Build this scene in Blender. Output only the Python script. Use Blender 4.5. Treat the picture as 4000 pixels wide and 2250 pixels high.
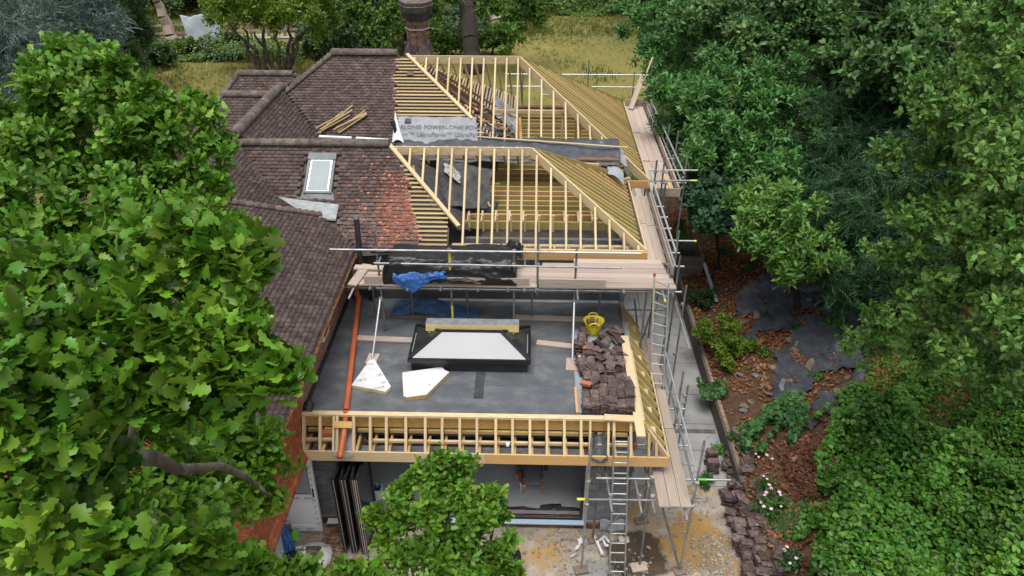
import bpy, bmesh, math, random
import numpy as np
from mathutils import Vector, Matrix
random.seed(7); RNG = np.random.default_rng(7)
for o in list(bpy.data.objects): bpy.data.objects.remove(o)
SC = bpy.context.scene; COL = SC.collection
# ------------------------------------------------------------------ camera
F, CX, CY = 2888.0, 2000.0, 1125.0          # focal length and centre in photo pixels (4000 wide)
PITCH, YAW, CAMH = math.radians(32.32), math.radians(1.483), 12.5
cd = bpy.data.cameras.new('camera'); cam = bpy.data.objects.new('camera', cd); COL.objects.link(cam)
cd.sensor_width = 36.0; cd.lens = 36.0 * F / 4000.0; cd.clip_start = 0.1; cd.clip_end = 1500
cam.location = (0, 0, CAMH); cam.rotation_euler = (math.pi/2 - PITCH, 0, YAW); SC.camera = cam
# ------------------------------------------------------------------ sky, sun, exposure (bright overcast)
W = bpy.data.worlds.new('World'); SC.world = W; W.use_nodes = True
wn = W.node_tree; bgn = wn.nodes['Background']
sky = wn.nodes.new('ShaderNodeTexSky'); sky.sky_type = 'NISHITA'; sky.sun_disc = False
sky.sun_elevation = math.radians(74); sky.sun_rotation = math.radians(150)
sky.air_density = 1.0; sky.dust_density = 4.0; sky.ozone_density = 1.0; sky.altitude = 100
hs = wn.nodes.new('ShaderNodeHueSaturation'); hs.inputs['Saturation'].default_value = 0.30
wn.links.new(sky.outputs[0], hs.inputs['Color']); wn.links.new(hs.outputs[0], bgn.inputs[0]); bgn.inputs[1].default_value = 0.105
sd = bpy.data.lights.new('sun', 'SUN'); sd.energy = 1.5; sd.angle = math.radians(38); sd.color = (1.0, 0.965, 0.91)
so = bpy.data.objects.new('sun', sd); COL.objects.link(so)
so.rotation_euler = (math.radians(16), 0, math.radians(-30)); so.location = (0, 0, 40)
vs = SC.view_settings; vs.view_transform = 'Standard'; vs.look = 'None'; vs.gamma = 1.0; vs.exposure = 0.80
SC.render.engine = 'CYCLES'
SC.cycles.max_bounces = 8; SC.cycles.transparent_max_bounces = 12

# ------------------------------------------------------------------ pixel -> world helpers
_cp, _sp, _cy, _sy = math.cos(PITCH), math.sin(PITCH), math.cos(YAW), math.sin(YAW)
CAM = Vector((0, 0, CAMH))
def ray(px, py):
    a = (px-CX)/F; b = (CY-py)/F
    y = _cp + b*_sp; z = -_sp + b*_cp
    return Vector((a*_cy - y*_sy, a*_sy + y*_cy, z))
def U(px, py, x=None, y=None, z=None, t=None):
    d = ray(px, py)
    if z is not None: k = (z-CAMH)/d.z
    elif y is not None: k = y/d.y
    elif x is not None: k = x/d.x
    else: k = t
    return CAM + d*k
def project(p):
    x = p[0]*_cy + p[1]*_sy; y = -p[0]*_sy + p[1]*_cy; z = p[2]-CAMH
    dep = y*_cp - z*_sp; up = y*_sp + z*_cp
    return (CX+F*x/dep, CY-F*up/dep, dep)
# ------------------------------------------------------------------ object helpers
def tag(o, label=None, cat=None, group=None, kind=None):
    if label: o['label'] = label
    if cat: o['category'] = cat
    if group: o['group'] = group
    if kind: o['kind'] = kind
    return o
def link(name, me, mt=None, parent=None):
    o = bpy.data.objects.new(name, me); COL.objects.link(o)
    if mt is not None and me is not None and not me.materials: me.materials.append(MAT[mt])
    if parent is not None: o.parent = parent
    return o
def empty(name, label, cat, loc=(0, 0, 0), group=None, rz=0):
    o = bpy.data.objects.new(name, None); COL.objects.link(o); o.location = loc; o.rotation_euler = (0, 0, rz)
    o.empty_display_size = .2
    return tag(o, label, cat, group)
def place(o, M):
    """set world matrix M, honouring an unrotated or rotated parent empty"""
    if o.parent is not None:
        pm = world_of(o.parent); M = pm.inverted() @ M
    o.matrix_basis = M
    return o
def world_of(o):
    M = o.matrix_basis.copy()
    return world_of(o.parent) @ M if o.parent else M
def mesh(name, v, f, smooth=False):
    me = bpy.data.meshes.new(name); me.from_pydata([tuple(p) for p in v], [], f); me.update()
    if smooth: me.polygons.foreach_set('use_smooth', [True]*len(me.polygons))
    return me
class MB:
    def __init__(s): s.v = []; s.f = []; s.rnd = []
    def add(s, v, f, r=None):
        n = len(s.v); s.v += [tuple(p) for p in v]; s.f += [tuple(i+n for i in q) for q in f]
        s.rnd += [random.random() if r is None else r]*len(f)
        return s
    def box(s, M, r=None):                    # unit cube -.5...5 through M
        return s.add([M @ Vector((x, y, z)) for x in (-.5, .5) for y in (-.5, .5) for z in (-.5, .5)], CUBEF, r)
    def bx(s, x0, x1, y0, y1, z0, z1, r=None):
        return s.add([(x, y, z) for x in (x0, x1) for y in (y0, y1) for z in (z0, z1)], CUBEF, r)
    def beam(s, p, q, w, h, up=(0, 0, 1), r=None): return s.box(beamM(p, q, w, h, up), r)
    def tube(s, p, q, r0, r1=None, n=8, cap=True):
        p = Vector(p); q = Vector(q); r1 = r0 if r1 is None else r1
        a, b = frame(q-p); v = []
        for c, r in ((p, r0), (q, r1)):
            for i in range(n):
                t = 2*math.pi*i/n; v.append(c+(a*math.cos(t)+b*math.sin(t))*r)
        f = [(i, (i+1) % n, n+(i+1) % n, n+i) for i in range(n)]
        if cap: f += [tuple(range(n-1, -1, -1)), tuple(range(n, 2*n))]
        return s.add(v, f)
    def poly(s, pts, r=None): return s.add(pts, [tuple(range(len(pts)))], r)
    def prism(s, pts, d, r=None):             # polygon extruded by vector d
        d = Vector(d); n = len(pts); pts = [Vector(p) for p in pts]
        return s.add(pts+[p+d for p in pts], [tuple(range(n-1, -1, -1)), tuple(range(n, 2*n))]+[(i, (i+1) % n, n+(i+1) % n, n+i) for i in range(n)], r)
    def build(s, name, mt, parent=None, smooth=False, bevel=0):
        me = mesh(name, s.v, s.f, smooth)
        bm = bmesh.new(); bm.from_mesh(me); bmesh.ops.recalc_face_normals(bm, faces=bm.faces)
        same = len(bm.faces) == len(s.rnd)
        bm.to_mesh(me); bm.free()
        if same and s.rnd:
            a = me.attributes.new('rnd', 'FLOAT', 'FACE'); a.data.foreach_set('value', s.rnd)
        o = link(name, me, mt)
        if parent is not None: o.parent = parent; o.matrix_parent_inverse = Matrix.Identity(4); place(o, Matrix.Identity(4))
        if bevel:
            m = o.modifiers.new('bevel', 'BEVEL'); m.width = bevel; m.segments = 2; m.limit_method = 'ANGLE'
        return o
CUBEF = [(0, 1, 3, 2), (4, 6, 7, 5), (0, 4, 5, 1), (2, 3, 7, 6), (0, 2, 6, 4), (1, 5, 7, 3)]
def frame(d):
    d = Vector(d).normalized(); u = Vector((0, 0, 1)) if abs(d.z) < .95 else Vector((0, 1, 0))
    a = d.cross(u).normalized(); b = a.cross(d).normalized()
    return a, b
def beamM(p, q, w, h, up=(0, 0, 1)):
    p = Vector(p); q = Vector(q); d = q-p; L = d.length; d.normalize(); up = Vector(up)
    a = up.cross(d)
    if a.length < 1e-4: a = Vector((1, 0, 0)).cross(d)
    a.normalize(); b = d.cross(a).normalized()
    R = Matrix((d, a, b)).transposed().to_4x4()
    return Matrix.Translation((p+q)/2) @ R @ Matrix.Diagonal((L, w, h, 1))
_unit = {}
def unit_mesh(kind, mt):
    k = (kind, mt)
    if k in _unit: return _unit[k]
    if kind == 'beam':
        me = mesh('beam', [(x, y, z) for x in (-.5, .5) for y in (-.5, .5) for z in (-.5, .5)], CUBEF)
        bm = bmesh.new(); bm.from_mesh(me); bmesh.ops.recalc_face_normals(bm, faces=bm.faces); bm.to_mesh(me); bm.free()
    else:
        n = 10; v = []
        for z in (0, 1):
            for i in range(n): v.append((math.cos(2*math.pi*i/n), math.sin(2*math.pi*i/n), z))
        for i in range(n): v.append((.8*math.cos(2*math.pi*i/n), .8*math.sin(2*math.pi*i/n), 1))
        for i in range(n): v.append((.8*math.cos(2*math.pi*i/n), .8*math.sin(2*math.pi*i/n), .97))
        f = [(i, (i+1) % n, n+(i+1) % n, n+i) for i in range(n)]+[(n+i, n+(i+1) % n, 2*n+(i+1) % n, 2*n+i) for i in range(n)]
        f += [(2*n+i, 2*n+(i+1) % n, 3*n+(i+1) % n, 3*n+i) for i in range(n)]+[tuple(range(n-1, -1, -1)), tuple(range(3*n, 4*n))]
        me = mesh('tube', v, f)
        for p in me.polygons[:n]: p.use_smooth = True
    me.materials.append(MAT[mt]); _unit[k] = me
    return me
def beam(name, p, q, w, h, mt, parent=None, up=(0, 0, 1)):
    o = bpy.data.objects.new(name, unit_mesh('beam', mt)); COL.objects.link(o)
    o.parent = parent
    return place(o, beamM(p, q, w, h, up))
def tubeM(p, q, r):
    p = Vector(p); q = Vector(q); d = q-p; L = d.length; a, b = frame(d)
    return Matrix.Translation(p) @ Matrix((a, b, d.normalized())).transposed().to_4x4() @ Matrix.Diagonal((r, r, L, 1))
def tube(name, p, q, r, mt, parent=None):
    o = bpy.data.objects.new(name, unit_mesh('tube', mt)); COL.objects.link(o); o.parent = parent
    return place(o, tubeM(p, q, r))
def np_mesh(name, V, Fc, rnd=None, mt=None, smooth=False):
    """V (n,3) array, Fc list of (m,k) int arrays"""
    me = bpy.data.meshes.new(name); me.vertices.add(len(V)); me.vertices.foreach_set('co', np.ascontiguousarray(V, dtype=np.float32).ravel())
    loops = np.concatenate([f.ravel() for f in Fc]); tot = np.concatenate([np.full(len(f), f.shape[1]) for f in Fc])
    st = np.concatenate([[0], np.cumsum(tot)[:-1]])
    me.loops.add(len(loops)); me.loops.foreach_set('vertex_index', loops.astype(np.int32))
    me.polygons.add(len(tot)); me.polygons.foreach_set('loop_start', st.astype(np.int32)); me.polygons.foreach_set('loop_total', tot.astype(np.int32))
    if smooth: me.polygons.foreach_set('use_smooth', np.ones(len(tot), bool))
    me.update(calc_edges=True)
    if rnd is not None:
        a = me.attributes.new('rnd', 'FLOAT', 'POINT'); a.data.foreach_set('value', np.ascontiguousarray(rnd, dtype=np.float32))
    if mt: me.materials.append(MAT[mt])
    return me
def scatter_mesh(name, T, TF, P, R, S, rnd, mt, smooth=True):
    """template verts T (k,3) with faces TF copied to positions P with frames R (n,3,3: columns) and scales S"""
    n, k = len(P), len(T)
    V = np.einsum('nij,kj->nki', R, T)*np.asarray(S).reshape(n, 1, -1) + P[:, None, :]
    by = {}
    for f in TF: by.setdefault(len(f), []).append(f)
    Fc = [(np.array(fs)[None]+(np.arange(n)*k)[:, None, None]).reshape(-1, m) for m, fs in by.items()]
    return np_mesh(name, V.reshape(-1, 3), Fc, np.repeat(rnd, k), mt, smooth)
def frames(Y, N):
    """rows Y: leaf axis, N: approx normal -> (n,3,3) with columns x,y,z"""
    Y = Y/np.linalg.norm(Y, axis=1, keepdims=True); X = np.cross(Y, N); X /= np.linalg.norm(X, axis=1, keepdims=True)+1e-9
    Z = np.cross(X, Y)
    return np.stack([X, Y, Z], axis=2)
def vnoise(x, y, s=1.0, seed=0):
    """cheap smooth 2-D noise from summed sines, works on arrays"""
    r = 0
    for i, (a, b, c) in enumerate(((1.0, .37, .3), (-.53, 1.13, 1.7), (1.71, -1.37, 4.1), (2.9, 2.3, 2.2), (-4.3, 3.7, 5.5))):
        r = r + np.sin((a*x+b*y)*s+c+seed*1.93+i*seed)*(.5, .45, .28, .17, .1)[i]
    return r
# ------------------------------------------------------------------ materials
MAT = {}
def mat(name, cols, scale=4, rough=.8, bump=0, stretch=(1, 1, 1), coord='world', var=0, detail=6, spec=.4, metal=0, bscale=None, fine=None, translucent=0, hue=0, attr=True, stops=None, coat=0, mix2=None, noise_rough=.6, brick=None, distort=0):
    m = bpy.data.materials.new(name); m.use_nodes = True; nt = m.node_tree; N = nt.nodes; L = nt.links
    b = N['Principled BSDF']; out = N['Material Output']
    b.inputs['Roughness'].default_value = rough; b.inputs['Metallic'].default_value = metal
    b.inputs['Specular IOR Level'].default_value = spec
    if coat: b.inputs['Coat Weight'].default_value = coat
    if coord == 'world': g = N.new('ShaderNodeNewGeometry'); src = g.outputs['Position']
    else: g = N.new('ShaderNodeTexCoord'); src = g.outputs['Object']
    mp = N.new('ShaderNodeMapping'); mp.inputs['Scale'].default_value = stretch; L.new(src, mp.inputs['Vector'])
    oi = N.new('ShaderNodeObjectInfo')
    if coord == 'object':      # a different patch of grain for every piece
        cmb = N.new('ShaderNodeVectorMath'); cmb.operation = 'SCALE'; cmb.inputs[0].default_value = (37, 23, 51)
        L.new(oi.outputs['Random'], cmb.inputs['Scale']); L.new(cmb.outputs[0], mp.inputs['Location'])
    tx = N.new('ShaderNodeTexNoise'); tx.inputs['Scale'].default_value = scale; tx.inputs['Detail'].default_value = detail
    tx.inputs['Roughness'].default_value = noise_rough; tx.inputs['Distortion'].default_value = distort
    L.new(mp.outputs[0], tx.inputs['Vector'])
    rp = N.new('ShaderNodeValToRGB'); el = rp.color_ramp.elements
    n = len(cols); st = stops or [0.3+0.4*i/max(1, n-1) for i in range(n)]
    while len(el) < n: el.new(.5)
    for e, c, p in zip(el, cols, st): e.position = p; e.color = (*c, 1)
    L.new(tx.outputs['Fac'], rp.inputs[0]); colr = rp.outputs[0]
    if mix2:   # (colour, scale, threshold, softness) second layer of blotches
        c2, s2, th, sf = mix2
        t2 = N.new('ShaderNodeTexNoise'); t2.inputs['Scale'].default_value = s2; t2.inputs['Detail'].default_value = 8; t2.inputs['Roughness'].default_value = .65
        L.new(src, t2.inputs['Vector']); mr = N.new('ShaderNodeMapRange'); mr.inputs['From Min'].default_value = th; mr.inputs['From Max'].default_value = th+sf
        L.new(t2.outputs['Fac'], mr.inputs['Value'])
        mx = N.new('ShaderNodeMix'); mx.data_type = 'RGBA'; L.new(mr.outputs[0], mx.inputs['Factor']); L.new(colr, mx.inputs['A']); mx.inputs['B'].default_value = (*c2, 1); colr = mx.outputs['Result']
    if var or hue:
        at = N.new('ShaderNodeAttribute'); at.attribute_name = 'rnd'
        ad = N.new('ShaderNodeMath'); ad.operation = 'ADD'; L.new(oi.outputs['Random'], ad.inputs[0]); L.new(at.outputs['Fac'], ad.inputs[1])
        fr = N.new('ShaderNodeMath'); fr.operation = 'FRACT'; L.new(ad.outputs[0], fr.inputs[0])
        hv = N.new('ShaderNodeHueSaturation'); mr = N.new('ShaderNodeMapRange'); mr.inputs['To Min'].default_value = 1-var; mr.inputs['To Max'].default_value = 1+var
        L.new(fr.outputs[0], mr.inputs['Value']); L.new(mr.outputs[0], hv.inputs['Value']); L.new(colr, hv.inputs['Color'])
        if hue:
            m5 = N.new('ShaderNodeMath'); m5.operation = 'MULTIPLY'; m5.inputs[1].default_value = 7.31; L.new(fr.outputs[0], m5.inputs[0])
            f2 = N.new('ShaderNodeMath'); f2.operation = 'FRACT'; L.new(m5.outputs[0], f2.inputs[0])
            mh = N.new('ShaderNodeMapRange'); mh.inputs['To Min'].default_value = .5-hue; mh.inputs['To Max'].default_value = .5+hue
            L.new(f2.outputs[0], mh.inputs['Value']); L.new(mh.outputs[0], hv.inputs['Hue'])
        colr = hv.outputs[0]
    L.new(colr, b.inputs['Base Color'])
    if bump:
        bp = N.new('ShaderNodeBump'); bp.inputs['Strength'].default_value = bump; bp.inputs['Distance'].default_value = .02
        t3 = N.new('ShaderNodeTexNoise'); t3.inputs['Scale'].default_value = bscale or scale*4; t3.inputs['Detail'].default_value = 5
        L.new(mp.outputs[0], t3.inputs['Vector']); L.new(t3.outputs['Fac'], bp.inputs['Height']); L.new(bp.outputs[0], b.inputs['Normal'])
    if translucent:
        tr = N.new('ShaderNodeBsdfTranslucent'); ms = N.new('ShaderNodeMixShader'); ms.inputs[0].default_value = translucent
        L.new(colr, tr.inputs['Color']); L.new(b.outputs[0], ms.inputs[1]); L.new(tr.outputs[0], ms.inputs[2]); L.new(ms.outputs[0], out.inputs['Surface'])
    MAT[name] = m
    return m
# timber
mat('pine', [(.46, .34, .175), (.58, .455, .265), (.66, .545, .35)], 3, .7, .25, (1.5, 9, 9), 'object', var=.14, hue=.008)
mat('treated', [(.34, .245, .085), (.48, .36, .135), (.59, .465, .21)], 3, .7, .25, (1.5, 9, 9), 'object', var=.22, hue=.014)
mat('orange_pine', [(.46, .25, .09), (.60, .36, .15), (.68, .44, .21)], 3, .7, .2, (1.5, 9, 9), 'object', var=.16, hue=.01)
mat('osb', [(.40, .23, .06), (.60, .38, .12), (.72, .52, .23)], 30, .8, .3, (1, 1, 2.5), 'world', detail=3)
mat('batten', [(.30, .21, .10), (.43, .315, .16), (.52, .40, .22)], 3, .8, .2, (1, 6, 6), 'object', var=.22, hue=.01)
mat('old_timber', [(.08, .045, .025), (.16, .09, .05), (.24, .14, .08)], 6, .9, .4, (1, 5, 5), 'object', var=.25)
mat('board', [(.30, .23, .185), (.42, .335, .28), (.52, .43, .37)], 3, .85, .3, (1.2, 7, 7), 'object', var=.14, hue=.01, mix2=((.20, .16, .14), 2.2, .60, .14))
mat('board_dark', [(.14, .10, .08), (.22, .165, .13), (.30, .23, .19)], 3, .9, .3, (1.2, 7, 7), 'object', var=.15)
# roof
mat('tile', [(.075, .052, .047), (.115, .082, .074), (.160, .122, .110)], 5, .9, .5, var=.24, hue=.012, bscale=60, mix2=((.33, .30, .27), 9, .71, .05))
mat('ridge', [(.06, .048, .042), (.115, .093, .078), (.19, .16, .135)], 7, .92, .6, (1, 1, 1), var=.2, bscale=40, mix2=((.15, .15, .075), 5, .60, .12))
mat('red_tile', [(.30, .075, .036), (.40, .11, .05), (.46, .15, .075)], 9, .85, .4, var=.2, hue=.012)
mat('shard', [(.30, .10, .055), (.40, .14, .08), (.28, .15, .11)], 20, .9, .3, var=.4, hue=.015)
mat('moss', [(.06, .04, .015), (.11, .075, .03), (.10, .09, .03)], 30, 1, .8, var=.3)
mat('felt', [(.07, .06, .055), (.11, .095, .085)], 6, .9, .3)
mat('lead', [(.22, .235, .245), (.30, .315, .325), (.40, .41, .41)], 6, .5, .6, (1, 3, 1), metal=0, bscale=10)
mat('membrane_mid', [(.045, .046, .048), (.070, .071, .074), (.11, .108, .104)], 3, .55, .8, bscale=18, mix2=((.10, .07, .05), 2.2, .60, .12))
mat('membrane_blue', [(.042, .047, .057), (.062, .068, .080), (.098, .104, .117)], 3, .42, .7, bscale=14)
mat('membrane_grey', [(.21, .22, .24), (.27, .28, .30), (.34, .35, .37)], 3, .75, .5, bscale=18)
mat('membrane_black', [(.030, .032, .036), (.046, .049, .055), (.080, .084, .092)], 3, .45, .8, bscale=16)
mat('rubber', [(.068, .075, .084), (.102, .110, .121), (.165, .174, .184)], 1.6, .55, .15, (1, 1.6, 1), mix2=((.21, .215, .215), 1.1, .54, .2), bscale=30, noise_rough=.7)
mat('black_frame', [(.012, .012, .013), (.02, .02, .021)], 5, .25, 0, spec=.5)
mat('glass_dark', [(.02, .022, .024), (.04, .042, .045)], 2, .06, 0, spec=.6)
mat('glass_pale', [(.17, .215, .23), (.23, .275, .29)], 1, .2, 0, spec=.35)  # pale blue-grey base colour stands in for sky reflected in the roof window
mat('white_film', [(.50, .515, .54), (.55, .56, .58)], .8, .3, 0, translucent=.35)
mat('foil', [(.58, .58, .59), (.70, .70, .70)], 6, .4, .15)
mat('foam', [(.66, .48, .18), (.74, .58, .27)], 20, .9, .3)
mat('foam_yellow', [(.76, .60, .24), (.82, .68, .34)], 12, .85, .2)
mat('foam_brown', [(.42, .26, .09), (.58, .40, .17)], 25, .9, .4)
# masonry
mat('block', [(.125, .138, .150), (.18, .193, .205), (.24, .248, .255)], 7, .95, .5, var=.12, bscale=80)
mat('mortar', [(.28, .26, .23), (.40, .37, .33)], 20, .95, .4)
mat('mortar_dark', [(.13, .12, .11), (.20, .185, .17)], 20, .95, .4)
mat('brick', [(.20, .10, .065), (.29, .16, .10), (.36, .23, .15)], 14, .9, .5, var=.28, hue=.015, bscale=90)
mat('brick_dark', [(.085, .045, .033), (.15, .078, .055), (.23, .13, .09)], 9, .92, .5, var=.32, hue=.015, bscale=90)
mat('soot', [(.030, .026, .025), (.055, .046, .042), (.10, .085, .078)], 6, .95, .5, var=.3)
mat('render', [(.42, .41, .37), (.56, .55, .50)], 9, .95, .4)
mat('screed', [(.34, .345, .35), (.43, .435, .44), (.50, .505, .505)], 1.4, .85, .15, noise_rough=.7)
mat('concrete', [(.22, .22, .215), (.30, .30, .29), (.37, .365, .35)], 1.2, .9, .25, bscale=50, mix2=((.12, .115, .11), 2.0, .60, .15))
mat('concrete_dark', [(.075, .065, .055), (.13, .115, .10)], 3, .95, .4)
# ground
mat('yard', [(.20, .165, .125), (.34, .295, .24), (.46, .42, .36)], 2.3, .95, .7, bscale=55, mix2=((.40, .25, .085), .8, .52, .12), noise_rough=.75)
mat('stone', [(.20, .175, .14), (.30, .265, .22), (.40, .37, .325)], 8, .95, .5, var=.2)
mat('rock', [(.105, .08, .055), (.18, .14, .10), (.26, .215, .165)], 9, .98, .9, var=.25, bscale=25)
mat('slate', [(.13, .143, .155), (.20, .213, .225)], 5, .6, .3)
mat('soil', [(.045, .026, .016), (.095, .052, .030), (.16, .092, .055)], 5, 1, .8, bscale=40, noise_rough=.8, mix2=((.055, .06, .025), .9, .54, .15))
mat('dead_leaf', [(.16, .055, .022), (.27, .10, .04), (.36, .16, .065)], 3, .8, 0, var=.35, hue=.02)
mat('grass', [(.105, .118, .024), (.185, .160, .040), (.255, .198, .066)], .22, 1, .6, bscale=9, noise_rough=.75, mix2=((.055, .085, .018), .11, .50, .22))
mat('grass_blade', [(.08, .13, .022), (.15, .18, .038), (.23, .22, .075)], .35, .8, 0, var=.25, hue=.02, translucent=.3)
# metal & plastics
mat('galv', [(.24, .25, .26), (.36, .37, .38), (.47, .48, .49)], 6, .42, .1, metal=.65, var=.15)
mat('galv_old', [(.13, .135, .14), (.20, .205, .21), (.27, .275, .28)], 6, .6, .1, metal=.4, var=.2)
mat('galv_bright', [(.50, .51, .52), (.62, .63, .64)], 6, .35, .05, metal=.6, var=.1)
mat('alu', [(.45, .47, .49), (.56, .58, .60)], 6, .4, .05, metal=.55)
mat('coupler', [(.30, .30, .30), (.46, .46, .45)], 20, .5, .2, metal=.6, var=.2)
mat('yellow_paint', [(.66, .58, .04), (.76, .68, .08)], 5, .5, 0)
mat('yellow_plastic', [(.70, .60, .015), (.78, .68, .02)], 4, .35, 0)
mat('red_plastic', [(.55, .05, .03), (.62, .07, .05)], 4, .4, 0)
mat('orange_pipe', [(.42, .10, .035), (.52, .14, .055)], 4, .4, .05)
mat('black_pipe', [(.018, .018, .019), (.03, .03, .031)], 4, .4, .05)
mat('black_tarp', [(.008, .008, .009), (.016, .016, .018)], 3, .33, .2, bscale=7, spec=.4)
mat('blue_tarp', [(.018, .065, .22), (.03, .11, .34), (.05, .16, .42)], 3, .38, .5, bscale=16)
mat('blue_tarp_dull', [(.022, .065, .15), (.035, .10, .22), (.06, .15, .28)], 3, .5, .4, bscale=12)
mat('white_pvc', [(.74, .75, .77), (.80, .81, .83)], 3, .35, 0)
mat('white_bag', [(.48, .47, .44), (.60, .59, .55)], 4, .7, .4, bscale=14)
mat('ink_blue', [(.03, .05, .30), (.04, .07, .36)], 4, .5, 0)
mat('ink_purple', [(.20, .12, .26), (.25, .16, .30)], 4, .5, 0)
mat('ink_grey', [(.115, .12, .135), (.13, .135, .15)], 4, .7, 0)
mat('pale_blue', [(.42, .56, .72), (.52, .66, .80)], 6, .35, 0)
mat('fabric_grey', [(.13, .125, .14), (.18, .175, .19)], 40, 1, .3)
mat('chair_leg', [(.42, .17, .05), (.50, .23, .08)], 6, .5, 0)
mat('green_plastic', [(.14, .48, .06), (.20, .58, .10)], 4, .4, .3)
mat('fence_wood', [(.13, .115, .09), (.20, .18, .14), (.27, .245, .20)], 4, .95, .4, (1, 5, 5), 'object', var=.15)
mat('tarp_pale', [(.24, .27, .29), (.33, .36, .385)], 2, .6, .4)
# plants
def leafmat(name, cols, var=.3, hue=.015, tr=.3, rough=.45, sc=3): mat(name, cols, sc, rough, 0, var=var, hue=hue, translucent=tr, spec=.35)
leafmat('oak_leaf', [(.058, .150, .014), (.108, .240, .021), (.180, .335, .031)], .45, .020, .26, .38, 1.3)
leafmat('oak_leaf_small', [(.060, .150, .016), (.110, .240, .023), (.182, .335, .033)], .45, .018, .28, .40, 1.2)
leafmat('laurel_leaf', [(.042, .130, .030), (.075, .200, .045), (.130, .280, .075)], .35, .015, .25, .34, 1)
leafmat('laurel_yellow', [(.068, .165, .030), (.120, .245, .046), (.180, .325, .078)], .35, .02, .25, .36, 1)
leafmat('yew_leaf', [(.022, .066, .026), (.042, .108, .040), (.078, .160, .058)], .4, .012, .15, .6, .8)
leafmat('beech_leaf', [(.052, .125, .034), (.092, .190, .052), (.150, .265, .085)], .42, .018, .3, .4, .7)
leafmat('ivy_leaf', [(.052, .155, .020), (.092, .235, .030), (.150, .320, .045)], .4, .02, .3, .42, .6)
leafmat('beech_bright', [(.068, .160, .030), (.120, .240, .048), (.185, .320, .080)], .42, .018, .3, .4, .7)
leafmat('fig_leaf', [(.030, .085, .040), (.055, .130, .062), (.080, .165, .080)], .3, .012, .25, .45, 1)
leafmat('golden_leaf', [(.075, .140, .012), (.125, .205, .018), (.180, .270, .025)], .4, .02, .3, .45, 1.5)
leafmat('dark_bush_leaf', [(.022, .055, .014), (.040, .085, .022)], .35, .015, .2, .5, 1.5)
leafmat('bramble_leaf', [(.032, .100, .030), (.062, .155, .040), (.105, .220, .055)], .35, .02, .25, .45, 1)
leafmat('tree_leaf', [(.050, .110, .020), (.085, .165, .026), (.130, .220, .035)], .4, .02, .3, .5, .25)
leafmat('tree_leaf_dark', [(.022, .052, .014), (.042, .085, .022), (.070, .120, .032)], .4, .02, .25, .5, .25)
leafmat('cedar_leaf', [(.060, .095, .080), (.090, .135, .112), (.130, .185, .150)], .3, .015, .15, .6, .3)
leafmat('lime_leaf', [(.085, .160, .018), (.150, .235, .024), (.21, .29, .035)], .4, .02, .35, .5, .25)
leafmat('brown_leaf', [(.105, .040, .022), (.17, .070, .038), (.22, .10, .055)], .35, .02, .2, .7, 2)
mat('petal', [(.68, .40, .50), (.80, .56, .64)], 8, .7, 0, var=.12)
mat('flower_pale', [(.46, .44, .36), (.56, .54, .44)], 8, .8, 0, var=.12)
mat('acorn', [(.28, .34, .10), (.40, .44, .17)], 8, .5, 0, var=.15)
mat('bark', [(.050, .040, .032), (.10, .08, .064), (.17, .145, .12)], 6, .95, .8, (1, 1, .3), bscale=20, mix2=((.17, .18, .15), 5, .60, .1))
mat('bark_dark', [(.022, .018, .015), (.045, .036, .030)], 6, .95, .8, (1, 1, .3), bscale=20)
mat('lichen', [(.40, .22, .015), (.52, .32, .03)], 20, 1, .6)
mat('bark_pale', [(.24, .19, .14), (.38, .32, .25)], 5, .95, .6, (1, 1, .3))
mat('cat_fur', [(.28, .095, .03), (.40, .15, .05)], 14, .9, .3, (1, 3, 1))
mat('cat_white', [(.70, .67, .62), (.78, .76, .72)], 14, .9, .3)

def stain(name, centre, rad, col, rough, nscale=2.2, amp=.75, strength=1.0):
    """a wet or cement stain of irregular outline added to a ground material"""
    m = MAT[name]; nt = m.node_tree; N = nt.nodes; L = nt.links; b = N['Principled BSDF']; src = b.inputs['Base Color'].links[0].from_socket
    g = N.new('ShaderNodeNewGeometry'); mp = N.new('ShaderNodeMapping'); mp.vector_type = 'POINT'; mp.inputs['Location'].default_value = (-centre[0]/rad[0], -centre[1]/rad[1], 0); mp.inputs['Scale'].default_value = (1/rad[0], 1/rad[1], 0)
    L.new(g.outputs['Position'], mp.inputs['Vector']); ln = N.new('ShaderNodeVectorMath'); ln.operation = 'LENGTH'; L.new(mp.outputs[0], ln.inputs[0])
    t = N.new('ShaderNodeTexNoise'); t.inputs['Scale'].default_value = nscale; t.inputs['Detail'].default_value = 8; t.inputs['Roughness'].default_value = .65; L.new(g.outputs['Position'], t.inputs['Vector'])
    ma = N.new('ShaderNodeMath'); ma.operation = 'MULTIPLY_ADD'; ma.inputs[1].default_value = amp*2; L.new(t.outputs['Fac'], ma.inputs[0]); L.new(ln.outputs['Value'], ma.inputs[2])
    mr = N.new('ShaderNodeMapRange'); mr.inputs['From Min'].default_value = 1+amp+.10; mr.inputs['From Max'].default_value = 1+amp-.10; mr.inputs['To Max'].default_value = strength; L.new(ma.outputs[0], mr.inputs['Value'])
    mx = N.new('ShaderNodeMix'); mx.data_type = 'RGBA'; mx.blend_type = 'MULTIPLY' if col[0] < .5 and rough < .5 else 'MIX'; L.new(mr.outputs[0], mx.inputs['Factor']); L.new(src, mx.inputs['A']); mx.inputs['B'].default_value = (*col, 1); L.new(mx.outputs['Result'], b.inputs['Base Color'])
    r = N.new('ShaderNodeMix'); r.data_type = 'FLOAT'; L.new(mr.outputs[0], r.inputs[0]); old = b.inputs['Roughness']
    if old.links: L.new(old.links[0].from_socket, r.inputs[2])
    else: r.inputs[2].default_value = old.default_value
    r.inputs[3].default_value = rough; L.new(r.outputs[0], old)
stain('tile', (-3.0, 15.0), (.42, .62), (.24, .10, .065), .95, 13, 2.2, .6)
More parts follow.
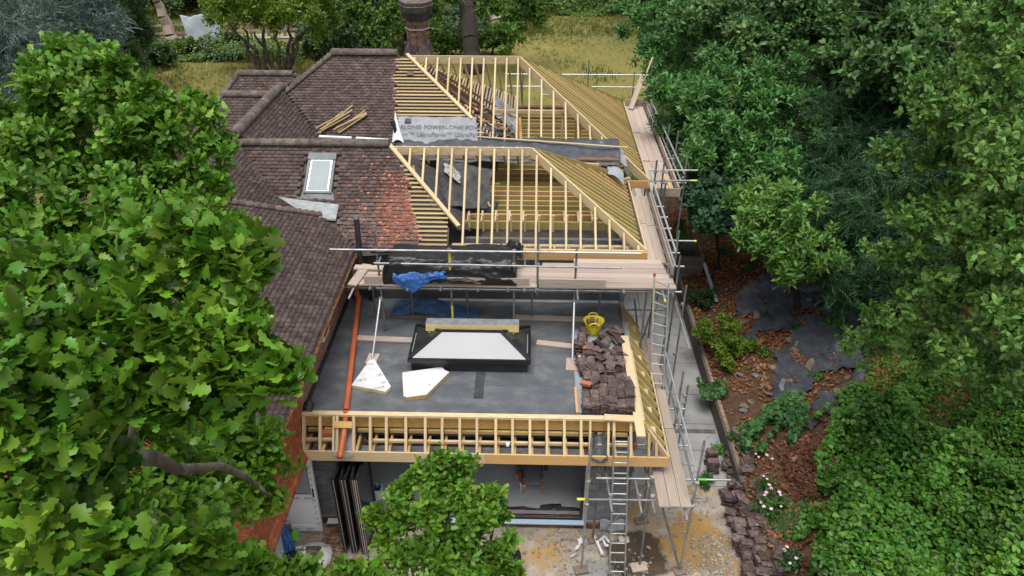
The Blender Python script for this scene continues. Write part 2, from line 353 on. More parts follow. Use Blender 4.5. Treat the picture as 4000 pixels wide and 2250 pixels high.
stain('yard', (1.7, 9.2), (.75, .45), (.26, .26, .255), .9)
stain('yard', (2.25, 9.75), (.66, .62), (.22, .19, .15), .22)
stain('yard', (3.55, 10.0), (.75, .75), (.34, .205, .065), .95, 1.5, .9)
stain('yard', (3.55, 9.0), (.5, .45), (.44, .36, .24), .95, 1.9, .9)
# ================================================================== GROUND
BX = 4.66                                        # line of the retaining edge at the foot of the bank
def zb(x, y):
    """height of the planted bank to the right of the house"""
    x = np.asarray(x, float); y = np.asarray(y, float)
    d = np.clip(x-BX, 0, None)
    h = .46+.40*np.minimum(d, 7)+.12*np.clip(d-7, 0, 30)+.10*vnoise(x, y, .9, 1)*np.clip(d/1.5, 0, 1)+.035*vnoise(x, y, 3.1, 2)
    k = np.clip((34-y)/8, 0, 1); k = k*k*(3-2*k)
    return h*k - .05*(1-k)
def UG(px, py):
    d = ray(px, py); t = 4.0
    while t < 60:
        p = CAM+d*t
        if p.z <= (float(zb(p.x, p.y)) if p.x > BX else 0): return p
        t += .03
    return CAM+d*60
def grid_mesh(name, xs, ys, zf, mt, smooth=True, keep=None):
    X, Y = np.meshgrid(xs, ys); Z = zf(X, Y); V = np.stack([X, Y, Z], -1).reshape(-1, 3)
    nx, ny = len(xs), len(ys); i = np.arange(nx-1)[None]+(np.arange(ny-1)*nx)[:, None]; i = i.ravel()
    Fq = np.stack([i, i+1, i+nx+1, i+nx], 1)
    if keep is not None:
        c = V[Fq].mean(1); Fq = Fq[keep(c[:, 0], c[:, 1])]
    return np_mesh(name, V, [Fq], None, mt, smooth)
ground = link('ground', grid_mesh('ground', np.concatenate([np.linspace(-400, -45, 8), np.linspace(-40, 40, 60), np.linspace(45, 400, 8)]), np.concatenate([np.linspace(-60, 24, 10), np.linspace(26, 75, 50), np.linspace(80, 700, 12)]),
    lambda x, y: -.03+.06*vnoise(x, y, .35, 3)*np.clip((y-27)/5, 0, 1)+np.clip(y-66, 0, 60)*.03, 'grass')); tag(ground, kind='structure')
yard = link('yard', grid_mesh('yard', np.arange(-11, BX+.05, .09), np.arange(2.5, 12.2, .09), lambda x, y: .004+.016*(vnoise(x, y, 2.2, 4)+.6*vnoise(x, y, 7, 5))*np.clip((10.2-y)/.5, 0, 1), 'yard')); tag(yard, kind='structure')
bank = link('bank', grid_mesh('bank', np.concatenate([np.arange(BX, 12, .12), np.arange(12, 40, .8)]), np.concatenate([np.arange(1, 28, .14), np.arange(28, 36, .5)]), zb, 'soil')); tag(bank, kind='structure')
# concrete path beside the house, laid in bays
path = link('path', mesh('path', [(2.3, 11.6, .002), (BX-.02, 11.6, .002), (BX-.02, 27, .002), (2.3, 27, .002)], [(0, 1, 2, 3)]), 'concrete_dark'); tag(path, kind='structure')
yy = 11.62; k = 0
while yy < 26.5:
    L_ = random.choice((.9, 1.1, 1.3))
    for (xa, xb) in ((2.32, 3.38), (3.40, BX-.04)):
        m = MB(); m.bx(xa, xb, yy, yy+L_-.016, .003, .028+random.uniform(-.003, .003)); m.build('paving_slab', 'concrete', path)
    yy += L_
drain = MB(); drain.bx(3.05, BX-.1, 13.28, 13.42, .02, .036); drain.build('channel_drain', 'galv_old', path)
for i in range(26): m = MB(); m.bx(3.07+i*.058, 3.10+i*.058, 13.295, 13.405, .034, .040); m.build('grate_bar', 'concrete_dark', path)
# retaining edge: dark sleepers with a thin pale cap
rw = empty('retaining_wall', 'low dark retaining wall along the concrete path at the foot of the bank', 'wall', (BX, 12, 0))
yy = 11.3
while yy < 24.5:
    L_ = random.uniform(1.5, 2.2); m = MB(); m.bx(BX-.05, BX+.06, yy, yy+L_-.008, -.05, .50+random.uniform(-.012, .012)); m.build('sleeper', 'concrete_dark', rw)
    m = MB(); m.bx(BX-.01, BX+.075, yy, yy+L_-.004, .505, .53); m.build('cap', 'board_dark', rw); yy += L_
# wet dark patch under the scaffold ladder
def blob_poly(cx, cy, rx, ry, n=40, amp=.18, seed=0):
    return [(cx+rx*math.cos(t)*(1+amp*float(vnoise(math.cos(t)*2, math.sin(t)*2, 1.3, seed))), cy+ry*math.sin(t)*(1+amp*float(vnoise(math.cos(t)*2, math.sin(t)*2, 1.3, seed)))) for t in [2*math.pi*i/n for i in range(n)]]
# stones
def rock_template(seed, n=14, flat=.65):
    r = np.random.default_rng(seed); bm = bmesh.new(); bmesh.ops.create_icosphere(bm, subdivisions=1, radius=1)
    for v in bm.verts: v.co = Vector((v.co.x*r.uniform(.7, 1.2), v.co.y*r.uniform(.7, 1.2), v.co.z*flat*r.uniform(.75, 1.15)))
    V = np.array([v.co[:] for v in bm.verts]); Fc = [tuple(v.index for v in f.verts) for f in bm.faces]; bm.free()
    return V, Fc
ROCKS = [rock_template(s) for s in range(6)]
def randrot(n, tilt=.3):
    a = RNG.uniform(0, 2*np.pi, n); Yv = np.stack([np.cos(a), np.sin(a), RNG.normal(0, tilt, n)], 1); Nv = np.stack([RNG.normal(0, tilt, n), RNG.normal(0, tilt, n), np.ones(n)], 1)
    return frames(Yv, Nv)
def pebbles(n, xr, yr, s0, s1, name, dens=None, mt='stone', zf=None, label=None, cat=None):
    x = RNG.uniform(*xr, n*3); y = RNG.uniform(*yr, n*3)
    d = dens(x, y) if dens is not None else np.ones_like(x)
    k = np.where(RNG.uniform(0, 1, n*3) < d)[0][:n]; x, y = x[k], y[k]; n = len(k)
    s = s0*(s1/s0)**(RNG.uniform(0, 1, n)**2.2); z = (zf(x, y) if zf else 0)+s*.25+.006
    T, TF = ROCKS[1]
    o = link(name, scatter_mesh(name, T, TF, np.stack([x, y, z], 1), randrot(n), s[:, None]*RNG.uniform(.75, 1.25, (n, 3)), RNG.uniform(0, 1, n), mt, False)); tag(o, label, cat, kind='stuff')
    return o
pebbles(5200, (-4.4, 4.6), (8.3, 10.35), .008, .045, 'rubble', lambda x, y: np.clip(.35+.65*vnoise(x, y, 2.3, 8), .03, 1), label='small pale rubble scattered over the yard in front of the extension', cat='rubble')
pebbles(1500, (3.0, 4.6), (9.0, 12.0), .010, .040, 'gravel_chips', lambda x, y: np.clip(.3+vnoise(x, y, 2.0, 9), .02, 1), label='loose stone chips in front of the roof tile stacks', cat='gravel')
for i in range(58):
    T, TF = ROCKS[i % 6]; s = random.uniform(.022, .055)
    if i < 34: x, y = random.uniform(3.2, 4.3), random.uniform(8.9, 11.3)
    else: x, y = random.uniform(-1.9, 2.6), random.uniform(9.0, 10.1)
    o = link('stone', mesh('stone', T*s, TF), 'stone'); o.location = (x, y, .02+s*.3); o.rotation_euler = (random.uniform(-.3, .3), random.uniform(-.3, .3), random.uniform(0, 6.28)); o.scale = (1.2, .9, .8)
    if i < 34: tag(o, 'broken pale stone lying in the ochre sand between scaffold and tile stacks', 'stone', 'broken stones by the tile stacks')
    else: tag(o, 'broken pale stone in the rubble below the folding door sill', 'stone', 'broken stones below the door sill')
# ---- things on the bank: black weed membrane, dead leaves, rocks
wm_poly = [UG(*q) for q in [(2870, 1160), (2960, 1090), (3080, 1020), (3230, 1075), (3330, 1160), (3420, 1240), (3400, 1330), (3380, 1450), (3330, 1560), (3280, 1650), (3200, 1700), (3060, 1620), (3000, 1500), (3020, 1400), (2900, 1340), (2880, 1240)]]
def inpoly(x, y, P):
    x = np.asarray(x); y = np.asarray(y); c = np.zeros(x.shape, bool); n = len(P)
    for i in range(n):
        (x1, y1), (x2, y2) = P[i][:2], P[i-1][:2]
        c ^= ((y1 > y) != (y2 > y)) & (x < (x2-x1)*(y-y1)/((y2-y1) or 1e-9)+x1)
    return c
WP = [(p.x, p.y) for p in wm_poly]
def sheet_over_bank(name, P, zoff, mt, amp, step=.06, seed=0, hole=None, scale=1.0):
    xs = np.arange(min(p[0] for p in P), max(p[0] for p in P), step); ys = np.arange(min(p[1] for p in P), max(p[1] for p in P), step)
    zf = lambda x, y: zb(x, y)+zoff+amp*np.abs(vnoise(x*1.0+y*.8, y*.5-x*.3, 2.9*scale, seed))+amp*.55*(1-np.abs(vnoise(x*1.5+y*.3, y*.35-x*.2, 5.5*scale, seed+1)))
    def keep(x, y):
        k = inpoly(x+.12*vnoise(x, y, 3, 7), y+.12*vnoise(x, y, 3.3, 9), P)
        return k & ~hole(x, y) if hole is not None else k
    return link(name, grid_mesh(name, xs, ys, zf, mt, True, keep))
wm = sheet_over_bank('weed_membrane', WP, .03, 'membrane_blue', .10, .035, 3, lambda x, y: vnoise(x, y, 1.9, 12)+.8*vnoise(x, y, 4.6, 14) > .70)
tag(wm, 'torn black weed membrane draped in folds over the bank among rocks', 'membrane')
P2 = [(p.x, p.y) for p in [UG(*q) for q in [(2620, 590), (2690, 520), (2700, 600), (2650, 700)]]]
wm2 = sheet_over_bank('weed_membrane', P2, .03, 'membrane_black', .05, .05, 8); tag(wm2, 'strip of black weed membrane at the foot of the tall laurel behind the scaffold', 'membrane')
# dead leaves
n = 15000; x = RNG.uniform(BX+.05, 9.5, n*2); y = RNG.uniform(9.5, 24, n*2); d = np.clip(.55+.6*vnoise(x, y, 1.3, 15), .05, 1)*np.where(inpoly(x, y, WP) & (vnoise(x, y, 1.9, 12)+.8*vnoise(x, y, 4.6, 14) < .30), .30, 1.0)
k = np.where(RNG.uniform(0, 1, n*2) < d)[0][:n]; x, y = x[k], y[k]; n = len(k)
T = np.array([(0, -.5, 0), (.2, -.1, .07), (.17, .22, .03), (0, .5, .02), (-.17, .22, .05), (-.2, -.1, .02)]); TF = [(0, 1, 2, 3), (0, 3, 4, 5)]
o = link('dead_leaves', scatter_mesh('dead_leaves', T, TF, np.stack([x, y, zb(x, y)+.07], 1), randrot(n, .45), RNG.uniform(.045, .13, (n, 1)), RNG.uniform(0, 1, n), 'dead_leaf', False)); tag(o, 'orange brown dead leaves littering the bare soil of the bank', 'leaves', kind='stuff')
rk = [(2905, 1260, .2, 0), (2960, 1240, .26, 0), (2925, 1135, .17, 0), (3000, 1180, .2, 0), (2960, 1195, .16, 0), (3030, 1160, .15, 0), (2895, 1190, .14, 0), (2978, 1290, .15, 0), (3070, 1245, .18, 1), (3055, 1380, .17, 0), (3100, 1370, .2, 0), (3140, 1350, .24, 0), (3090, 1330, .18, 0), (3170, 1430, .24, 0), (3020, 1210, .14, 1), (3065, 1515, .28, 1), (2955, 1470, .13, 1), (3235, 1545, .18, 0), (3270, 1530, .15, 0), (3140, 1590, .15, 0), (3275, 1670, .15, 1), (3280, 1750, .17, 1), (3110, 1800, .16, 0), (2910, 1590, .16, 0), (2790, 900, .15, 1), (2830, 930, .13, 0), (2870, 960, .13, 0), (2770, 950, .12, 1), (3025, 1440, .17, 0), (3215, 1610, .13, 0), (3130, 2030, .14, 0), (2985, 1480, .13, 0)]+[(random.uniform(2870, 3330), random.uniform(1130, 1640), random.uniform(.08, .17), int(random.random() < .25)) for _ in range(46)]
for i, (px, py, s, mt) in enumerate(rk):
    p = UG(px, py); T, TF = ROCKS[i % 6]
    bm = bmesh.new(); me = mesh('rock', T*s*.78, TF); bm.from_mesh(me); bmesh.ops.subdivide_edges(bm, edges=bm.edges, cuts=1, smooth=.0, fractal=.35*s*4, use_grid_fill=True, seed=i); bm.to_mesh(me); bm.free()
    o = link('rock', me, 'slate' if mt else 'rock'); o.location = p+Vector((0, 0, s*.18)); o.rotation_euler = (random.uniform(-.35, .35), random.uniform(-.35, .35), random.uniform(0, 6.28)); o.scale = (1.25, .95, .55 if mt else .75)
    if mt: tag(o, 'flat blue grey slate lying on the bank among dead leaves', 'rock', 'grey slates on the bank')
    else: tag(o, 'tan rockery stone weighing down the black weed membrane on the bank', 'rock', 'rockery stones on the bank')
# long grey slotted metal strip lying on the bank
a_, b_ = UG(2748, 1040), UG(2797, 1192); a_.z += .12; b_.z += .12
st = empty('metal_strip', 'long pale grey slotted metal strip lying on the bank above the bushes', 'metal strip', (a_+b_)/2)
beam('strip', a_, b_, .10, .02, 'alu', st)
for i in range(7):
    c = a_.lerp(b_, (i+.7)/7.4); dd = (b_-a_).normalized(); m = beam('slot', c-dd*.03+Vector((.0, 0, .012)), c+dd*.03+Vector((0, 0, .012)), .012, .006, 'galv_old', st)
# wooden compost box behind the path
c = U(2615, 1010, z=.0); bx0 = Vector((BX+.15, 18.3, 0))
pb = empty('compost_box', 'open weathered plank box standing on the bank behind the right scaffold', 'box', (5.0, 20.1, .5))
X0, X1, Y0, Y1 = 4.64, 5.32, 19.7, 20.6
for i in range(5):
    z = .58+i*.148
    for (p, q) in (((X0, Y0, z), (X1, Y0, z)), ((X0, Y1, z), (X1, Y1, z)), ((X0, Y0, z), (X0, Y1, z)), ((X1, Y0, z), (X1, Y1, z))): beam('plank', p, q, .03, .142, 'fence_wood', pb)
for (xx, yy) in ((X0, Y0), (X1, Y0), (X0, Y1), (X1, Y1)): beam('corner_post', (xx, yy, .3), (xx, yy, 1.29), .06, .06, 'fence_wood', pb, (0, 1, 0))
# ================================================================== HOUSE
house = empty('house', 'brown tiled house half stripped to new pine rafters, with a flat roofed extension', 'house', (0, 14.4, 0))
EZ = 4.4                       # main eaves height
ZR = 3.05                      # flat roof surface
FR_Y, FR_Z = 16.3, 6.05        # front ridge
RR_Y, RR_Z = 21.0, 6.88        # rear ridge
SF = (FR_Z-EZ)/(FR_Y-14.35)    # slope of the front roof
SR = .727                      # slope of the rear roof
def part(mb, name, mt, **k): return mb.build(name, mt, house, **k)
# ---- slope helper: plan point (x,y) -> 3-D on a roof plane
def pf(x, y, d=0): return Vector((x, y, EZ+(y-14.35)*SF+d))
def pr(x, y, d=0): return Vector((x, y, RR_Z-(RR_Y-y)*SR+d))
def pw(x, y, d=0): return Vector((x, y, EZ+(-3.85-x)*SR+d))
CRX, CRZ = -6.9, 6.25
def pc(x, y, d=0): return Vector((x, y, CRZ-(x-CRX)*SF+d))
# ---- one clay tile (origin at its head, u = x, down the slope = -y, normal z)
TW, TG = .150, .092
def tile_mesh():
    v = []; n = 4
    for y, z in ((.03, .0), (-.108, .036)):
        for i in range(n): x = -.5+i/(n-1); v.append((x*TW*.975, y, z+.006*(1-(2*x)**2)))
    for y, z in ((-.108, .004),):
        for i in range(n): x = -.5+i/(n-1); v.append((x*TW*.975, y, z+.006*(1-(2*x)**2)))
    f = [(i, i+1, n+i+1, n+i)[::-1] for i in range(n-1)]+[(n+i, n+i+1, 2*n+i+1, 2*n+i)[::-1] for i in range(n-1)]+[(0, n, 2*n), (n-1, 3*n-1, 2*n-1)]
    return v, f
TV, TFc = tile_mesh()
tile_me = mesh('roof_tile', TV, TFc); tile_me.materials.append(MAT['tile']); TVn = np.array(TV)
def tile_roof(name, surf, O, u, v, poly, best, skip=None, label=None, mt='tile', dz=.012):
    """cover the plan polygon of a roof plane with courses; u,v world unit vectors along course and up slope;
    `best` tiles nearest the camera become single parts, the others one part"""
    u = Vector(u).normalized(); v = Vector(v).normalized(); nrm = u.cross(v).normalized()
    if nrm.z < 0: nrm = -nrm
    O = Vector(O); P2 = [((Vector(p)-O).dot(u), (Vector(p)-O).dot(v)) for p in poly]
    roof = surf
    us = [p[0] for p in P2]; vs_ = [p[1] for p in P2]; items = []
    k = 0; vv = min(vs_)
    while vv < max(vs_):
        off = (k % 2)*TW/2+random.uniform(-.01, .01); uu = min(us)-off; wob = random.uniform(-.004, .004)
        while uu < max(us)+TW:
            a, b = uu, vv
            if inpoly(np.array([a]), np.array([b+.02]), P2)[0]:
                w = O+u*(a+random.uniform(-.004, .004))+v*(b+TG+wob+random.uniform(-.006, .006))+nrm*(dz+random.uniform(0, .005))
                if skip is None or not skip(w):
                    R = Matrix((u, v, nrm)).transposed().to_4x4() @ Matrix.Rotation(random.gauss(0, .014), 4, 'Z') @ Matrix.Rotation(random.gauss(0, .022), 4, 'X') @ Matrix.Rotation(random.gauss(0, .03), 4, 'Y')
                    items.append(((w-CAM).length, Matrix.Translation(w) @ R))
            uu += TW
        vv += TG; k += 1
    items.sort(key=lambda t: t[0])
    for d, M in items[:best]:
        o = bpy.data.objects.new('roof_tile', tile_me); COL.objects.link(o); o.parent = roof; place(o, M)
    rest = items[best:]
    if rest:
        Ms = np.array([[list(r) for r in M] for _, M in rest]); V = np.einsum('nij,kj->nki', Ms[:, :3, :3], TVn)+Ms[:, None, :3, 3]
        nk = len(TVn); by = {}
        for f in TFc: by.setdefault(len(f), []).append(f)
        Fc = [(np.array(fs)[None]+(np.arange(len(rest))*nk)[:, None, None]).reshape(-1, m) for m, fs in by.items()]
        me = np_mesh('tile_courses', V.reshape(-1, 3), Fc, np.repeat(RNG.uniform(0, 1, len(rest)), nk), mt)
        o = link('tile_courses', me); o.parent = roof; place(o, Matrix.Identity(4)); tag(o, kind='stuff')
    return items
def deck(name, pts, mt, th=.04):
    m = MB(); pts = [Vector(p) for p in pts]; n = (pts[1]-pts[0]).cross(pts[2]-pts[0]).normalized()
    if n.z < 0: n = -n
    m.prism([p-n*.012 for p in pts], -n*th); return part(m, name, mt)
def ridge_run(p, q, parent, r=.12, seg=.30, mt='ridge', lift=0, bump=False):
    """half-round ridge tiles one after the other; bump = overlapping bonnet hips"""
    p = Vector(p); q = Vector(q); L_ = (q-p).length; n = max(1, round(L_/seg)); d = (q-p)/n; dn = d.normalized(); a, b = frame(dn)
    for i in range(n):
        s = p+d*i+b*lift; m = MB(); K = 8; v = []
        r0, r1 = (r*random.uniform(1.0, 1.06), r*random.uniform(.94, 1.0)) if not bump else (r*1.25, r*.8)
        for (c, rr) in ((s-dn*.02+b*(.03 if bump else 0), r0), (s+d+dn*.01, r1)):
            for j in range(K+1):
                t = math.pi*(j/K)*1.1-.05*math.pi; v.append(c+a*math.cos(t)*rr+b*math.sin(t)*rr*(.9 if not bump else .7))
            for j in range(K+1):
                t = math.pi*(j/K)*1.1-.05*math.pi; v.append(c+a*math.cos(t)*(rr-.02)+b*math.sin(t)*(rr-.02)*(.9 if not bump else .7))
        h = 2*(K+1); f = [(j, j+1, h+j+1, h+j) for j in range(K)]+[(K+1+j, K+2+j, j+1, j) for j in range(K)]+[(h+j, h+j+1, h+K+2+j, h+K+1+j) for j in range(K)]
        m.add(v, f); m.build('ridge_tile' if not bump else 'bonnet_tile', mt, parent)
# ------------------------------------------------------------------ walls
# main front wall above the flat roof and right wall in grey block
def blockwall(name, x0, x1, y, z0, z1, mtb='block', axis='x', bl=.44, bh=.215, core='mortar_dark', face=-1, single=True, th=.1, gap=.012):
    """wall core with single blocks standing a little proud of the recessed joints"""
    core_m = MB()
    if axis == 'x': core_m.bx(x0, x1, y+.012, y+th, z0, z1)
    else: core_m.bx(y-th*(1 if face > 0 else 0)-(.012 if face > 0 else -.012), y+th*(0 if face > 0 else 1)-(.012 if face > 0 else -.012), x0, x1, z0, z1)
    w = part(core_m, name, core); k = 0; z = z0; acc = MB()
    while z < z1-.02:
        a = x0-(bl/2 if k % 2 else 0); h = min(bh, z1-z)
        while a < x1:
            s, e = max(a, x0)+gap/2, min(a+bl, x1)-gap/2; j = random.uniform(-.003, .003)
            if e-s > .03:
                if axis == 'x': p, q = (s, y+.05+j, z+h/2), (e, y+.05+j, z+h/2)
                else: p, q = (y-face*.05+j, s, z+h/2), (y-face*.05+j, e, z+h/2)
                if single: beam('block' if 'block' in mtb else 'brick', p, q, .1, h-gap, mtb, w)
                else: acc.beam(p, q, .1, h-gap)
            a += bl
        z += bh; k += 1
    if not single: o = acc.build('brick_courses', mtb, w); tag(o, kind='stuff')
    return w
blockwall('wall', -2.6, 2.25, 14.5, 3.0, 4.3)
m = MB(); m.bx(-4.1, -2.6, 14.5, 14.7, 3.0, 4.3); wmr = part(m, 'wall', 'mortar_dark')
m = MB(); m.bx(-4.05, -2.35, 14.47, 14.5, 3.32, 3.78); part(m, 'render_panel', 'render')
m = MB(); m.bx(-3.2, -2.6, 14.46, 14.475, 3.62, 3.98); part(m, 'window', 'glass_dark')
blockwall('wall', 14.6, 18.3, 2.25, 0, 4.3, axis='y', face=1)
blockwall('wall', 18.3, 24.6, 2.75, 0, 4.3, axis='y', face=1, single=False)
for q in ((-9.5, 2.7, 24.4, 24.6, 0, 4.3), (2.15, 2.75, 18.3, 18.4, 0, 4.3)): m = MB(); m.bx(*q); part(m, 'wall', 'brick_dark')
m = MB(); m.bx(-9.5, -9.4, 8.5, 24.4, 0, 4.3); part(m, 'wall', 'brick_dark')
# loft floor seen between the joists
m = MB(); m.bx(-4, 2.2, 14.7, 18.6, 3.93, 3.98); m.bx(-5, 2.7, 18.6, 24.4, 3.9, 3.95); part(m, 'ceiling_board', 'felt')
# inner block upstand with the silver duct, and plates
blockwall('inner_wall', -1.6, 2.15, 15.15, 3.98, 4.26, bl=.44, bh=.14)
m = MB(); m.bx(-.55, 1.05, 14.98, 15.1, 4.05, 4.17); part(m, 'duct', 'galv_bright')
# wing wall facing the flat roof: brick above the roof, tile hanging in front
blockwall('wing_wall', 10.45, 14.5, -4.22, 3.0, 4.3, 'brick', 'y', .225, .075, 'mortar', 1, True, .2, .010)
m = MB(); m.bx(-9.3, -4.45, 10.5, 14.5, 0, 4.3); part(m, 'wing_core', 'mortar_dark')
m = MB(); m.bx(-9.3, -5.15, 8.3, 10.49, 0, 4.3); part(m, 'wing_core', 'brick_dark')
for (ya, yb, za, zb_) in ((12.15, 12.62, 3.42, 4.0), (10.98, 11.3, 3.42, 3.95)):
    m = MB(); m.bx(-4.235, -4.18, ya, yb, za, zb_); w_ = part(m, 'window', 'white_pvc'); m = MB(); m.bx(-4.178, -4.170, ya+.06, yb-.06, za+.07, zb_-.07); m.build('pane', 'glass_dark', w_)
# red tile hanging: small plain tiles, bell-cast foot, on the side and the front of the wing
hung_me = mesh('hung_tile', [(x*.14, -.012 if z < 0 else 0, z) for z in (.05, -.1) for x in (-.5, .5)]+[(x*.14, .004, -.1) for x in (-.5, .5)], [(0, 2, 3, 1), (2, 4, 5, 3)]); hung_me.materials.append(MAT['red_tile'])
hung = MB(); hung.add([(-4.25, 7.6, 2.42), (-4.25, 10.4, 2.42), (-4.25, 10.4, 4.3), (-4.25, 7.6, 4.3)], [(0, 1, 2, 3)]); hung.add([(-9.3, 7.6, 2.3), (-4.25, 7.6, 2.3), (-4.25, 7.6, 4.3), (-6.8, 7.6, 6.3), (-9.3, 7.6, 4.3)], [(0, 1, 2, 3, 4)])
hung.add([(-9.3, 7.6, 2.4), (-4.25, 7.6, 2.4), (-4.25, 10.4, 2.4), (-9.3, 10.4, 2.4)], [(0, 1, 2, 3)])
hw = part(hung, 'tile_hanging', 'red_tile')
hv = np.array([v.co[:] for v in hung_me.vertices]); Pp = []; Rr = []
for zi in range(22):
    z = 4.28-zi*.088; flare = .13*max(0, (zi-15)/7)**2
    for i in range(20):
        y = 7.62+i*.145+(zi % 2)*.07
        if y < 10.42: Pp.append((-4.235+flare+random.uniform(0, .006), y, z)); Rr.append(Matrix.Rotation(math.pi/2, 3, 'Z') @ Matrix.Rotation(-.12-flare*1.2, 3, 'X') @ Matrix.Rotation(random.gauss(0, .02), 3, 'Y'))
    for i in range(36):
        x = -9.2+i*.145+(zi % 2)*.07
        if x < -4.2: Pp.append((x, 7.585-flare-random.uniform(0, .006), z)); Rr.append(Matrix.Rotation(-.12-flare*1.2, 3, 'X') @ Matrix.Rotation(random.gauss(0, .02), 3, 'Y'))
Pp = np.array(Pp)
vis = [i for i in range(len(Pp)) if Pp[i][0] > -4.24]; rest = [i for i in range(len(Pp)) if Pp[i][0] <= -4.24]
for i in vis[:120]:
    o = bpy.data.objects.new('hung_tile', hung_me); COL.objects.link(o); o.parent = hw; place(o, Matrix.Translation(Pp[i]) @ Rr[i].to_4x4())
rest += vis[120:]
me = scatter_mesh('hung_tile_courses', hv, [(0, 2, 3, 1), (2, 4, 5, 3)], Pp[rest], np.array([[list(r) for r in Rr[i]] for i in rest]), np.ones((len(rest), 1)), RNG.uniform(0, 1, len(rest)), 'red_tile', False)
o = link('hung_tile_courses', me, None, hw); place(o, Matrix.Identity(4)); tag(o, kind='stuff')
# white window on the front of the wing
m = MB(); m.bx(-7.9, -6.5, 7.50, 7.6, 2.7, 3.7); w_ = part(m, 'window', 'white_pvc'); m = MB(); m.bx(-7.82, -7.24, 7.485, 7.497, 2.78, 3.62); m.bx(-7.16, -6.58, 7.485, 7.497, 2.78, 3.62); m.build('pane', 'glass_dark', w_)
# ------------------------------------------------------------------ tiled roofs
def vfill(p, q): return (Vector(q)-Vector(p))
# front slope
fpoly = [(-6.9, 16.3), (-5.6, 15.0), (-4.78, 14.98), (-4.55, 14.80), (-3.86, 14.32), (-2.40, 14.30), (-2.47, 14.6), (-2.62, 14.95), (-2.72, 15.2), (-2.74, 15.45), (-2.82, 15.65), (-2.95, 15.9), (-3.06, 16.12), (-3.16, 16.3)]
front_roof = deck('front_roof', [pf(x, y) for x, y in [(-7.0, 16.3), (-4.0, 14.2), (-1.8, 14.36), (-1.8, 14.75), (-3.3, 16.3)]], 'felt'); front_roof['label'] = 'front tiled slope strewn with broken red tile shards'
win_c = (pf(-5.1, 16.12)+pf(-4.56, 15.34)+pf(-4.47, 16.11)+pf(-5.22, 15.36))/4
def skipw(w): return (-5.25 < w.x < -4.43 and 15.30 < w.y < 16.16) or (-5.75 < w.x < -4.32 and 15.12 > w.y > 14.75)
tile_roof('front', front_roof, pf(-6.9, 14.30), (1, 0, 0), (0, 1, SF), [pf(x, y) for x, y in fpoly], 150, skipw)
ridge_run(pf(-6.95, 16.3, .07), pf(-3.3, 16.3, .07), front_roof, .115, .30)
m = MB(); m.tube(pf(-3.32, 16.3, .05), pf(-3.26, 16.3, .05), .10, .07, 8); m.build('mortar_end', 'soot', front_roof)
# cross roof behind the wing (facing right), left half unseen
cross = deck('cross_roof', [pc(-6.9, 12.8), pc(-5.0, 12.8), pc(-5.5, 15.0), pc(-6.9, 16.3)], 'felt')
tile_roof('cross', cross, pc(-5.0, 12.6), (0, 1, 0), (-1, 0, SF), [pc(-6.9, 12.7), pc(-4.9, 12.7), pc(-5.2, 14.55), pc(-6.9, 16.27)], 30)
deck('cross_roof', [(-6.9, 12.8, 6.23), (-9.2, 12.8, 4.35), (-9.2, 24, 4.35), (-6.9, 21, 6.23)], 'felt')
# wing roof (facing right) with bonnet hip at its back
wing = deck('wing_roof', [pw(-3.86, 7.5), pw(-3.86, 14.3), pw(-4.75, 14.75), pw(-6.9, 12.4), pw(-6.9, 7.5)], 'felt')
wl = tile_roof('wing', wing, pw(-3.93, 7.5), (0, 1, 0), (-1, 0, SR), [pw(-3.90, 7.5), pw(-3.90, 14.33), pw(-4.72, 14.72), pw(-6.9, 12.42), pw(-6.9, 7.5)], 120, dz=.02)
ridge_run(pw(-4.70, 14.70, .02), pw(-6.9, 12.4, .04), wing, .085, .17, bump=True, mt='tile')
ridge_run(pw(-6.9, 7.5, .06), pw(-6.9, 12.4, .06), wing, .115, .3)
deck('wing_roof', [(-6.9, 7.5, 6.6), (-9.9, 7.5, 4.4), (-9.9, 13, 4.4), (-6.9, 12.4, 6.6)], 'tile')
deck('wing_roof', [(-6.9, 12.4, 6.6), (-4.75, 14.75, 5.0), (-9.0, 14.75, 5.0)], 'tile')
m = MB(); m.bx(-3.90, -3.87, 7.55, 14.3, 4.29, 4.38); part(m, 'eaves_board', 'tarp_pale')
m = MB(); m.bx(-4.3, -3.885, 7.55, 14.4, 4.27, 4.285); part(m, 'soffit', 'board')
g = MB()
for i in range(11):
    t0 = math.pi*(1+i/10); g_ = None
K = 7; v = []
for yv in (7.5, 14.35):
    for i in range(K+1): t = math.pi*(1+i/K); v.append((-3.83+.035*math.cos(t), yv, 4.385+.035*math.sin(t)))
g.add(v, [(i, i+1, K+2+i, K+1+i) for i in range(K)]); gu = part(g, 'gutter', 'old_timber'); sol = gu.modifiers.new('s', 'SOLIDIFY'); sol.thickness = .006
# moss and leaf litter in the gutter
n = 700; yy = RNG.uniform(7.6, 14.2, n); T = np.array([(0, -.5, 0), (.25, 0, .1), (0, .5, 0), (-.25, 0, .05)])
o = link('gutter_litter', scatter_mesh('gutter_litter', T, [(0, 1, 2, 3)], np.stack([-3.83+RNG.normal(0, .022, n), yy, 4.37+RNG.uniform(0, .03, n)], 1), randrot(n, .5), RNG.uniform(.02, .05, (n, 1)), RNG.uniform(0, 1, n), 'dead_leaf', False), None, house); place(o, Matrix.Identity(4)); tag(o, kind='stuff')
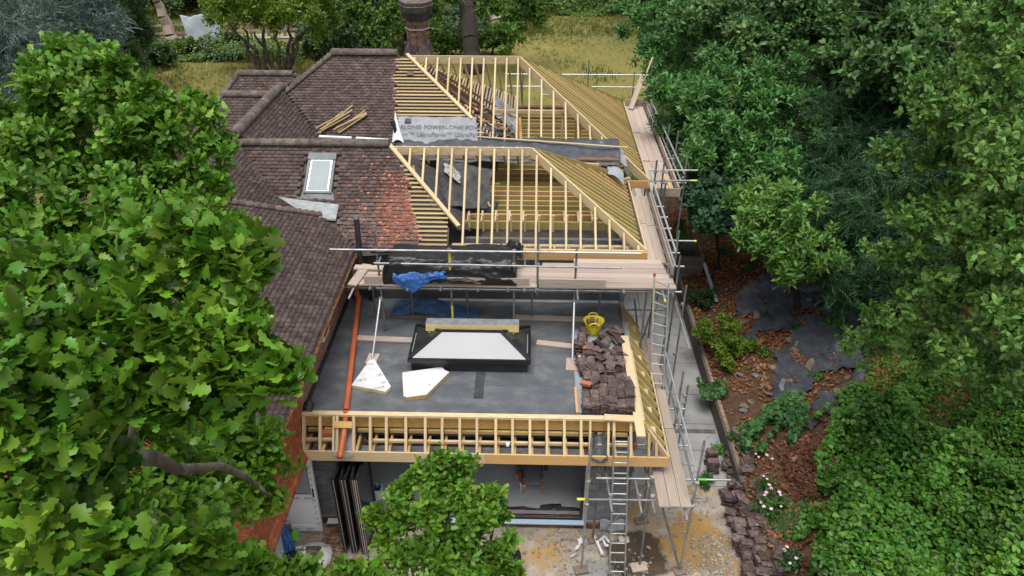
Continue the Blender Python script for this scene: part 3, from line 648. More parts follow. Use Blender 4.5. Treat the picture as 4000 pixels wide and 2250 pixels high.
# rear slope
rpoly = [(-5.55, 21.0), (-6.7, 19.95), (-6.35, 19.62), (-5.62, 18.72), (-5.1, 18.62), (-3.48, 18.66), (-3.55, 18.95), (-3.50, 19.15), (-3.62, 19.35), (-3.60, 19.55), (-3.72, 19.8), (-3.70, 20.05), (-3.8, 20.3), (-3.78, 20.6), (-3.72, 20.8), (-3.75, 21.0)]
rear_roof = deck('rear_roof', [pr(-5.6, 21), pr(-6.9, 19.9), pr(-5.6, 18.4), pr(-1.5, 18.5), pr(-1.55, 19.2), pr(-3.5, 21)], 'felt'); rear_roof['label'] = 'rear tiled slope with bare battens at its stripped edge'
tile_roof('rear', rear_roof, pr(-6.9, 18.45), (1, 0, 0), (0, 1, SR), [pr(x, y) for x, y in rpoly], 0, lambda w: False)
ridge_run(pr(-5.6, 21, .09), pr(-3.75, 21, .09), rear_roof, .13, .30)
ridge_run(pr(-5.6, 21.0, .06), pr(-6.75, 19.95, .05), rear_roof, .085, .12, bump=True, mt='ridge')
# the cross ridge and its right slope between the two roofs
tile_roof('cross2', cross, pc(-5.0, 16.3), (0, 1, 0), (-1, 0, SF), [pc(-6.9, 16.32), pc(-5.3, 17.8), pc(-5.65, 18.75), pc(-6.3, 19.55), pc(-6.9, 19.95)], 0)
deck('cross_roof', [pc(-6.9, 16.3), pc(-5.2, 17.7), pc(-5.5, 18.7), pc(-6.9, 19.95)], 'felt')
ridge_run((CRX, 16.25, CRZ+.07), (CRX, 20.0, CRZ+.07), cross, .135, .22)
# left-hand back slope of the rear hip
deck('rear_roof', [pr(-5.6, 21), pr(-6.9, 19.9), (-7.6, 21, 5.6), (-6.9, 22.3, 5.9)], 'tile')
deck('rear_roof', [(-5.6, 21, 6.85), (-3.5, 21, 6.85), (-3.5, 23.6, 5.0), (-5.6, 23.6, 5.0)], 'felt')
# two small parallel roofs to the left
for (yr, xr0) in ((19.45, -8.3), (21.4, -8.55)):
    z = 6.2; rf = deck('side_roof', [(CRX+.2, yr, z), (xr0, yr, z), (xr0-.7, yr-1.3, z-.95), (CRX+.2, yr-1.3, z-.95)], 'felt')
    deck('side_roof', [(CRX+.2, yr, z), (xr0, yr, z), (xr0-.7, yr+1.2, z-.95), (CRX+.2, yr+1.2, z-.95)], 'tile')
    tile_roof('side', rf, (xr0-.9, yr-1.35, z-.99), (1, 0, 0), (0, 1, .73), [(CRX+.05, yr, z), (xr0, yr, z), (xr0-.7, yr-1.3, z-.95), (CRX+.05, yr-1.3, z-.95)], 0)
    ridge_run((xr0, yr, z+.05), (CRX-.05, yr, z+.05), rf, .115, .3)
    ridge_run((xr0, yr, z+.04), (xr0-.7, yr-1.3, z-.90), rf, .08, .16, bump=True)
# ------------------------------------------------------------------ battens on the stripped parts
def edge_x(y, P):
    c = [P[i][0]+(P[i+1][0]-P[i][0])*(y-P[i][1])/(P[i+1][1]-P[i][1]) for i in range(len(P)-1) if min(P[i][1], P[i+1][1]) <= y <= max(P[i][1], P[i+1][1]) and P[i][1] != P[i+1][1]]
    return c[0] if c else P[0][0]
fe, re_ = fpoly[5:], rpoly[5:]
def hipx_f(y): return -3.3+(16.3-y)*1.62/1.47
y = 14.42
while y < 16.2:
    x1 = min(hipx_f(y)-.03, -1.83); x0 = edge_x(y, fe)-.1
    if x1 > x0: beam('batten', pf(x0, y, .03), pf(x1, y, .03), .042, .025, 'batten', front_roof, (0, -SF, 1))
    y += .082
def hipx_r(y): return -3.5+(21-y)*1.90/1.7
y = 18.95
while y < 20.95:
    x1 = hipx_r(y)-.03; x0 = edge_x(y, re_)-.1
    if x1 > x0: beam('batten', pr(x0, y, .03), pr(x1, y, .03), .045, .025, 'batten', rear_roof, (0, -SR, 1))
    y += .088
# loose tiles sitting on the battens, shards and moss on the tiles
for (x, y) in ((-3.35, 20.5), (-3.3, 19.25)):
    o = bpy.data.objects.new('roof_tile', tile_me); COL.objects.link(o); o.parent = rear_roof; place(o, Matrix.Translation(pr(x, y, .06)) @ Matrix.Rotation(math.atan(SR), 4, 'X') @ Matrix.Scale(1.2, 4))
n = 1900; P = []; S = []
for i in range(n):
    if random.random() < .8: t = random.random()**.6; x = random.gauss(-3.05+.5*t, .42+.25*t); y = 16.0-1.6*t
    else: x, y = random.uniform(-5.3, -2.6), random.uniform(14.5, 16.1)
    if y < 14.35 or x < -4.3 and (y < 15.0) or x > edge_x(y, fe)+.02 or -5.25 < x < -4.4 and y > 15.3: continue
    P.append(pf(x, y, .045)); S.append(random.choice((.012, .016, .02, .025, .035, .05, .065)) * random.uniform(.7, 1.25))
for i in range(90): x, y = random.gauss(-4.3, .5), random.uniform(18.7, 20.6); P.append(pr(x, y, .045)); S.append(random.uniform(.012, .035))
T = np.array([(-.6, -.5, 0), (.5, -.6, .1), (.7, .1, .05), (.1, .6, .16), (-.5, .35, .05), (0, 0, .3)]); TF_ = [(0, 1, 5), (1, 2, 5), (2, 3, 5), (3, 4, 5), (4, 0, 5)]
nn = len(P); ang = RNG.uniform(0, 6.28, nn); Yv = np.stack([np.cos(ang), np.sin(ang), np.sin(ang)*.8], 1); Nv = np.tile((0, -.64, .77), (nn, 1))+RNG.normal(0, .15, (nn, 3))
o = link('tile_shards', scatter_mesh('tile_shards', T, TF_, np.array([p[:] for p in P]), frames(Yv, Nv), np.array(S)[:, None]*np.array([[1, 1, .5]]), RNG.uniform(0, 1, nn), 'shard', False), None, house); place(o, Matrix.Identity(4)); tag(o, kind='stuff')
n = 1500; cl = [(-2.95, 15.2, .25), (-2.7, 14.75, .25), (-5.5, 15.75, .12), (-5.15, 15.45, .1), (-5.35, 16.0, .12), (-5.75, 15.35, .1), (-5.9, 15.6, .09), (-3.3, 14.7, .35), (-3.5, 15.1, .3), (-3.9, 14.5, .3)]
P = []
for i in range(n):
    c = random.choice(cl); x, y = random.gauss(c[0], c[2]), random.gauss(c[1], c[2]*.7)
    if 14.36 < y < 16.2 and x < edge_x(y, fe): P.append(pf(x, y, .038)[:])
P = np.array(P); T = np.array([(0, -.6, 0), (.35, 0, .25), (0, .6, 0), (-.35, 0, .2)])
o = link('roof_moss', scatter_mesh('roof_moss', T, [(0, 1, 2, 3)], P, randrot(len(P), .6), RNG.uniform(.012, .035, (len(P), 1)), RNG.uniform(0, 1, len(P)), 'moss', False), None, house); place(o, Matrix.Identity(4)); tag(o, kind='stuff')
# lead flashing
def sheet(name, fn, nu, nv, mt, parent=None, th=.004, smooth=True):
    V = [fn(i/nu, j/nv) for j in range(nv+1) for i in range(nu+1)]; f = [(j*(nu+1)+i, j*(nu+1)+i+1, (j+1)*(nu+1)+i+1, (j+1)*(nu+1)+i) for j in range(nv) for i in range(nu)]
    me = mesh(name, V, f, smooth); o = link(name, me, mt)
    if parent is not None: o.parent = parent; place(o, Matrix.Identity(4))
    if th: s = o.modifiers.new('s', 'SOLIDIFY'); s.thickness = th
    return o
def lerp4(A, B, C, D, s, t): return (A*(1-s)+B*s)*(1-t)+(D*(1-s)+C*s)*t
la, lb, lc, ld = pf(-5.78, 15.24, .085), pf(-4.32, 15.10, .085), pf(-4.36, 14.80, .085), pf(-4.85, 14.82, .085)
sheet('lead_flashing', lambda s, t: lerp4(la, lb, lc, ld, s, t)+Vector((0, 0, .008*float(vnoise(s*6, t*5, 1.5, 4)))), 20, 8, 'lead', house)
# roof window in the front slope
nf = Vector((0, -SF, 1)).normalized()
rwn = MB(); A, B, C, D = pf(-5.17, 15.36, .0), pf(-4.53, 15.36, 0), pf(-4.50, 16.10, 0), pf(-5.12, 16.10, 0)
rwn.prism([A, B, C, D], nf*.075); rwo = part(rwn, 'roof_window', 'felt')
rwo.data.materials.clear(); rwo.data.materials.append(MAT['slate'])
ins = lambda s, t, d: lerp4(A, B, C, D, s, t)+nf*d
m = MB(); m.prism([ins(.10, .04, .076), ins(.90, .04, .076), ins(.90, .86, .076), ins(.10, .86, .076)], nf*.012); m.build('frame_trim', 'galv_bright', rwo)
m = MB(); m.prism([ins(.15, .055, .089), ins(.85, .055, .089), ins(.85, .83, .089), ins(.15, .83, .089)], nf*.004); m.build('pane', 'glass_pale', rwo)
m = MB(); m.prism([ins(-.03, .86, .05), ins(1.03, .86, .05), ins(1.02, 1.03, .05), ins(-.02, 1.03, .05)], nf*.06); m.build('top_cover', 'slate', rwo)
for s in (0, .94): m = MB(); m.prism([ins(s-.01, -.01, .07), ins(s+.07, -.01, .07), ins(s+.07, .9, .07), ins(s-.01, .9, .07)], nf*.02); m.build('side_cover', 'slate', rwo)
m = MB(); m.prism([pf(-5.27, 15.16, .03), pf(-4.43, 15.16, .03), pf(-4.50, 15.36, .045), pf(-5.20, 15.36, .045)], nf*.008); m.build('apron', 'slate', rwo)
# ------------------------------------------------------------------ new timber roof frames
frame_front = part(MB().beam((-3.3, FR_Y, FR_Z-.09), (.02, FR_Y, FR_Z-.09), .04, .20), 'front_roof_frame', 'pine')
PA = Vector((.01, FR_Y, FR_Z))
def lay(name, p, q, w, h, mt, par, dz=0): return beam(name, Vector(p)+Vector((0, 0, dz)), Vector(q)+Vector((0, 0, dz)), w, h, mt, par)
C1, C2 = Vector((2.58, 14.38, EZ)), Vector((2.58, 18.2, EZ))
lay('hip_rafter', PA+Vector((0, 0, -.07)), C1+Vector((0, 0, -.02)), .05, .20, 'pine', frame_front)
lay('hip_rafter', PA+Vector((0, 0, -.08)), Vector((2.3, 17.95, EZ+.25)), .05, .18, 'treated', frame_front)
lay('lay_board', pf(-3.3, 16.3, .07), pf(-1.58, 14.74, .07), .10, .04, 'pine', frame_front)
x = -3.12; i = 0
while x < 2.45:
    top = pf(x, 16.28) if x <= 0 else pf(x, 16.28-(x-.0)*(16.28-14.4)/2.55)
    yb = 14.40 if x > -1.75 else 16.3-(x+3.3)*1.47/1.62+.02
    if top.y-yb > .05: beam('rafter', top+Vector((0, 0, -.03)), pf(x+random.uniform(-.01, .01), yb, -.03), .045, .10, 'pine', frame_front, (0, -SF, 1))
    i += 1; x += .327+random.uniform(-.012, .012)
# rear face rafters of the front roof, stopping at the valley gutter
x = -2.95
while x < .0:
    beam('rafter', (x, 16.33, FR_Z-.04), (x+.02, 17.75, FR_Z-.04-1.42*SF*.78), .045, .12, 'treated', frame_front); x += .33
# hip-end jack rafters
y = 14.75
while y < 18.1:
    if y < FR_Y: t = (y-14.4)/(FR_Y-14.4); tx = 2.55*(1-t); tz = EZ+(FR_Z-EZ)*t
    else: t = 1-(y-FR_Y)/(18.25-FR_Y); tx = 2.55*(1-t); tz = EZ+(FR_Z-EZ)*t
    beam('rafter', (tx, y, tz-.06), (2.50, y, EZ-.06), .05, .16, random.choice(('treated', 'treated', 'orange_pine')), frame_front); y += .235
for (p, q) in (((-1.95, 14.32, EZ-.09), (2.63, 14.32, EZ-.09)),): lay('fascia', p, q, .03, .22, 'orange_pine', frame_front)
lay('fascia', (2.615, 14.335, EZ-.09), (2.615, 18.2, EZ-.09), .03, .20, 'pine', frame_front)
lay('eaves_trim', (-1.95, 14.36, EZ+.03), (2.6, 14.36, EZ+.03), .05, .025, 'pine', frame_front)
lay('fascia', (2.64, 18.17, EZ-.09), (3.18, 18.17, EZ-.09), .03, .22, 'orange_pine', frame_front)
lay('wall_plate', (-1.75, 14.72, 4.31), (2.3, 14.72, 4.31), .10, .07, 'pine', frame_front)
lay('beam', (-1.6, 15.55, 4.42), (2.05, 15.55, 4.42), .06, .20, 'treated', frame_front)
lay('beam', (-1.7, 16.02, 4.36), (1.75, 16.02, 4.36), .06, .22, 'orange_pine', frame_front)
x = -1.45
while x < 2.2:
    lay('hanger', (x, 15.62, 4.46), (x, 16.05, 4.50), .045, .10, 'pine', frame_front); lay('strut', (x+.06, 14.72, 4.3), (x+.06, 14.5, 4.36), .045, .09, 'pine', frame_front)
    if x < 2.0: beam('stud', (x+.05, 15.47, 4.30), (x+.05, 15.47, 4.72), .05, .05, 'pine', frame_front, (0, 1, 0))
    x += .327
y = 16.25
while y < 18.9:
    lay('ceiling_joist', (-1.75 if y > 16.5 else -1.3, y, 4.24), (2.35, y, 4.24), .05, .15, random.choice(('treated', 'orange_pine', 'treated')), frame_front); y += .285
# rear frame
frame_rear = part(MB().beam((-3.5, RR_Y, RR_Z-.08), (-.34, RR_Y, RR_Z-.08), .04, .22), 'rear_roof_frame', 'pine')
PB = Vector((-.35, RR_Y, RR_Z)); D1, D2 = Vector((3.12, 18.22, EZ)), Vector((3.12, 24.7, EZ))
lay('hip_rafter', PB+Vector((0, 0, -.08)), D1+Vector((0, 0, -.03)), .05, .23, 'pine', frame_rear)
lay('hip_rafter', PB+Vector((0, 0, -.08)), D2+Vector((0, 0, -.03)), .05, .20, 'treated', frame_rear)
lay('lay_board', pr(-3.5, 21, .07), pr(-1.58, 19.28, .07), .10, .04, 'pine', frame_rear)
x = -3.28
while x < 2.3:
    if x <= -.35: top = pr(x, 20.98)
    else: t = (x+.35)/3.47; top = Vector((x, RR_Y-2.78*t, RR_Z-2.48*t))
    if x < -1.55: yb = 21-(x+3.5)*1.72/1.92+.02
    else: yb = 18.72
    if top.y-yb > .12: beam('rafter', top+Vector((0, 0, -.03)), pr(x, yb, -.03), .045, .10, 'pine', frame_rear, (0, -SR, 1))
    # far side of the rear roof
    if -3.2 < x <= -.3:
        beam('rafter', (x+.03, 21.02, RR_Z-.05), (x+.08, min(24.6, 21.15+(x+3.5)*1.0), RR_Z-.05-min(3.6, .15+(x+3.5)*1.0)*.69), .045, .10, 'pine', frame_rear)
    x += .325+random.uniform(-.01, .01)
lay('lay_board', (-3.35, 21.15, RR_Z-.12), (-.45, 23.75, RR_Z-1.95), .10, .04, 'pine', frame_rear)
y = 18.45
while y < 24.65:
    if y < RR_Y: t = (y-18.22)/(RR_Y-18.22)
    else: t = 1-(y-RR_Y)/(24.72-RR_Y)
    tx = 3.12-3.47*t; tz = EZ+(RR_Z-EZ)*t
    beam('rafter', (tx, y, tz-.07), (3.06, y, EZ-.07), .05, .17, 'treated', frame_rear); y += .285
lay('fascia', (3.15, 18.2, EZ-.07), (3.15, 24.75, EZ-.07), .03, .20, 'pine', frame_rear)
lay('purlin', (-1.0, 20.15, 5.60), (1.15, 20.15, 5.60), .05, .09, 'pine', frame_rear)
for x in (-.75, -.35, .9, 1.3): beam('post', (x, 20.2, 4.1), (x, 20.2, 5.6), .06, .06, random.choice(('treated', 'orange_pine', 'pine')), frame_rear, (0, 1, 0))
beam('post', (1.35, 19.75, 4.1), (1.35, 19.75, 5.55), .13, .07, 'orange_pine', frame_rear, (0, 1, 0))
beam('prop', (-.2, 19.6, 4.3), (-.32, 20.5, 5.3), .08, .03, 'orange_pine', frame_rear)
y = 19.2
while y < 24.4:
    lay('ceiling_joist', (-.9, y, 4.2), (2.7, y, 4.2), .05, .15, 'treated', frame_rear); y += .31
lay('binder', (-.6, 23.4, 4.5), (1.6, 23.4, 4.5), .05, .10, 'pine', frame_rear)
lay('binder', (-.7, 22.6, 4.45), (1.9, 22.6, 4.45), .05, .10, 'treated', frame_rear)
# valley corner carpentry
for (p, q, w, h, mt) in (((2.0, 18.35, 4.45), (2.0, 17.8, 4.75), .05, .16, 'pine'), ((2.45, 18.25, 4.35), (2.15, 18.9, 5.0), .05, .10, 'pine'), ((2.3, 18.3, 4.3), (2.7, 18.45, 4.35), .09, .10, 'pine'), ((1.9, 18.5, 4.62), (2.3, 18.45, 4.6), .10, .14, 'treated'), ((2.35, 18.2, 4.2), (2.4, 18.9, 4.9), .045, .14, 'pine')): lay('noggin', p, q, w, h, mt, frame_rear)
# old hip face inside the rear frame: battens, broken sarking, exposed old rafters
def po(x, y, d=0): return Vector((x, y, RR_Z-.1-(x+3.5)*.62+d))
old = deck('old_hip_roof', [po(-3.5, 21), po(-1.5, 19.3), po(-.45, 19.2), po(-.45, 23.6), po(-1.2, 23.0)], 'felt'); old['label'] = 'old half dismantled hip face with broken battens'
for i in range(34):
    x = -3.3+i*.085; ya = 21-(x+3.5)*.86; yb = 21+(x+3.5)*.82
    for (s, e) in ((ya, ya+(yb-ya)*random.uniform(.12, .26)), (ya+(yb-ya)*random.uniform(.46, .5), yb+.1)):
        if e-s > .1: beam('batten', po(x, s, .04), po(x+random.uniform(-.02, .02), e, .04), .05, .022, random.choice(('batten', 'board', 'batten')), old)
for (a, b) in ((20.55, 19.9), (21.0, 20.9), (21.3, 21.7)):
    beam('old_rafter', po(-2.7, a, .06), po(-.4, b-.3, .02), .07, .13, 'old_timber', old)
for i in range(46):
    x, y = random.uniform(-1.7, -.5), random.uniform(19.3, 20.6); p = po(x, y, .05+random.uniform(0, .15)); a = random.uniform(0, 6.28)
    beam('broken_lath', p, p+Vector((math.cos(a)*.22, math.sin(a)*.22, random.uniform(-.06, .06))), .06, .012, random.choice(('old_timber', 'orange_pine', 'board_dark')), old)
sheet('torn_felt', lambda s, t: po(-1.1+.75*s, 20.6+1.7*t-.5*s, .12+.10*float(vnoise(s*4, t*6, 1.4, 6))), 18, 26, 'membrane_grey', old)
sheet('torn_felt', lambda s, t: po(-2.0+.55*s+.4*t, 19.55-.28*t+.25*s, .08+.06*float(vnoise(s*5, t*5, 1.4, 2))), 12, 12, 'membrane_black', old)
sheet('torn_felt', lambda s, t: po(-1.2+.9*s, 19.25+.3*t, .1+.08*float(vnoise(s*5, t*5, 1.4, 12))), 12, 8, 'membrane_black', old)
# black membrane over the old hip face of the front roof
def po2(s, t):
    a = pf(-3.2, 16.25)+(pf(-1.62, 14.80)-pf(-3.2, 16.25))*s; b = Vector((-3.0, 16.6, 5.85)).lerp(Vector((-.75, 16.9, 4.45)), s)
    p = a.lerp(b, t); sag = -.28*math.sin(math.pi*t)*s**.7
    return p+Vector((0, 0, sag-.09+.035*float(vnoise(s*9+t*2, t*9, 1.2, 3))+.02*float(vnoise(s*20, t*22, 1.2, 5))))
sheet('black_membrane', po2, 46, 40, 'membrane_mid', house)
sheet('black_membrane', lambda s, t: lerp4(Vector((-2.0, 15.75, 4.78)), Vector((-1.02, 16.15, 4.55)), Vector((-.88, 17.2, 5.12)), Vector((-2.3, 17.1, 5.42)), s, t)+Vector((.05*math.sin(t*7), 0, -.10*math.sin(math.pi*s)*math.sin(math.pi*t)+.035*float(vnoise(s*8, t*8, 1.3, 9)))), 34, 32, 'membrane_mid', house)
# valley gutter strip between the two roofs
def valley(s, t):
    x = -3.6+(2.35+3.6)*s; y = 18.86-.95*t; z = 5.20+.12*(1-t)-.14*t-.08*s*t
    return Vector((x, y-.05*s, z+.03*float(vnoise(s*34, t*3, 1.0, 6))+.012*float(vnoise(s*60, t*9, 1.1, 8))))
sheet('valley_membrane', valley, 120, 12, 'membrane_blue', house)
m = MB(); m.bx(-3.5, 2.3, 17.98, 18.7, 5.04, 5.08); part(m, 'valley_board', 'old_timber')
# printed grey breather membrane
def pmem(s, t): 
    x = -3.62+2.15*s+.10*t; y = 19.32-.72*t
    return pr(x, y, .06+.012*float(vnoise(s*10, t*6, 1.2, 2))+.01*float(vnoise(s*24, t*12, 1.1, 3)))
bm_ = sheet('breather_membrane', pmem, 50, 20, 'membrane_grey', house); bm_['label'] = 'pale grey printed breather membrane on the rear slope'
def text_obj(name, txt, size, M, mt, parent, extr=.0006):
    cu = bpy.data.curves.new(name, 'FONT'); cu.body = txt; cu.size = size; cu.extrude = extr; cu.align_x = 'LEFT'
    tmp = bpy.data.objects.new(name, cu); COL.objects.link(tmp); dg = bpy.context.evaluated_depsgraph_get(); me = bpy.data.meshes.new_from_object(tmp.evaluated_get(dg)); bpy.data.objects.remove(tmp)
    o = link(name, me, None, parent); me.materials.clear(); me.materials.append(MAT[mt]); return place(o, M)
RM = Matrix.Rotation(math.atan(SR), 4, 'X')
for (tx, ty, txt, sz) in ((-3.50, 18.98, 'RLON\u00ae POWERLON\u00ae POWERLON\u00ae P', .170), (-3.42, 18.79, 'm\u2122 UltraPerm\u2122 UltraPerm\u2122 U', .185)):
    text_obj('printed_text', txt, sz, Matrix.Translation(pr(tx, ty, .095)) @ RM, 'ink_grey', bm_)
sheet('breather_membrane', lambda s, t: Vector((1.85+.62*s+.1*t, 18.72-.55*t-.1*s, 5.22-.22*t-.12*s*s+.07*float(vnoise(s*6, t*6, 1.2, 4)))), 24, 20, 'membrane_grey', house)
sheet('breather_membrane', lambda s, t: Vector((2.0+.42*s, 18.05-.42*t-.25*s, 5.0-.15*t-.20*s+.05*math.sin(s*3.1)+.02*float(vnoise(s*5, t*5, 1.2, 5)))), 16, 14, 'tarp_pale', house)
sheet('black_membrane', lambda s, t: Vector((1.35+.55*s, 17.75-.35*t-.1*s, 5.0-.33*t-.1*s+.03*float(vnoise(s*6, t*6, 1.2, 7)))), 16, 12, 'membrane_black', house)
sheet('folded_flap', lambda s, t: pr(-3.68+.05*s+.30*t*s, 19.3-.75*t, .08+.12*math.sin(math.pi*s)+.05*t), 10, 10, 'white_pvc', house)
# vent pipe through the membrane
vp = part(MB().tube(pr(-3.5, 18.72, -.3), pr(-3.62, 18.82, .36), .045, n=12), 'vent_pipe', 'black_pipe', smooth=False)
m = MB(); m.tube(pr(-3.62, 18.82, .33), pr(-3.66, 18.86, .44), .065, n=12); m.build('cowl', 'black_pipe', vp); m = MB(); m.tube(pr(-3.53, 18.74, .05), pr(-3.55, 18.76, .12), .06, n=12); m.build('collar', 'black_pipe', vp)
# tall black soil pipe at the inside corner
sp = part(MB().tube((-3.70, 13.95, 4.05), (-3.74, 14.25, 5.25), .062, n=14), 'soil_pipe', 'black_pipe')
m = MB(); m.tube((-3.70, 13.95, 4.0), (-3.70, 13.95, 4.14), .085, n=14); m.tube((-3.70, 13.96, 4.05), (-3.62, 14.1, 3.95), .07, n=14); m.tube((-3.64, 14.3, 3.95), (-3.62, 14.3, 3.1), .055, n=12); m.build('pipe_bend', 'black_pipe', sp)
m = MB(); m.tube((-3.739, 14.24, 5.2), (-3.741, 14.26, 5.27), .068, n=14); m.build('pipe_cap', 'slate', sp)
m = MB(); m.beam((-1.95, 14.37, 4.34), (-3.75, 14.37, 4.34), .10, .12); part(m, 'gutter', 'black_pipe')
# battens bundles and white trims on the ridge are loose things -> items
# ------------------------------------------------------------------ chimneys
def chimney(cx, cy, z0):
    ch = MB(); ch.bx(cx-.36, cx+.36, cy-.36, cy+.36, z0-1.6, z0+.15); c = part(ch, 'chimney', 'brick_dark')
    def ngon(r, z, n=6, off=math.pi/6): return [Vector((cx+r*math.cos(off+2*math.pi*i/n), cy+r*math.sin(off+2*math.pi*i/n), z)) for i in range(n)]
    # pointed weathering at the base
    for s in range(4):
        a = s*math.pi/2; R = Matrix.Translation((cx, cy, 0)) @ Matrix.Rotation(a, 4, 'Z')
        for k in (-.2, .2):
            m = MB(); m.add([R @ Vector(p) for p in ((k-.2, -.40, z0+.10), (k+.2, -.40, z0+.10), (k, -.30, z0+.42), (k, -.05, z0+.45), (k-.2, -.05, z0+.10), (k+.2, -.05, z0+.10))], [(0, 1, 2), (0, 2, 3, 4), (1, 5, 3, 2)]); m.build('weathering', 'soot', c)
    m = MB()
    # hexagonal shaft of real brick courses
    z = z0+.1; k = 0; R0 = .335
    while z < z0+1.02:
        pts = ngon(R0, z, 6, (0)); 
        for i in range(6):
            p, q = pts[i], pts[(i+1) % 6]; d = (q-p); nb = 2; o = .5 if (k+i) % 2 else 0
            for b in range(nb+1):
                s = max(0, (b-o)/nb); e = min(1, (b+1-o)/nb)
                if e-s > .1:
                    aa, bb = p+d*(s+.012), p+d*(e-.012); inn = (Vector((cx, cy, z))-(aa+bb)/2).normalized()*.05
                    m.beam(aa+inn+Vector((0, 0, .034)), bb+inn+Vector((0, 0, .034)), .1, .064)
        z += .075; k += 1
    o = m.build('brick_courses', 'brick_dark', c); tag(o, kind='stuff')
    m = MB(); m.add(ngon(R0-.02, z0)+ngon(R0-.02, z0+1.6), [tuple(range(6)), tuple(range(6, 12))]+[(i, (i+1) % 6, 6+(i+1) % 6, 6+i) for i in range(6)])
    m2 = MB(); P0 = [Vector((cx+(R0-.014)*math.cos(2*math.pi*i/6), cy+(R0-.014)*math.sin(2*math.pi*i/6), 0)) for i in range(6)]
    m2.prism([p+Vector((0, 0, z0)) for p in P0], (0, 0, 1.5)); m2.build('mortar_core', 'mortar_dark', c)
    # string course and corbelled head
    def ring(r, za, zb_, nm, mt): 
        mm = MB(); mm.prism([Vector((cx+r*math.cos(2*math.pi*i/6), cy+r*math.sin(2*math.pi*i/6), za)) for i in range(6)], (0, 0, zb_-za)); return mm.build(nm, mt, c)
    ring(.37, z0+.78, z0+.805, 'string_course', 'mortar')
    for i in range(6): ring(.35+.026*i, z0+1.02+i*.052, z0+1.07+i*.052, 'corbel', 'soot')
    ring(.49, z0+1.332, z0+1.54, 'head', 'soot'); ring(.50, z0+1.43, z0+1.445, 'wire_band', 'galv')
    mm = MB(); b_ = [Vector((cx+.47*math.cos(2*math.pi*i/6), cy+.47*math.sin(2*math.pi*i/6), z0+1.54)) for i in range(6)]; t_ = [Vector((cx+.15*math.cos(2*math.pi*i/6), cy+.15*math.sin(2*math.pi*i/6), z0+1.66)) for i in range(6)]
    mm.add(b_+t_, [tuple(range(6, 12))]+[(i, (i+1) % 6, 6+(i+1) % 6, 6+i) for i in range(6)]); mm.build('flaunching', 'ridge', c)
    return c
chimney(-3.32, 22.1, 6.62)['label'] = 'hexagonal brick chimney stack with dark corbelled head'
q0 = U(640, 470, y=20.5)
m = MB(); m.bx(-10.75, -9.95, 20.3, 21.0, 3.0, 5.62); c2 = part(m, 'chimney', 'soot')
z = 4.7
acc = MB()
while z < 5.55:
    for i in range(4): acc.bx(-10.76+i*.21, -10.57+i*.21, 20.28, 20.36, z, z+.065)
    for i in range(4): acc.bx(-10.01, -9.93, 20.3+i*.18, 20.47+i*.18, z, z+.065)
    z += .075
o = acc.build('brick_courses', 'brick_dark', c2); tag(o, kind='stuff')
sheet('flaunching', lambda s, t: Vector((-10.80+.90*s, 20.25+.8*t, 5.62+.20*math.sin(math.pi*s)*math.sin(math.pi*t)**.5)), 12, 10, 'ridge', c2, th=.02)
# ================================================================== FLAT ROOFED EXTENSION (parts of the house)
FX0, FX1, FY0, FY1 = -4.2, 2.12, 10.45, 14.5
HX0, HX1, HY0, HY1 = -2.2, -.13, 11.86, 12.74          # opening under the roof lantern
m = MB(); V8 = [(x, y, z) for z in (ZR-.32, ZR) for x, y in ((FX0, FY0), (FX1, FY0), (FX1, FY1), (FX0, FY1), (HX0, HY0), (HX1, HY0), (HX1, HY1), (HX0, HY1))]
m.add(V8, [(a+k*8, b+k*8, b+4+k*8, a+4+k*8) for k in (0, 1) for a, b in ((0, 1), (1, 2), (2, 3), (3, 0))]+[(a, b, b+8, a+8) for a, b in ((0, 1), (1, 2), (2, 3), (3, 0), (4, 5), (5, 6), (6, 7), (7, 4))]); fr = part(m, 'flat_roof', 'rubber'); fr['label'] = 'dark grey rubber flat roof of the extension'
for yy in (11.32, 12.28, 13.2): m = MB(); m.bx(FX0+.06, FX1-.1, yy, yy+.05, ZR, ZR+.004); m.build('membrane_seam', 'rubber', fr)
for (xa, ya, yb) in ((-3.55, 10.5, 14.4), (-1.05, 10.9, 11.72), (-.86, 10.9, 11.72)): m = MB(); m.bx(xa, xa+.035, ya, yb, ZR+.001, ZR+.0055); m.build('membrane_seam', 'rubber', fr)
m = MB(); m.bx(-1.03, -.84, 10.92, 11.72, ZR+.001, ZR+.0065); m.build('membrane_patch', 'membrane_black', fr)
# angled black upstand along the wing wall and the back wall
m = MB(); m.add([(FX0+.04, FY0-.02, ZR+.002), (FX0+.04, FY1, ZR+.002), (FX0-.01, FY1, ZR+.08), (FX0-.01, FY0-.02, ZR+.08)], [(0, 1, 2, 3)]); m.add([(FX0, FY1-.10, ZR+.002), (FX1, FY1-.10, ZR+.002), (FX1, FY1-.005, ZR+.16), (FX0, FY1-.005, ZR+.16)], [(0, 1, 2, 3)]); m.build('upstand', 'black_pipe', fr)
sheet('membrane_flap', lambda s, t: Vector((FX0-.05+.22*s, FY0-.05+.2*t, ZR+.03+.08*math.sin(math.pi*s)+.06*t)), 8, 8, 'black_pipe', fr)
m = MB(); m.bx(-2.1, 2.1, 14.30, 14.42, ZR+.004, ZR+.02); m.build('membrane_seam', 'membrane_grey', fr)
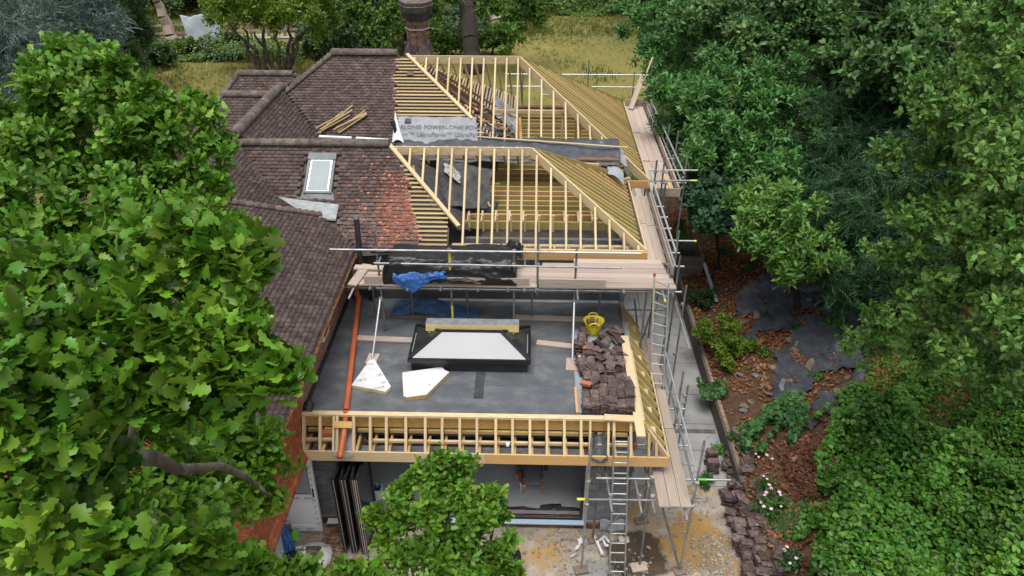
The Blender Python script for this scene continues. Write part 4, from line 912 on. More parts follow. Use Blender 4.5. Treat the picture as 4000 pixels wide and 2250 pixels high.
# front edge frame ---------------------------------------------------------------------------------
ef = part(MB().bx(-4.35, 2.2, 10.34, 10.45, ZR-.005, ZR+.045), 'eaves_frame', 'pine'); ef['label'] = 'new pine rafter skirt round the flat roof edge'
m = MB(); m.bx(-4.2, 2.1, 10.43, 10.448, 2.72, ZR-.012); m.build('sheathing', 'osb', ef)
FZ = 2.50
xs = []
x = -4.18
for i in range(20):
    xs.append(x); x += .315+ (.045 if i in (5, 6, 10) else 0)+random.uniform(-.015, .015)
xs = [x for x in xs if x < 1.95]
for x in xs:
    if abs(x-1.32) < .1: continue
    beam('rafter', (x, 10.37, ZR+.0), (x+.01, 10.0, FZ-.02), .048, .105, 'pine', ef)
    beam('ceiling_joist', (x+.05, 10.45, FZ-.03), (x+.05, 10.01, FZ-.06), .045, .10, 'orange_pine', ef)
for (y, z, h, mt) in ((10.38, 2.68, .07, 'treated'), (10.19, 2.60, .055, 'pine')):
    for a, b in zip(xs[:-1], xs[1:]):
        if (a < -3.2 < b or abs((a+b)/2+3.4) < .12) and y < 10.3: continue
        beam('noggin', (a+.026, y, z), (b-.026, y, z), .05, h, mt, ef)
lay('fascia', (-4.36, 9.975, FZ-.10), (-.75, 9.975, FZ-.10), .032, .235, 'pine', ef)
lay('fascia', (-.745, 9.975, FZ-.10), (2.655, 9.975, FZ-.10), .032, .235, 'orange_pine', ef)
lay('soffit_board', (-4.3, 10.2, FZ-.22), (2.6, 10.2, FZ-.22), .36, .012, 'block', ef)
# pipe outlet box, and the right-hand valley liner
for (px, w) in ((-3.42, .17), (1.36, .15)):
    for s in (-1, 1): lay('trimmer', (px+s*(w+.02), 10.37, ZR-.02), (px+s*(w+.02), 10.0, FZ-.02), .04, .10, 'pine', ef)
beam('outlet_board', (-3.59, 10.22, 2.96), (-3.25, 10.22, 2.96), .12, .03, 'osb', ef, (0, -.7, .7))
def liner(cx, w): return lambda s, t: Vector((cx+(s-.5)*w*(1+.35*t), 10.33-.42*t, 2.82-.34*t-.10*math.sin(math.pi*s)*(1-.2*t)+.012*float(vnoise(s*6, t*6, 1.2, int(cx*3)+4))))
sheet('pipe_liner', liner(-3.42, .28), 16, 16, 'membrane_grey', ef)
sheet('pipe_liner', liner(1.36, .24), 16, 16, 'membrane_black', ef)
m = MB(); m.bx(-3.92, -3.66, 10.22, 10.36, 2.62, 2.72); m.build('red_offcut', 'red_tile', ef)
m = MB(); m.bx(-.37, -.31, 10.03, 10.09, 2.66, 2.71); m.build('bracket', 'white_pvc', ef)
# right-hand side rafters
lay('edge_plate', (2.16, 10.4, ZR+.02), (2.16, 12.5, ZR+.02), .09, .05, 'pine', ef); lay('edge_plate', (2.16, 12.5, ZR+.015), (2.16, 14.35, ZR+.015), .10, .05, 'board_dark', ef)
m = MB(); m.bx(2.09, 2.2, 12.7, 13.6, ZR+.04, ZR+.05); m.build('edge_felt', 'slate', ef)
y = 10.32; i = 0
while y < 14.4:
    beam('rafter', (2.17, y, ZR-.02), (2.62 if y < 12.9 else 2.58+random.uniform(-.03, .03), y-.01, FZ-.02), .048, .10, 'treated', ef)
    if i % 2 == 0: lay('noggin', (2.40, y+.03, 2.72), (2.40, y+.24, 2.72), .10, .045, 'pine', ef)
    y += .275; i += 1
lay('fascia', (2.655, 9.97, FZ-.09), (2.655, 12.62, FZ-.09), .03, .20, 'pine', ef)
lay('hip_rafter', (2.12, 10.42, ZR-.02), (2.63, 10.0, FZ-.02), .05, .12, 'pine', ef)
for (xa, ya) in ((2.28, 10.02), (2.42, 10.02)): lay('rafter', (xa, 10.30-(xa-2.2)*.6, 2.86-(xa-2.28)*1.1), (xa, 10.0, FZ-.02), .045, .10, 'treated', ef)
# walls ---------------------------------------------------------------------------------------------
FYW = 10.45
blockwall('front_wall', 1.22, 2.08, FYW, .22, 2.4)
blockwall('front_wall', -4.45, -3.10, FYW, .22, 2.28)
m = MB(); m.bx(-3.08, 1.2, FYW, FYW+.1, 2.13, 2.4); part(m, 'lintel', 'black_frame')
for i in range(5): beam('brick', (-4.05+i*.225, FYW+.03, 2.33), (-3.84+i*.225, FYW+.03, 2.33), .1, .065, 'brick', house)
for i in range(4): beam('brick', (1.25+i*.225, FYW+.03, 2.335), (1.46+i*.225, FYW+.03, 2.335), .1, .065, 'brick', house)
for z in (.045, .12):
    for i in range(29):
        xa = -4.4+i*.225+(.11 if z > .1 else 0)
        if xa < 1.98: beam('brick', (xa, FYW-.0, z), (xa+.213, FYW-.0, z), .12, .066, 'brick_dark', house)
m = MB(); m.bx(-4.45, 2.08, FYW-.02, FYW+.12, -.02, .20); part(m, 'plinth', 'mortar')
m = MB(); m.bx(2.0, 2.12, FYW+.1, 14.5, 0, 2.73); m.bx(-4.45, -4.35, FYW+.1, 14.5, 0, 2.73); m.bx(-4.4, 2.1, 14.4, 14.5, 0, 2.73); part(m, 'wall', 'block')
m = MB(); m.bx(-4.4, 2.05, FYW+.02, 14.4, -.02, .20); part(m, 'interior_floor', 'screed')
sheet('floor_felt', lambda s, t: Vector((-2.9+4.1*s, 10.66+(.10+.03*float(vnoise(s*30, 0, 1, 3))+(.10 if .78 < s < .9 else 0))*t, .206+.006*float(vnoise(s*20, t*4, 1.1, 2)))), 90, 3, 'membrane_black', house, th=.003)
m = MB(); m.bx(-3.05, 1.2, 10.57, 10.65, .20, .235); part(m, 'floor_trim', 'board')
# opening frame
of = part(MB().bx(-3.08, 1.22, FYW-.01, FYW+.10, .20, .235), 'door_track', 'black_frame')
for yy in (FYW+.015, FYW+.055): m = MB(); m.bx(-3.05, 1.2, yy, yy+.012, .235, .245); m.build('rail', 'galv', of)
m = MB(); m.bx(1.13, 1.19, FYW-.01, FYW+.09, .235, 2.12); m.build('jamb', 'black_frame', of)
m = MB(); m.bx(1.19, 1.24, FYW-.02, FYW+.0, .2, 2.12); m.build('jamb_tape', 'alu', of)
m = MB(); m.bx(-3.1, 1.22, FYW-.12, FYW-.012, .175, .205); m.build('sill', 'pale_blue', of)
# folding door leaves stacked open at the left jamb
fd = empty('folding_door', 'stack of black framed glass folding door leaves standing open at the extension', 'door', (-3.3, 10.0, .05))
for i, (x0, x1) in enumerate(((-3.60, -3.50), (-3.44, -3.50), (-3.38, -3.30), (-3.24, -3.30), (-3.16, -3.10))):
    ya, yb, z0, z1 = 9.62, 10.44, .07, 2.13; A = Vector((x0, ya, 0)); B = Vector((x1, yb, 0)); d = (B-A).normalized()
    o_ = beam('leaf', A+Vector((0, 0, z0+.05)), B+Vector((0, 0, z0+.05)), .052, .10, 'black_frame', fd)
    beam('rail', A+Vector((0, 0, z1-.04)), B+Vector((0, 0, z1-.04)), .052, .08, 'black_frame', fd)
    for P in (A+d*.035, B-d*.035): beam('stile', P+Vector((0, 0, z0)), P+Vector((0, 0, z1)), .07, .052, 'black_frame', fd, d)
    beam('pane', A+d*.07+Vector((0, 0, (z0+z1)/2)), B-d*.07+Vector((0, 0, (z0+z1)/2)), .024, z1-z0-.18, 'glass_dark', fd)
    e = A-d*.004; beam('edge_trim', e+Vector((.022, 0, z0)), e+Vector((.022, 0, z1)), .008, .008, 'galv_bright', fd, d)
    if i == 4: beam('edge_seal', e+Vector((-.02, 0, z0)), e+Vector((-.02, 0, z1)), .02, .01, 'board', fd, d)
    if i == 3: beam('handle', A+d*.05+Vector((.04, 0, 1.15)), A+d*.05+Vector((.04, 0, 1.3)), .02, .02, 'alu', fd, d)
# roof lantern ---------------------------------------------------------------------------------------
L0, L1, M0, M1 = -2.40, .07, 11.68, 12.92
def ringbox(x0, x1, y0, y1, w, z0, z1):
    m = MB(); V = [(x, y, z) for z in (z0, z1) for x, y in ((x0, y0), (x1, y0), (x1, y1), (x0, y1), (x0+w, y0+w), (x1-w, y0+w), (x1-w, y1-w), (x0+w, y1-w))]
    return m.add(V, [(a+k*8, b+k*8, b+4+k*8, a+4+k*8) for k in (0, 1) for a, b in ((0, 1), (1, 2), (2, 3), (3, 0))]+[(a, b, b+8, a+8) for a, b in ((0, 1), (1, 2), (2, 3), (3, 0), (4, 5), (5, 6), (6, 7), (7, 4))])
lan = part(ringbox(L0+.06, L1-.06, M0+.06, M1-.06, .12, ZR-.02, ZR+.25), 'roof_lantern', 'black_pipe'); lan['label'] = 'black framed roof lantern with white film over its glass'
ringbox(L0, L1, M0, M1, .12, ZR+.25, ZR+.31).build('ring_beam', 'black_frame', lan)
ZL, rl, rr_, ym = ZR+.60, -1.76, -.55, (M0+M1)/2-.02
cs = [Vector((L0+.03, M0+.03, ZR+.31)), Vector((L1-.03, M0+.03, ZR+.31)), Vector((L1-.03, M1-.03, ZR+.31)), Vector((L0+.03, M1-.03, ZR+.31))]; ra, rb = Vector((rl, ym, ZL)), Vector((rr_, ym, ZL))
for nm, pts, mt in (('front_pane', [cs[0], cs[1], rb, ra], 'white_film'), ('back_pane', [cs[2], cs[3], ra, rb], 'glass_dark'), ('left_pane', [cs[3], cs[0], ra], 'glass_dark'), ('right_pane', [cs[1], cs[2], rb], 'glass_dark')):
    m = MB(); n_ = (pts[1]-pts[0]).cross(pts[2]-pts[0]).normalized(); m.prism(pts, n_*.012); m.build(nm, mt, lan)
for p, q in ((cs[0], ra), (cs[3], ra), (cs[1], rb), (cs[2], rb), (ra, rb)): beam('glazing_bar', p+Vector((0, 0, .02)), q+Vector((0, 0, .02)), .05, .045, 'black_frame', lan)
for p, q in ((cs[0], cs[1]), (cs[1], cs[2]), (cs[2], cs[3]), (cs[3], cs[0])): beam('glazing_bar', p+Vector((0, 0, .01)), q+Vector((0, 0, .01)), .05, .03, 'black_frame', lan)
for s in (-1, 1):
    c_ = cs[3] if s < 0 else cs[2]; f_ = cs[0] if s < 0 else cs[1]; r_ = ra if s < 0 else rb
    p, q = f_.lerp(c_, .12).lerp(r_, .10), f_.lerp(c_, .72).lerp(r_, .10); up = Vector((s*.5, 0, .06)); beam('reflective_strip', p+Vector((s*.02, 0, .03)), q+Vector((s*.02, 0, .03)), .02, .006, 'alu', lan, (s*.6, 0, 1))
    p = c_.lerp(r_, .45); beam('tape', p+Vector((s*.02, -.05, .02)), p+Vector((s*.02-.1*s, -.22, .05)), .06, .006, 'foam_brown', lan, (s*.6, 0, 1))
# ================================================================== SCAFFOLD
sc = empty('scaffold', 'grey steel tube scaffold round the front and right side of the house', 'scaffold', (2.6, 13.2, 0))
TR = .0225
def cpl(p, parent=sc):
    o = bpy.data.objects.new('coupler', unit_mesh('beam', 'coupler')); COL.objects.link(o); o.parent = parent
    place(o, Matrix.Translation(p) @ Matrix.Rotation(random.uniform(0, 3), 4, 'Z') @ Matrix.Rotation(random.uniform(-.3, .3), 4, 'X') @ Matrix.Diagonal((.07, .062, .06, 1)))
def T_(nm, p, q, mt=None, r=TR): return tube(nm, p, q, r, mt or random.choice(('galv', 'galv', 'galv_old')), sc)
def V3(*a): return Vector(a)
# front lift: outer and inner standards on the flat roof
yo, yi, LZ = 13.1, 13.66, 4.20
for (x, zt, mt) in ((-3.11, 5.53, 'galv_old'), (-1.62, 5.16, None), (-.30, 5.06, 'galv_old'), (.19, 5.42, 'galv_old'), (.975, 5.15, None)):
    if x == .19: T_('standard', (x, yo, 4.05), (x, yo, zt), mt)
    else: T_('standard', (x, yo, ZR+.03), (x, yo, zt), mt)
    for z in (5.11, 4.80, LZ): cpl(V3(x, yo-.02, z))
for (za, zb_) in ((5.05, 4.62), (3.75, 3.20)):
    o = tube('yellow_sleeve', (-1.62, yo, zb_), (-1.62, yo, za), TR+.003, 'yellow_paint', sc)
for x in (-3.42, -2.58, -1.35, .09, 1.58): T_('standard', (x, yi, ZR+.03), (x, yi, LZ), 'galv_old')
T_('guard_rail', (-4.05, yo-.05, 5.11), (.98, yo-.05, 5.11), 'galv'); T_('guard_rail', (.6, yo-.05, 5.112), (2.27, yo-.06, 5.112), 'galv_bright')
T_('guard_rail', (-3.18, yo-.05, 4.80), (1.92, yo-.05, 4.76), 'galv')
T_('ledger', (-3.87, yo-.05, LZ), (-3.3, yo-.05, LZ), 'galv_old'); T_('ledger', (-3.2, yo-.05, LZ), (3.19, yo-.05, LZ), 'galv')
T_('ledger', (-3.6, yi+.05, LZ), (2.7, yi+.05, LZ), 'galv_old')
for px in (1446, 1593, 1722, 1867, 1984, 2048, 2093, 2255, 2437, 2590):
    p = U(px, 1119, y=13.0); long_ = px in (2255, 2590)
    T_('transom', (p.x, 12.62 if long_ else 12.9, LZ+.05), (p.x, 14.25, LZ+.05), 'galv')
    cpl(V3(p.x, 13.03, LZ+.02))
tube('yellow_sleeve', (U(2590, 1119, y=13.0).x, 12.60, LZ+.05), (U(2590, 1119, y=13.0).x, 12.66, LZ+.05), TR+.003, 'yellow_paint', sc)
T_('transom', (-3.66, 12.55, LZ+.05), (-3.62, 13.2, LZ+.06), 'galv_bright')
for (xa, xb) in ((-3.12, -3.21), (.97, .93)):       # rakers
    T_('raker', (xa, 12.98, 3.95), (xb, 12.10, ZR+.03), 'galv_bright'); cpl(V3(xa, 13.04, 3.93))
# right side, upper lifts
T_('guard_rail', (3.03, 17.45, 5.0), (3.03, 13.3, 5.0), 'galv_bright'); T_('guard_rail', (3.03, 17.5, 4.7), (3.04, 13.25, 4.7), 'galv_bright')
T_('guard_rail', (3.95, 25.7, 4.69), (3.95, 17.6, 4.87), 'galv_bright'); T_('guard_rail', (3.95, 25.9, 4.41), (3.95, 17.8, 4.55), 'galv_bright')
T_('guard_rail', (3.01, 17.5, 5.01), (4.25, 17.5, 5.02)); T_('guard_rail', (3.01, 17.52, 4.71), (4.1, 17.52, 4.73)); tube('yellow_sleeve', (4.1, 17.52, 4.73), (4.27, 17.52, 4.732), TR+.002, 'yellow_paint', sc)
for (x, y, zt) in ((3.97, 24.56, 5.82), (3.97, 23.39, 5.84), (3.97, 21.84, 5.38), (3.97, 20.41, 5.2), (3.97, 19.12, 5.46), (3.97, 17.64, 5.40)):
    T_('standard', (x, y, float(zb(x, y)) if x > BX else .02), (x, y, zt), 'galv_old')
    for z in (4.75, 4.47, 4.15): cpl(V3(x-.03, y, z))
for (x, y, z0, zt) in ((3.18, 17.45, 4.0, 5.3), (3.37, 17.45, 4.3, 5.37), (3.46, 17.42, 4.05, 4.65)):
    T_('standard', (x, y, z0), (x, y, zt), 'galv_old'); cpl(V3(x, y-.02, 5.0)); cpl(V3(x, y-.02, 4.7))
for y in (24.2, 23.0, 22.2, 21.3, 20.3, 19.4, 18.6): T_('transom', (3.0, y, 4.18), (4.25, y, 4.18), 'galv')
for y in (17.2, 16.6, 16.0, 15.4, 14.8, 14.2): T_('transom', (2.4, y, 4.14), (3.45, y, 4.14), 'galv'); cpl(V3(3.06, y, 4.17))
T_('ledger', (3.9, 17.6, 4.12), (3.9, 24.8, 4.12), 'galv_old'); T_('ledger', (3.08, 13.2, 4.10), (3.08, 17.6, 4.10), 'galv_old')
T_('transom', (3.0, 15.55, 4.05), (3.95, 15.55, 4.05), 'galv'); tube('yellow_sleeve', (3.93, 15.55, 4.05), (3.98, 15.55, 4.05), TR+.003, 'yellow_paint', sc)
for (x, y, zt) in ((3.46, 15.2, 4.5), (3.5, 13.95, 3.8), (3.48, 12.45, 2.2)): T_('standard', (x, y, .03), (x, y, zt), 'galv'); cpl(V3(x-.03, y, zt-.5)); cpl(V3(x-.03, y, 1.9))
T_('brace', (3.9, 17.4, 2.9), (3.3, 16.2, 1.2), 'galv_old')
T_('guard_rail', (3.40, 16.05, 3.05), (3.40, 12.49, 3.13), 'galv_bright')
T_('standard', (3.08, 13.12, .03), (3.08, 13.12, 5.02), 'galv_old'); T_('standard', (3.05, 15.2, .03), (3.05, 15.2, 4.2), 'galv_old'); T_('standard', (2.5, 13.2, .03), (2.5, 13.2, 4.2), 'galv_old')
for (z, y) in ((2.9, 14.3), (2.0, 14.2), (1.5, 13.9)): T_('ledger', (2.3, y, z), (3.15, y, z), 'galv_old')
for (a, b) in (((2.35, 14.0, .1), (2.9, 14.4, 2.9)), ((2.95, 13.6, .1), (2.45, 14.3, 3.2))): T_('brace', a, b, 'galv_old')
# rear rails seen beyond the roof
for z in (4.98, 4.55): T_('guard_rail', (-.9, 25.9, z), (4.1, 25.9, z), 'galv_bright')
for x in (2.0, .35, -.3, 3.6): T_('standard', (x, 25.9, .0), (x, 25.9, 5.5 if x == 2.0 else 5.1), 'galv')
for z in (4.55, 4.15): T_('ledger', (.3, 26.2, z), (1.2, 26.2, z), 'galv')
# lower right lift
T_('guard_rail', (3.0, 13.1, 2.74), (3.0, 9.33, 2.82), 'galv_bright'); T_('guard_rail', (2.98, 13.1, 2.47), (2.98, 9.3, 2.55), 'galv')
PZ = 2.03
for (x, y, zt, mt) in ((1.125, 9.38, 3.53, 'galv'), (1.40, 10.12, 2.5, 'galv_old'), (2.28, 9.5, 2.35, 'galv_old'), (3.06, 9.40, 3.5, 'galv'), (3.05, 11.4, 3.4, 'galv'), (2.45, 10.6, 2.3, 'galv_old')):
    T_('standard', (x, y, .06), (x, y, zt), mt)
    for z in (1.9, 2.5): cpl(V3(x, y-.02, z))
T_('ledger', (.98, 9.44, 1.95), (3.35, 9.44, 1.97), 'galv_old'); tube('yellow_sleeve', (.95, 9.44, 1.95), (1.10, 9.44, 1.951), TR+.003, 'yellow_paint', sc)
T_('ledger', (1.33, 9.9, 2.02), (3.85, 9.9, 2.04), 'galv'); tube('green_sleeve', (3.2, 9.9, 2.035), (3.4, 9.9, 2.037), TR+.002, 'green_plastic', sc)
for (qa, qb) in (((2370, 1820), (2391, 2002)), ((2476, 1849), (2507, 2006)), ((2529, 1815), (2558, 2006))):
    b = U(*qb, z=1.96); T_('transom', (b.x-.05, 10.35, 2.0), b, 'galv'); cpl(V3(b.x, 9.5, 2.0))
T_('transom', (2.88, 10.9, 1.98), (2.90, 9.02, 1.93), 'galv_bright')
T_('brace', (2.33, 9.85, 1.95), (1.46, 10.05, .10), 'galv_old'); T_('brace', (2.48, 9.45, 1.95), (3.03, 9.40, .12), 'galv_old')
for (y, x1) in ((11.95, 3.35), (11.45, 3.2), (10.85, 3.3), (10.35, 3.25)): T_('transom', (2.1, y, 1.97), (x1, y, 1.97), 'galv'); cpl(V3(2.99, y, 2.0))
T_('ledger', (2.95, 9.3, 1.93), (2.95, 14.2, 1.93), 'galv_old')
# -------- boards: loose on the tubes, each one a thing
def plank(p, q, label, group, w=.19, mt='board', h=.036, up=(0, 0, 1), name='scaffold_board'):
    o = beam(name, p, q, w, h, mt, None, up); return tag(o, label, 'board', group)
BZ = LZ+.095
for i in range(6):
    y = 13.10+i*.198; x0 = .22 if i < 4 else .30+random.uniform(0, .25); x1 = 3.06-.03*i+random.uniform(-.02, .02)
    if i == 5: x0 = 1.0
    plank((x0, y, BZ), (x1, y, BZ+random.uniform(-.002, .004)), ('front platform board lying directly behind the toe board', 'second front platform board behind the toe board', 'third front platform board behind the toe board', 'fourth front platform board behind the toe board', 'fifth front platform board behind the toe board', 'short front platform board lying nearest the house wall')[i], 'front platform boards right of the sheeting')
for i in range(4): plank((-3.55, 13.10+i*.198, BZ), (.18, 13.10+i*.198, BZ), ('front platform board under the sheeting beside the toe board', 'second board under the black sheeting from the toe board', 'third board under the black sheeting from the toe board', 'board under the black sheeting nearest the house wall')[i], 'front platform boards under the sheeting')
plank((-3.66, 12.92, BZ+.04), (-3.50, 13.75, BZ+.05), 'short scaffold board lying across the left end of the front platform', None, .20)
plank((-3.75, 13.62, BZ+.06), (-2.3, 13.55, BZ+.06), 'scaffold board poking out beside the black soil pipe', None, .17)
plank((-3.42, 13.03, BZ+.105), (.02, 13.03, BZ+.105), 'scaffold board on edge as toe board below the blue tarpaulin', None, .19, up=(0, 1, 0))
plank((.22, 13.02, BZ+.105), (1.60, 13.02, BZ+.10), 'scaffold board on edge as toe board beside the ladder top', None, .19, up=(0, 1, 0))
for i in range(2): 
    plank((2.72+i*.195, 13.95+i*.1, BZ+.0), (2.72+i*.195, 15.9-.1*i, BZ), ('board beside the front roof fascia, at the platform corner', 'board beside the toe board, at the platform corner')[i], 'boards along the right eave of the front roof')
    plank((2.72+i*.195, 15.92-.1*i, BZ+.002), (2.74+i*.195, 17.45, BZ), ('board beside the front roof fascia, ending at the rear platform', 'board beside the toe board, ending at the rear platform')[i], 'boards along the right eave of the front roof')
plank((2.84, 16.4, BZ-.03), (2.84, 18.0, BZ-.03), 'narrow scaffold board in the shadow gap beside the front roof corner', None, .15)
plank((3.06, 13.55, BZ+.11), (3.06, 17.3, BZ+.11), 'scaffold board on edge along the near right platform', None, .19, up=(1, 0, 0))
for i in range(3):
    x = 3.30+i*.198
    for (a, b) in ((17.55, 19.75), (19.77, 22.0), (22.02, 24.55)): plank((x, a+(.0 if i else .05), BZ), (x, b, BZ+random.uniform(-.002, .003)), ('fascia side', 'middle', 'toe board side')[i]+' board of the rear right platform, '+{17.55: 'section nearest the front roof', 19.77: 'centre section', 22.02: 'section at the leaning timbers'}[a], 'boards along the right eave of the rear roof')
for (a, b) in ((17.6, 21.0), (21.02, 24.6)): plank((3.86, a, BZ+.11), (3.86, b, BZ+.11), 'scaffold board on edge along the outer side of the rear right platform', 'toe boards of the rear right platform', .19, up=(1, 0, 0))
plank((3.2, 17.50, BZ+.11), (3.88, 17.50, BZ+.11), 'scaffold board on edge closing the near end of the rear right platform', None, .22, up=(0, 1, 0))
plank((3.2, 24.62, BZ+.11), (3.88, 24.62, BZ+.11), 'scaffold board on edge closing the far end of the rear right platform', None, .22, up=(0, 1, 0))
plank((3.72, 17.75, BZ+.03), (3.66, 18.8, BZ+.03), 'orange stained offcut lying on the rear right platform', None, .09, 'orange_pine', .03, name='timber_offcut')
for i, (a, b) in enumerate((((3.32, 24.2, BZ+.05), (3.72, 24.9, 5.25)), ((3.36, 24.15, BZ+.05), (3.76, 24.85, 5.22)), ((3.40, 24.2, BZ+.05), (4.0, 24.75, 5.9)))):
    plank(a, b, ('long pale timber leaning against the far corner standard' if i == 2 else 'scaffold board leaning upright in the far corner of the rear platform'), None if i == 2 else 'boards leaning in the far platform corner', .05 if i == 2 else .12, 'pine' if i == 2 else 'board')
for i in range(3):
    plank((2.50+i*.197, 9.19+random.uniform(-.01, .01), PZ+.04), (2.50+i*.197, 11.2, PZ+.04), ('low platform board beside the extension fascia', 'middle low platform board ending above the yard', 'low platform board under the guard rails above the yard')[i], 'low platform boards beside the extension', .187)
    if i: plank((2.50+i*.197, 11.22, PZ+.04), (2.50+i*.197, 14.3, PZ+.04), ('', 'inner board of the low platform beside the ladder foot', 'outer board of the low platform under the guard rails by the ladder')[i], 'low platform boards beside the extension', .187)
# sole boards on the flat roof and ground
for (a, b, mt, w, lab) in (((-3.42, 13.68), (-.85, 13.58), 'board_dark', .17, 'dark sole board under the standards beside the crumpled blue tarpaulin'), ((-.28, 13.66), (1.72, 13.60), 'board', .17, 'pale sole board under the standards behind the yellow tub'), ((-3.70, 12.78), (-2.35, 12.72), 'board', .17, 'plank under the orange pipe near the roof lantern'), ((.2, 12.72), (1.05, 12.58), 'board', .16, 'plank between roof lantern and yellow tub')):
    plank((a[0], a[1], ZR+.03), (b[0], b[1], ZR+.03), lab, None, w, mt, .04, name='sole_board')
for (x, y, rz, s, lab) in ((-3.22, 12.08, .1, (.22, .34), 'square timber pad under the raker near the insulation offcut'), (.90, 12.0, .05, (.24, .40), 'square timber pad under the raker beside the tile pile')):
    o = beam('timber_pad', (x, y-s[1]/2, ZR+.018), (x+.03, y+s[1]/2, ZR+.018), s[0], .03, 'board', None); tag(o, lab, 'board')
for (x, y, s, lab) in ((1.12, 9.36, .30, 'timber pad under the standard in front of the block pier'), (2.26, 9.45, .34, 'timber pad on the wet patch beside the ladder'), (3.05, 9.36, .24, 'timber pad under the corner standard below the low platform'), (1.42, 10.08, .26, 'timber pad under the standard beside the white waste pipes'), (2.45, 10.6, .3, 'timber pad under the standard beneath the low platform')):
    o = beam('timber_pad', (x-s*.45, y-.03, .045), (x+s*.45, y+.03, .045), s*.6, .035, 'board' if s > .3 else 'board_dark', None); tag(o, lab, 'board')
# -------- ladders
def ladder(a0, a1, b0, b1, n, label, mt='alu', step0=.15):
    t = empty('ladder', label, 'ladder', (Vector(a0)+Vector(b0))/2); a0, a1, b0, b1 = map(Vector, (a0, a1, b0, b1))
    for p, q in ((a0, a1), (b0, b1)): beam('stile', p, q, .06, .026, mt, t, (b0-a0))
    for i in range(n):
        s = (i+.6)/n; tube('rung', a0.lerp(a1, s), b0.lerp(b1, s), .015, mt, t)
    for p in (a0, b0): beam('foot', p, p+(a1-a0).normalized()*.06, .035, .07, 'red_plastic' if mt == 'alu2' else 'black_pipe', t, (b0-a0))
    return t
ladder((1.66, 9.22, .03), (1.585, 9.85, 3.12), (1.96, 9.22, .03), (1.84, 9.85, 3.12), 14, 'grey metal ladder rising from the wet yard to the extension eave', 'galv')
ld = ladder((2.66, 12.45, 2.08), (2.565, 12.92, 4.66), (2.95, 12.45, 2.08), (2.875, 12.92, 4.5), 11, 'aluminium ladder with one yellow stile between low and front platforms', 'alu')
tube('yellow_sleeve', (2.613, 12.70, 3.5), (2.565, 12.92, 4.67), .02, 'yellow_paint', ld); tube('red_cap', (2.565, 12.92, 4.66), (2.563, 12.93, 4.72), .028, 'red_plastic', ld)
# white stacked tube frames behind the right scaffold
fr_ = empty('tower_frames', 'white tubular frames lying on the bank behind the right platform', 'frame', UG(2720, 690))
for k, (qa, qb, qc, qd) in enumerate((((2665, 700), (2735, 655), (2745, 680), (2670, 740)), ((2650, 720), (2765, 680), (2768, 725), (2660, 755)))):
    P_ = [UG(*q)+Vector((0, 0, .45+.1*k)) for q in (qa, qb, qc, qd)]
    for i in range(4): tube('frame_tube', P_[i], P_[(i+1) % 4], .022, 'white_pvc', fr_)
    for s in (.35, .7): tube('frame_rung', P_[0].lerp(P_[1], s), P_[3].lerp(P_[2], s), .018, 'white_pvc', fr_)
    for q in P_[2:]: tube('frame_leg', q, (q.x, q.y, float(zb(q.x, q.y))), .02, 'white_pvc', fr_)
# ================================================================== LOOSE THINGS ON THE ROOFS
# ---- salvaged roof tiles, in piles
LT, LW, LH = .235, .150, .014
def loose_tile():
    n = 4; v = []
    for z in (0, LH):
        for y in (-.5, .5):
            for i in range(n): x = -.5+i/(n-1); v.append((x*LW, y*LT, z+.008*(1-(2*x)**2)))
    f = [(i, i+1, n+i+1, n+i)[::-1] for i in range(n-1)]+[(2*n+i, 2*n+i+1, 3*n+i+1, 3*n+i) for i in range(n-1)]
    f += [(i, i+1, 2*n+i+1, 2*n+i) for i in range(n-1)]+[(n+i, n+i+1, 3*n+i+1, 3*n+i)[::-1] for i in range(n-1)]+[(0, 2*n, 3*n, n), (n-1, 2*n-1, 4*n-1, 3*n-1)]
    return v, f
LV, LF = loose_tile()
mat('loose_tile', [(.060, .039, .037), (.100, .068, .062), (.175, .13, .12)], 9, .9, .5, var=.42, hue=.012, bscale=60, mix2=((.42, .38, .36), 16, .62, .08))
loose_me = mesh('loose_tile', LV, LF); bm = bmesh.new(); bm.from_mesh(loose_me); bmesh.ops.recalc_face_normals(bm, faces=bm.faces); bm.to_mesh(loose_me); bm.free(); loose_me.materials.append(MAT['loose_tile'])
piles = {'roof': [], 'bank': []}
def stack(key, x, y, z, n, rz=0, lean=(0, 0), jit=.012, fan=0):
    px, py = x, y
    for i in range(n):
        M = Matrix.Translation((px+random.gauss(0, jit), py+random.gauss(0, jit), z)) @ Matrix.Rotation(rz+random.gauss(0, .09)+fan*i, 4, 'Z') @ Matrix.Rotation(lean[0]+random.gauss(0, .03), 4, 'X') @ Matrix.Rotation(lean[1]+random.gauss(0, .03), 4, 'Y')
        piles[key].append((i-n, M)); z += LH*1.55; px += lean[1]*LH*.8; py -= lean[0]*LH*.8
    return z
def top_tile(key, x, y, z, rz, tx=.2, ty=.1): piles[key].append((0, Matrix.Translation((x, y, z)) @ Matrix.Rotation(rz, 4, 'Z') @ Matrix.Rotation(tx, 4, 'X') @ Matrix.Rotation(ty, 4, 'Y')))
for r in range(4):                                    # neat front stacks
    for c in range(6):
        n = random.randint(8, 13)-r; x, y = 1.12+c*.165+.02*r, 10.62+r*.26
        z = stack('roof', x, y, ZR+.02, n, random.gauss(0, .06), jit=.007)
        if random.random() < .3: top_tile('roof', x+random.uniform(-.05, .05), y+.05, z+.03, random.uniform(0, 3), random.uniform(-.2, .2), random.uniform(-.2, .2))
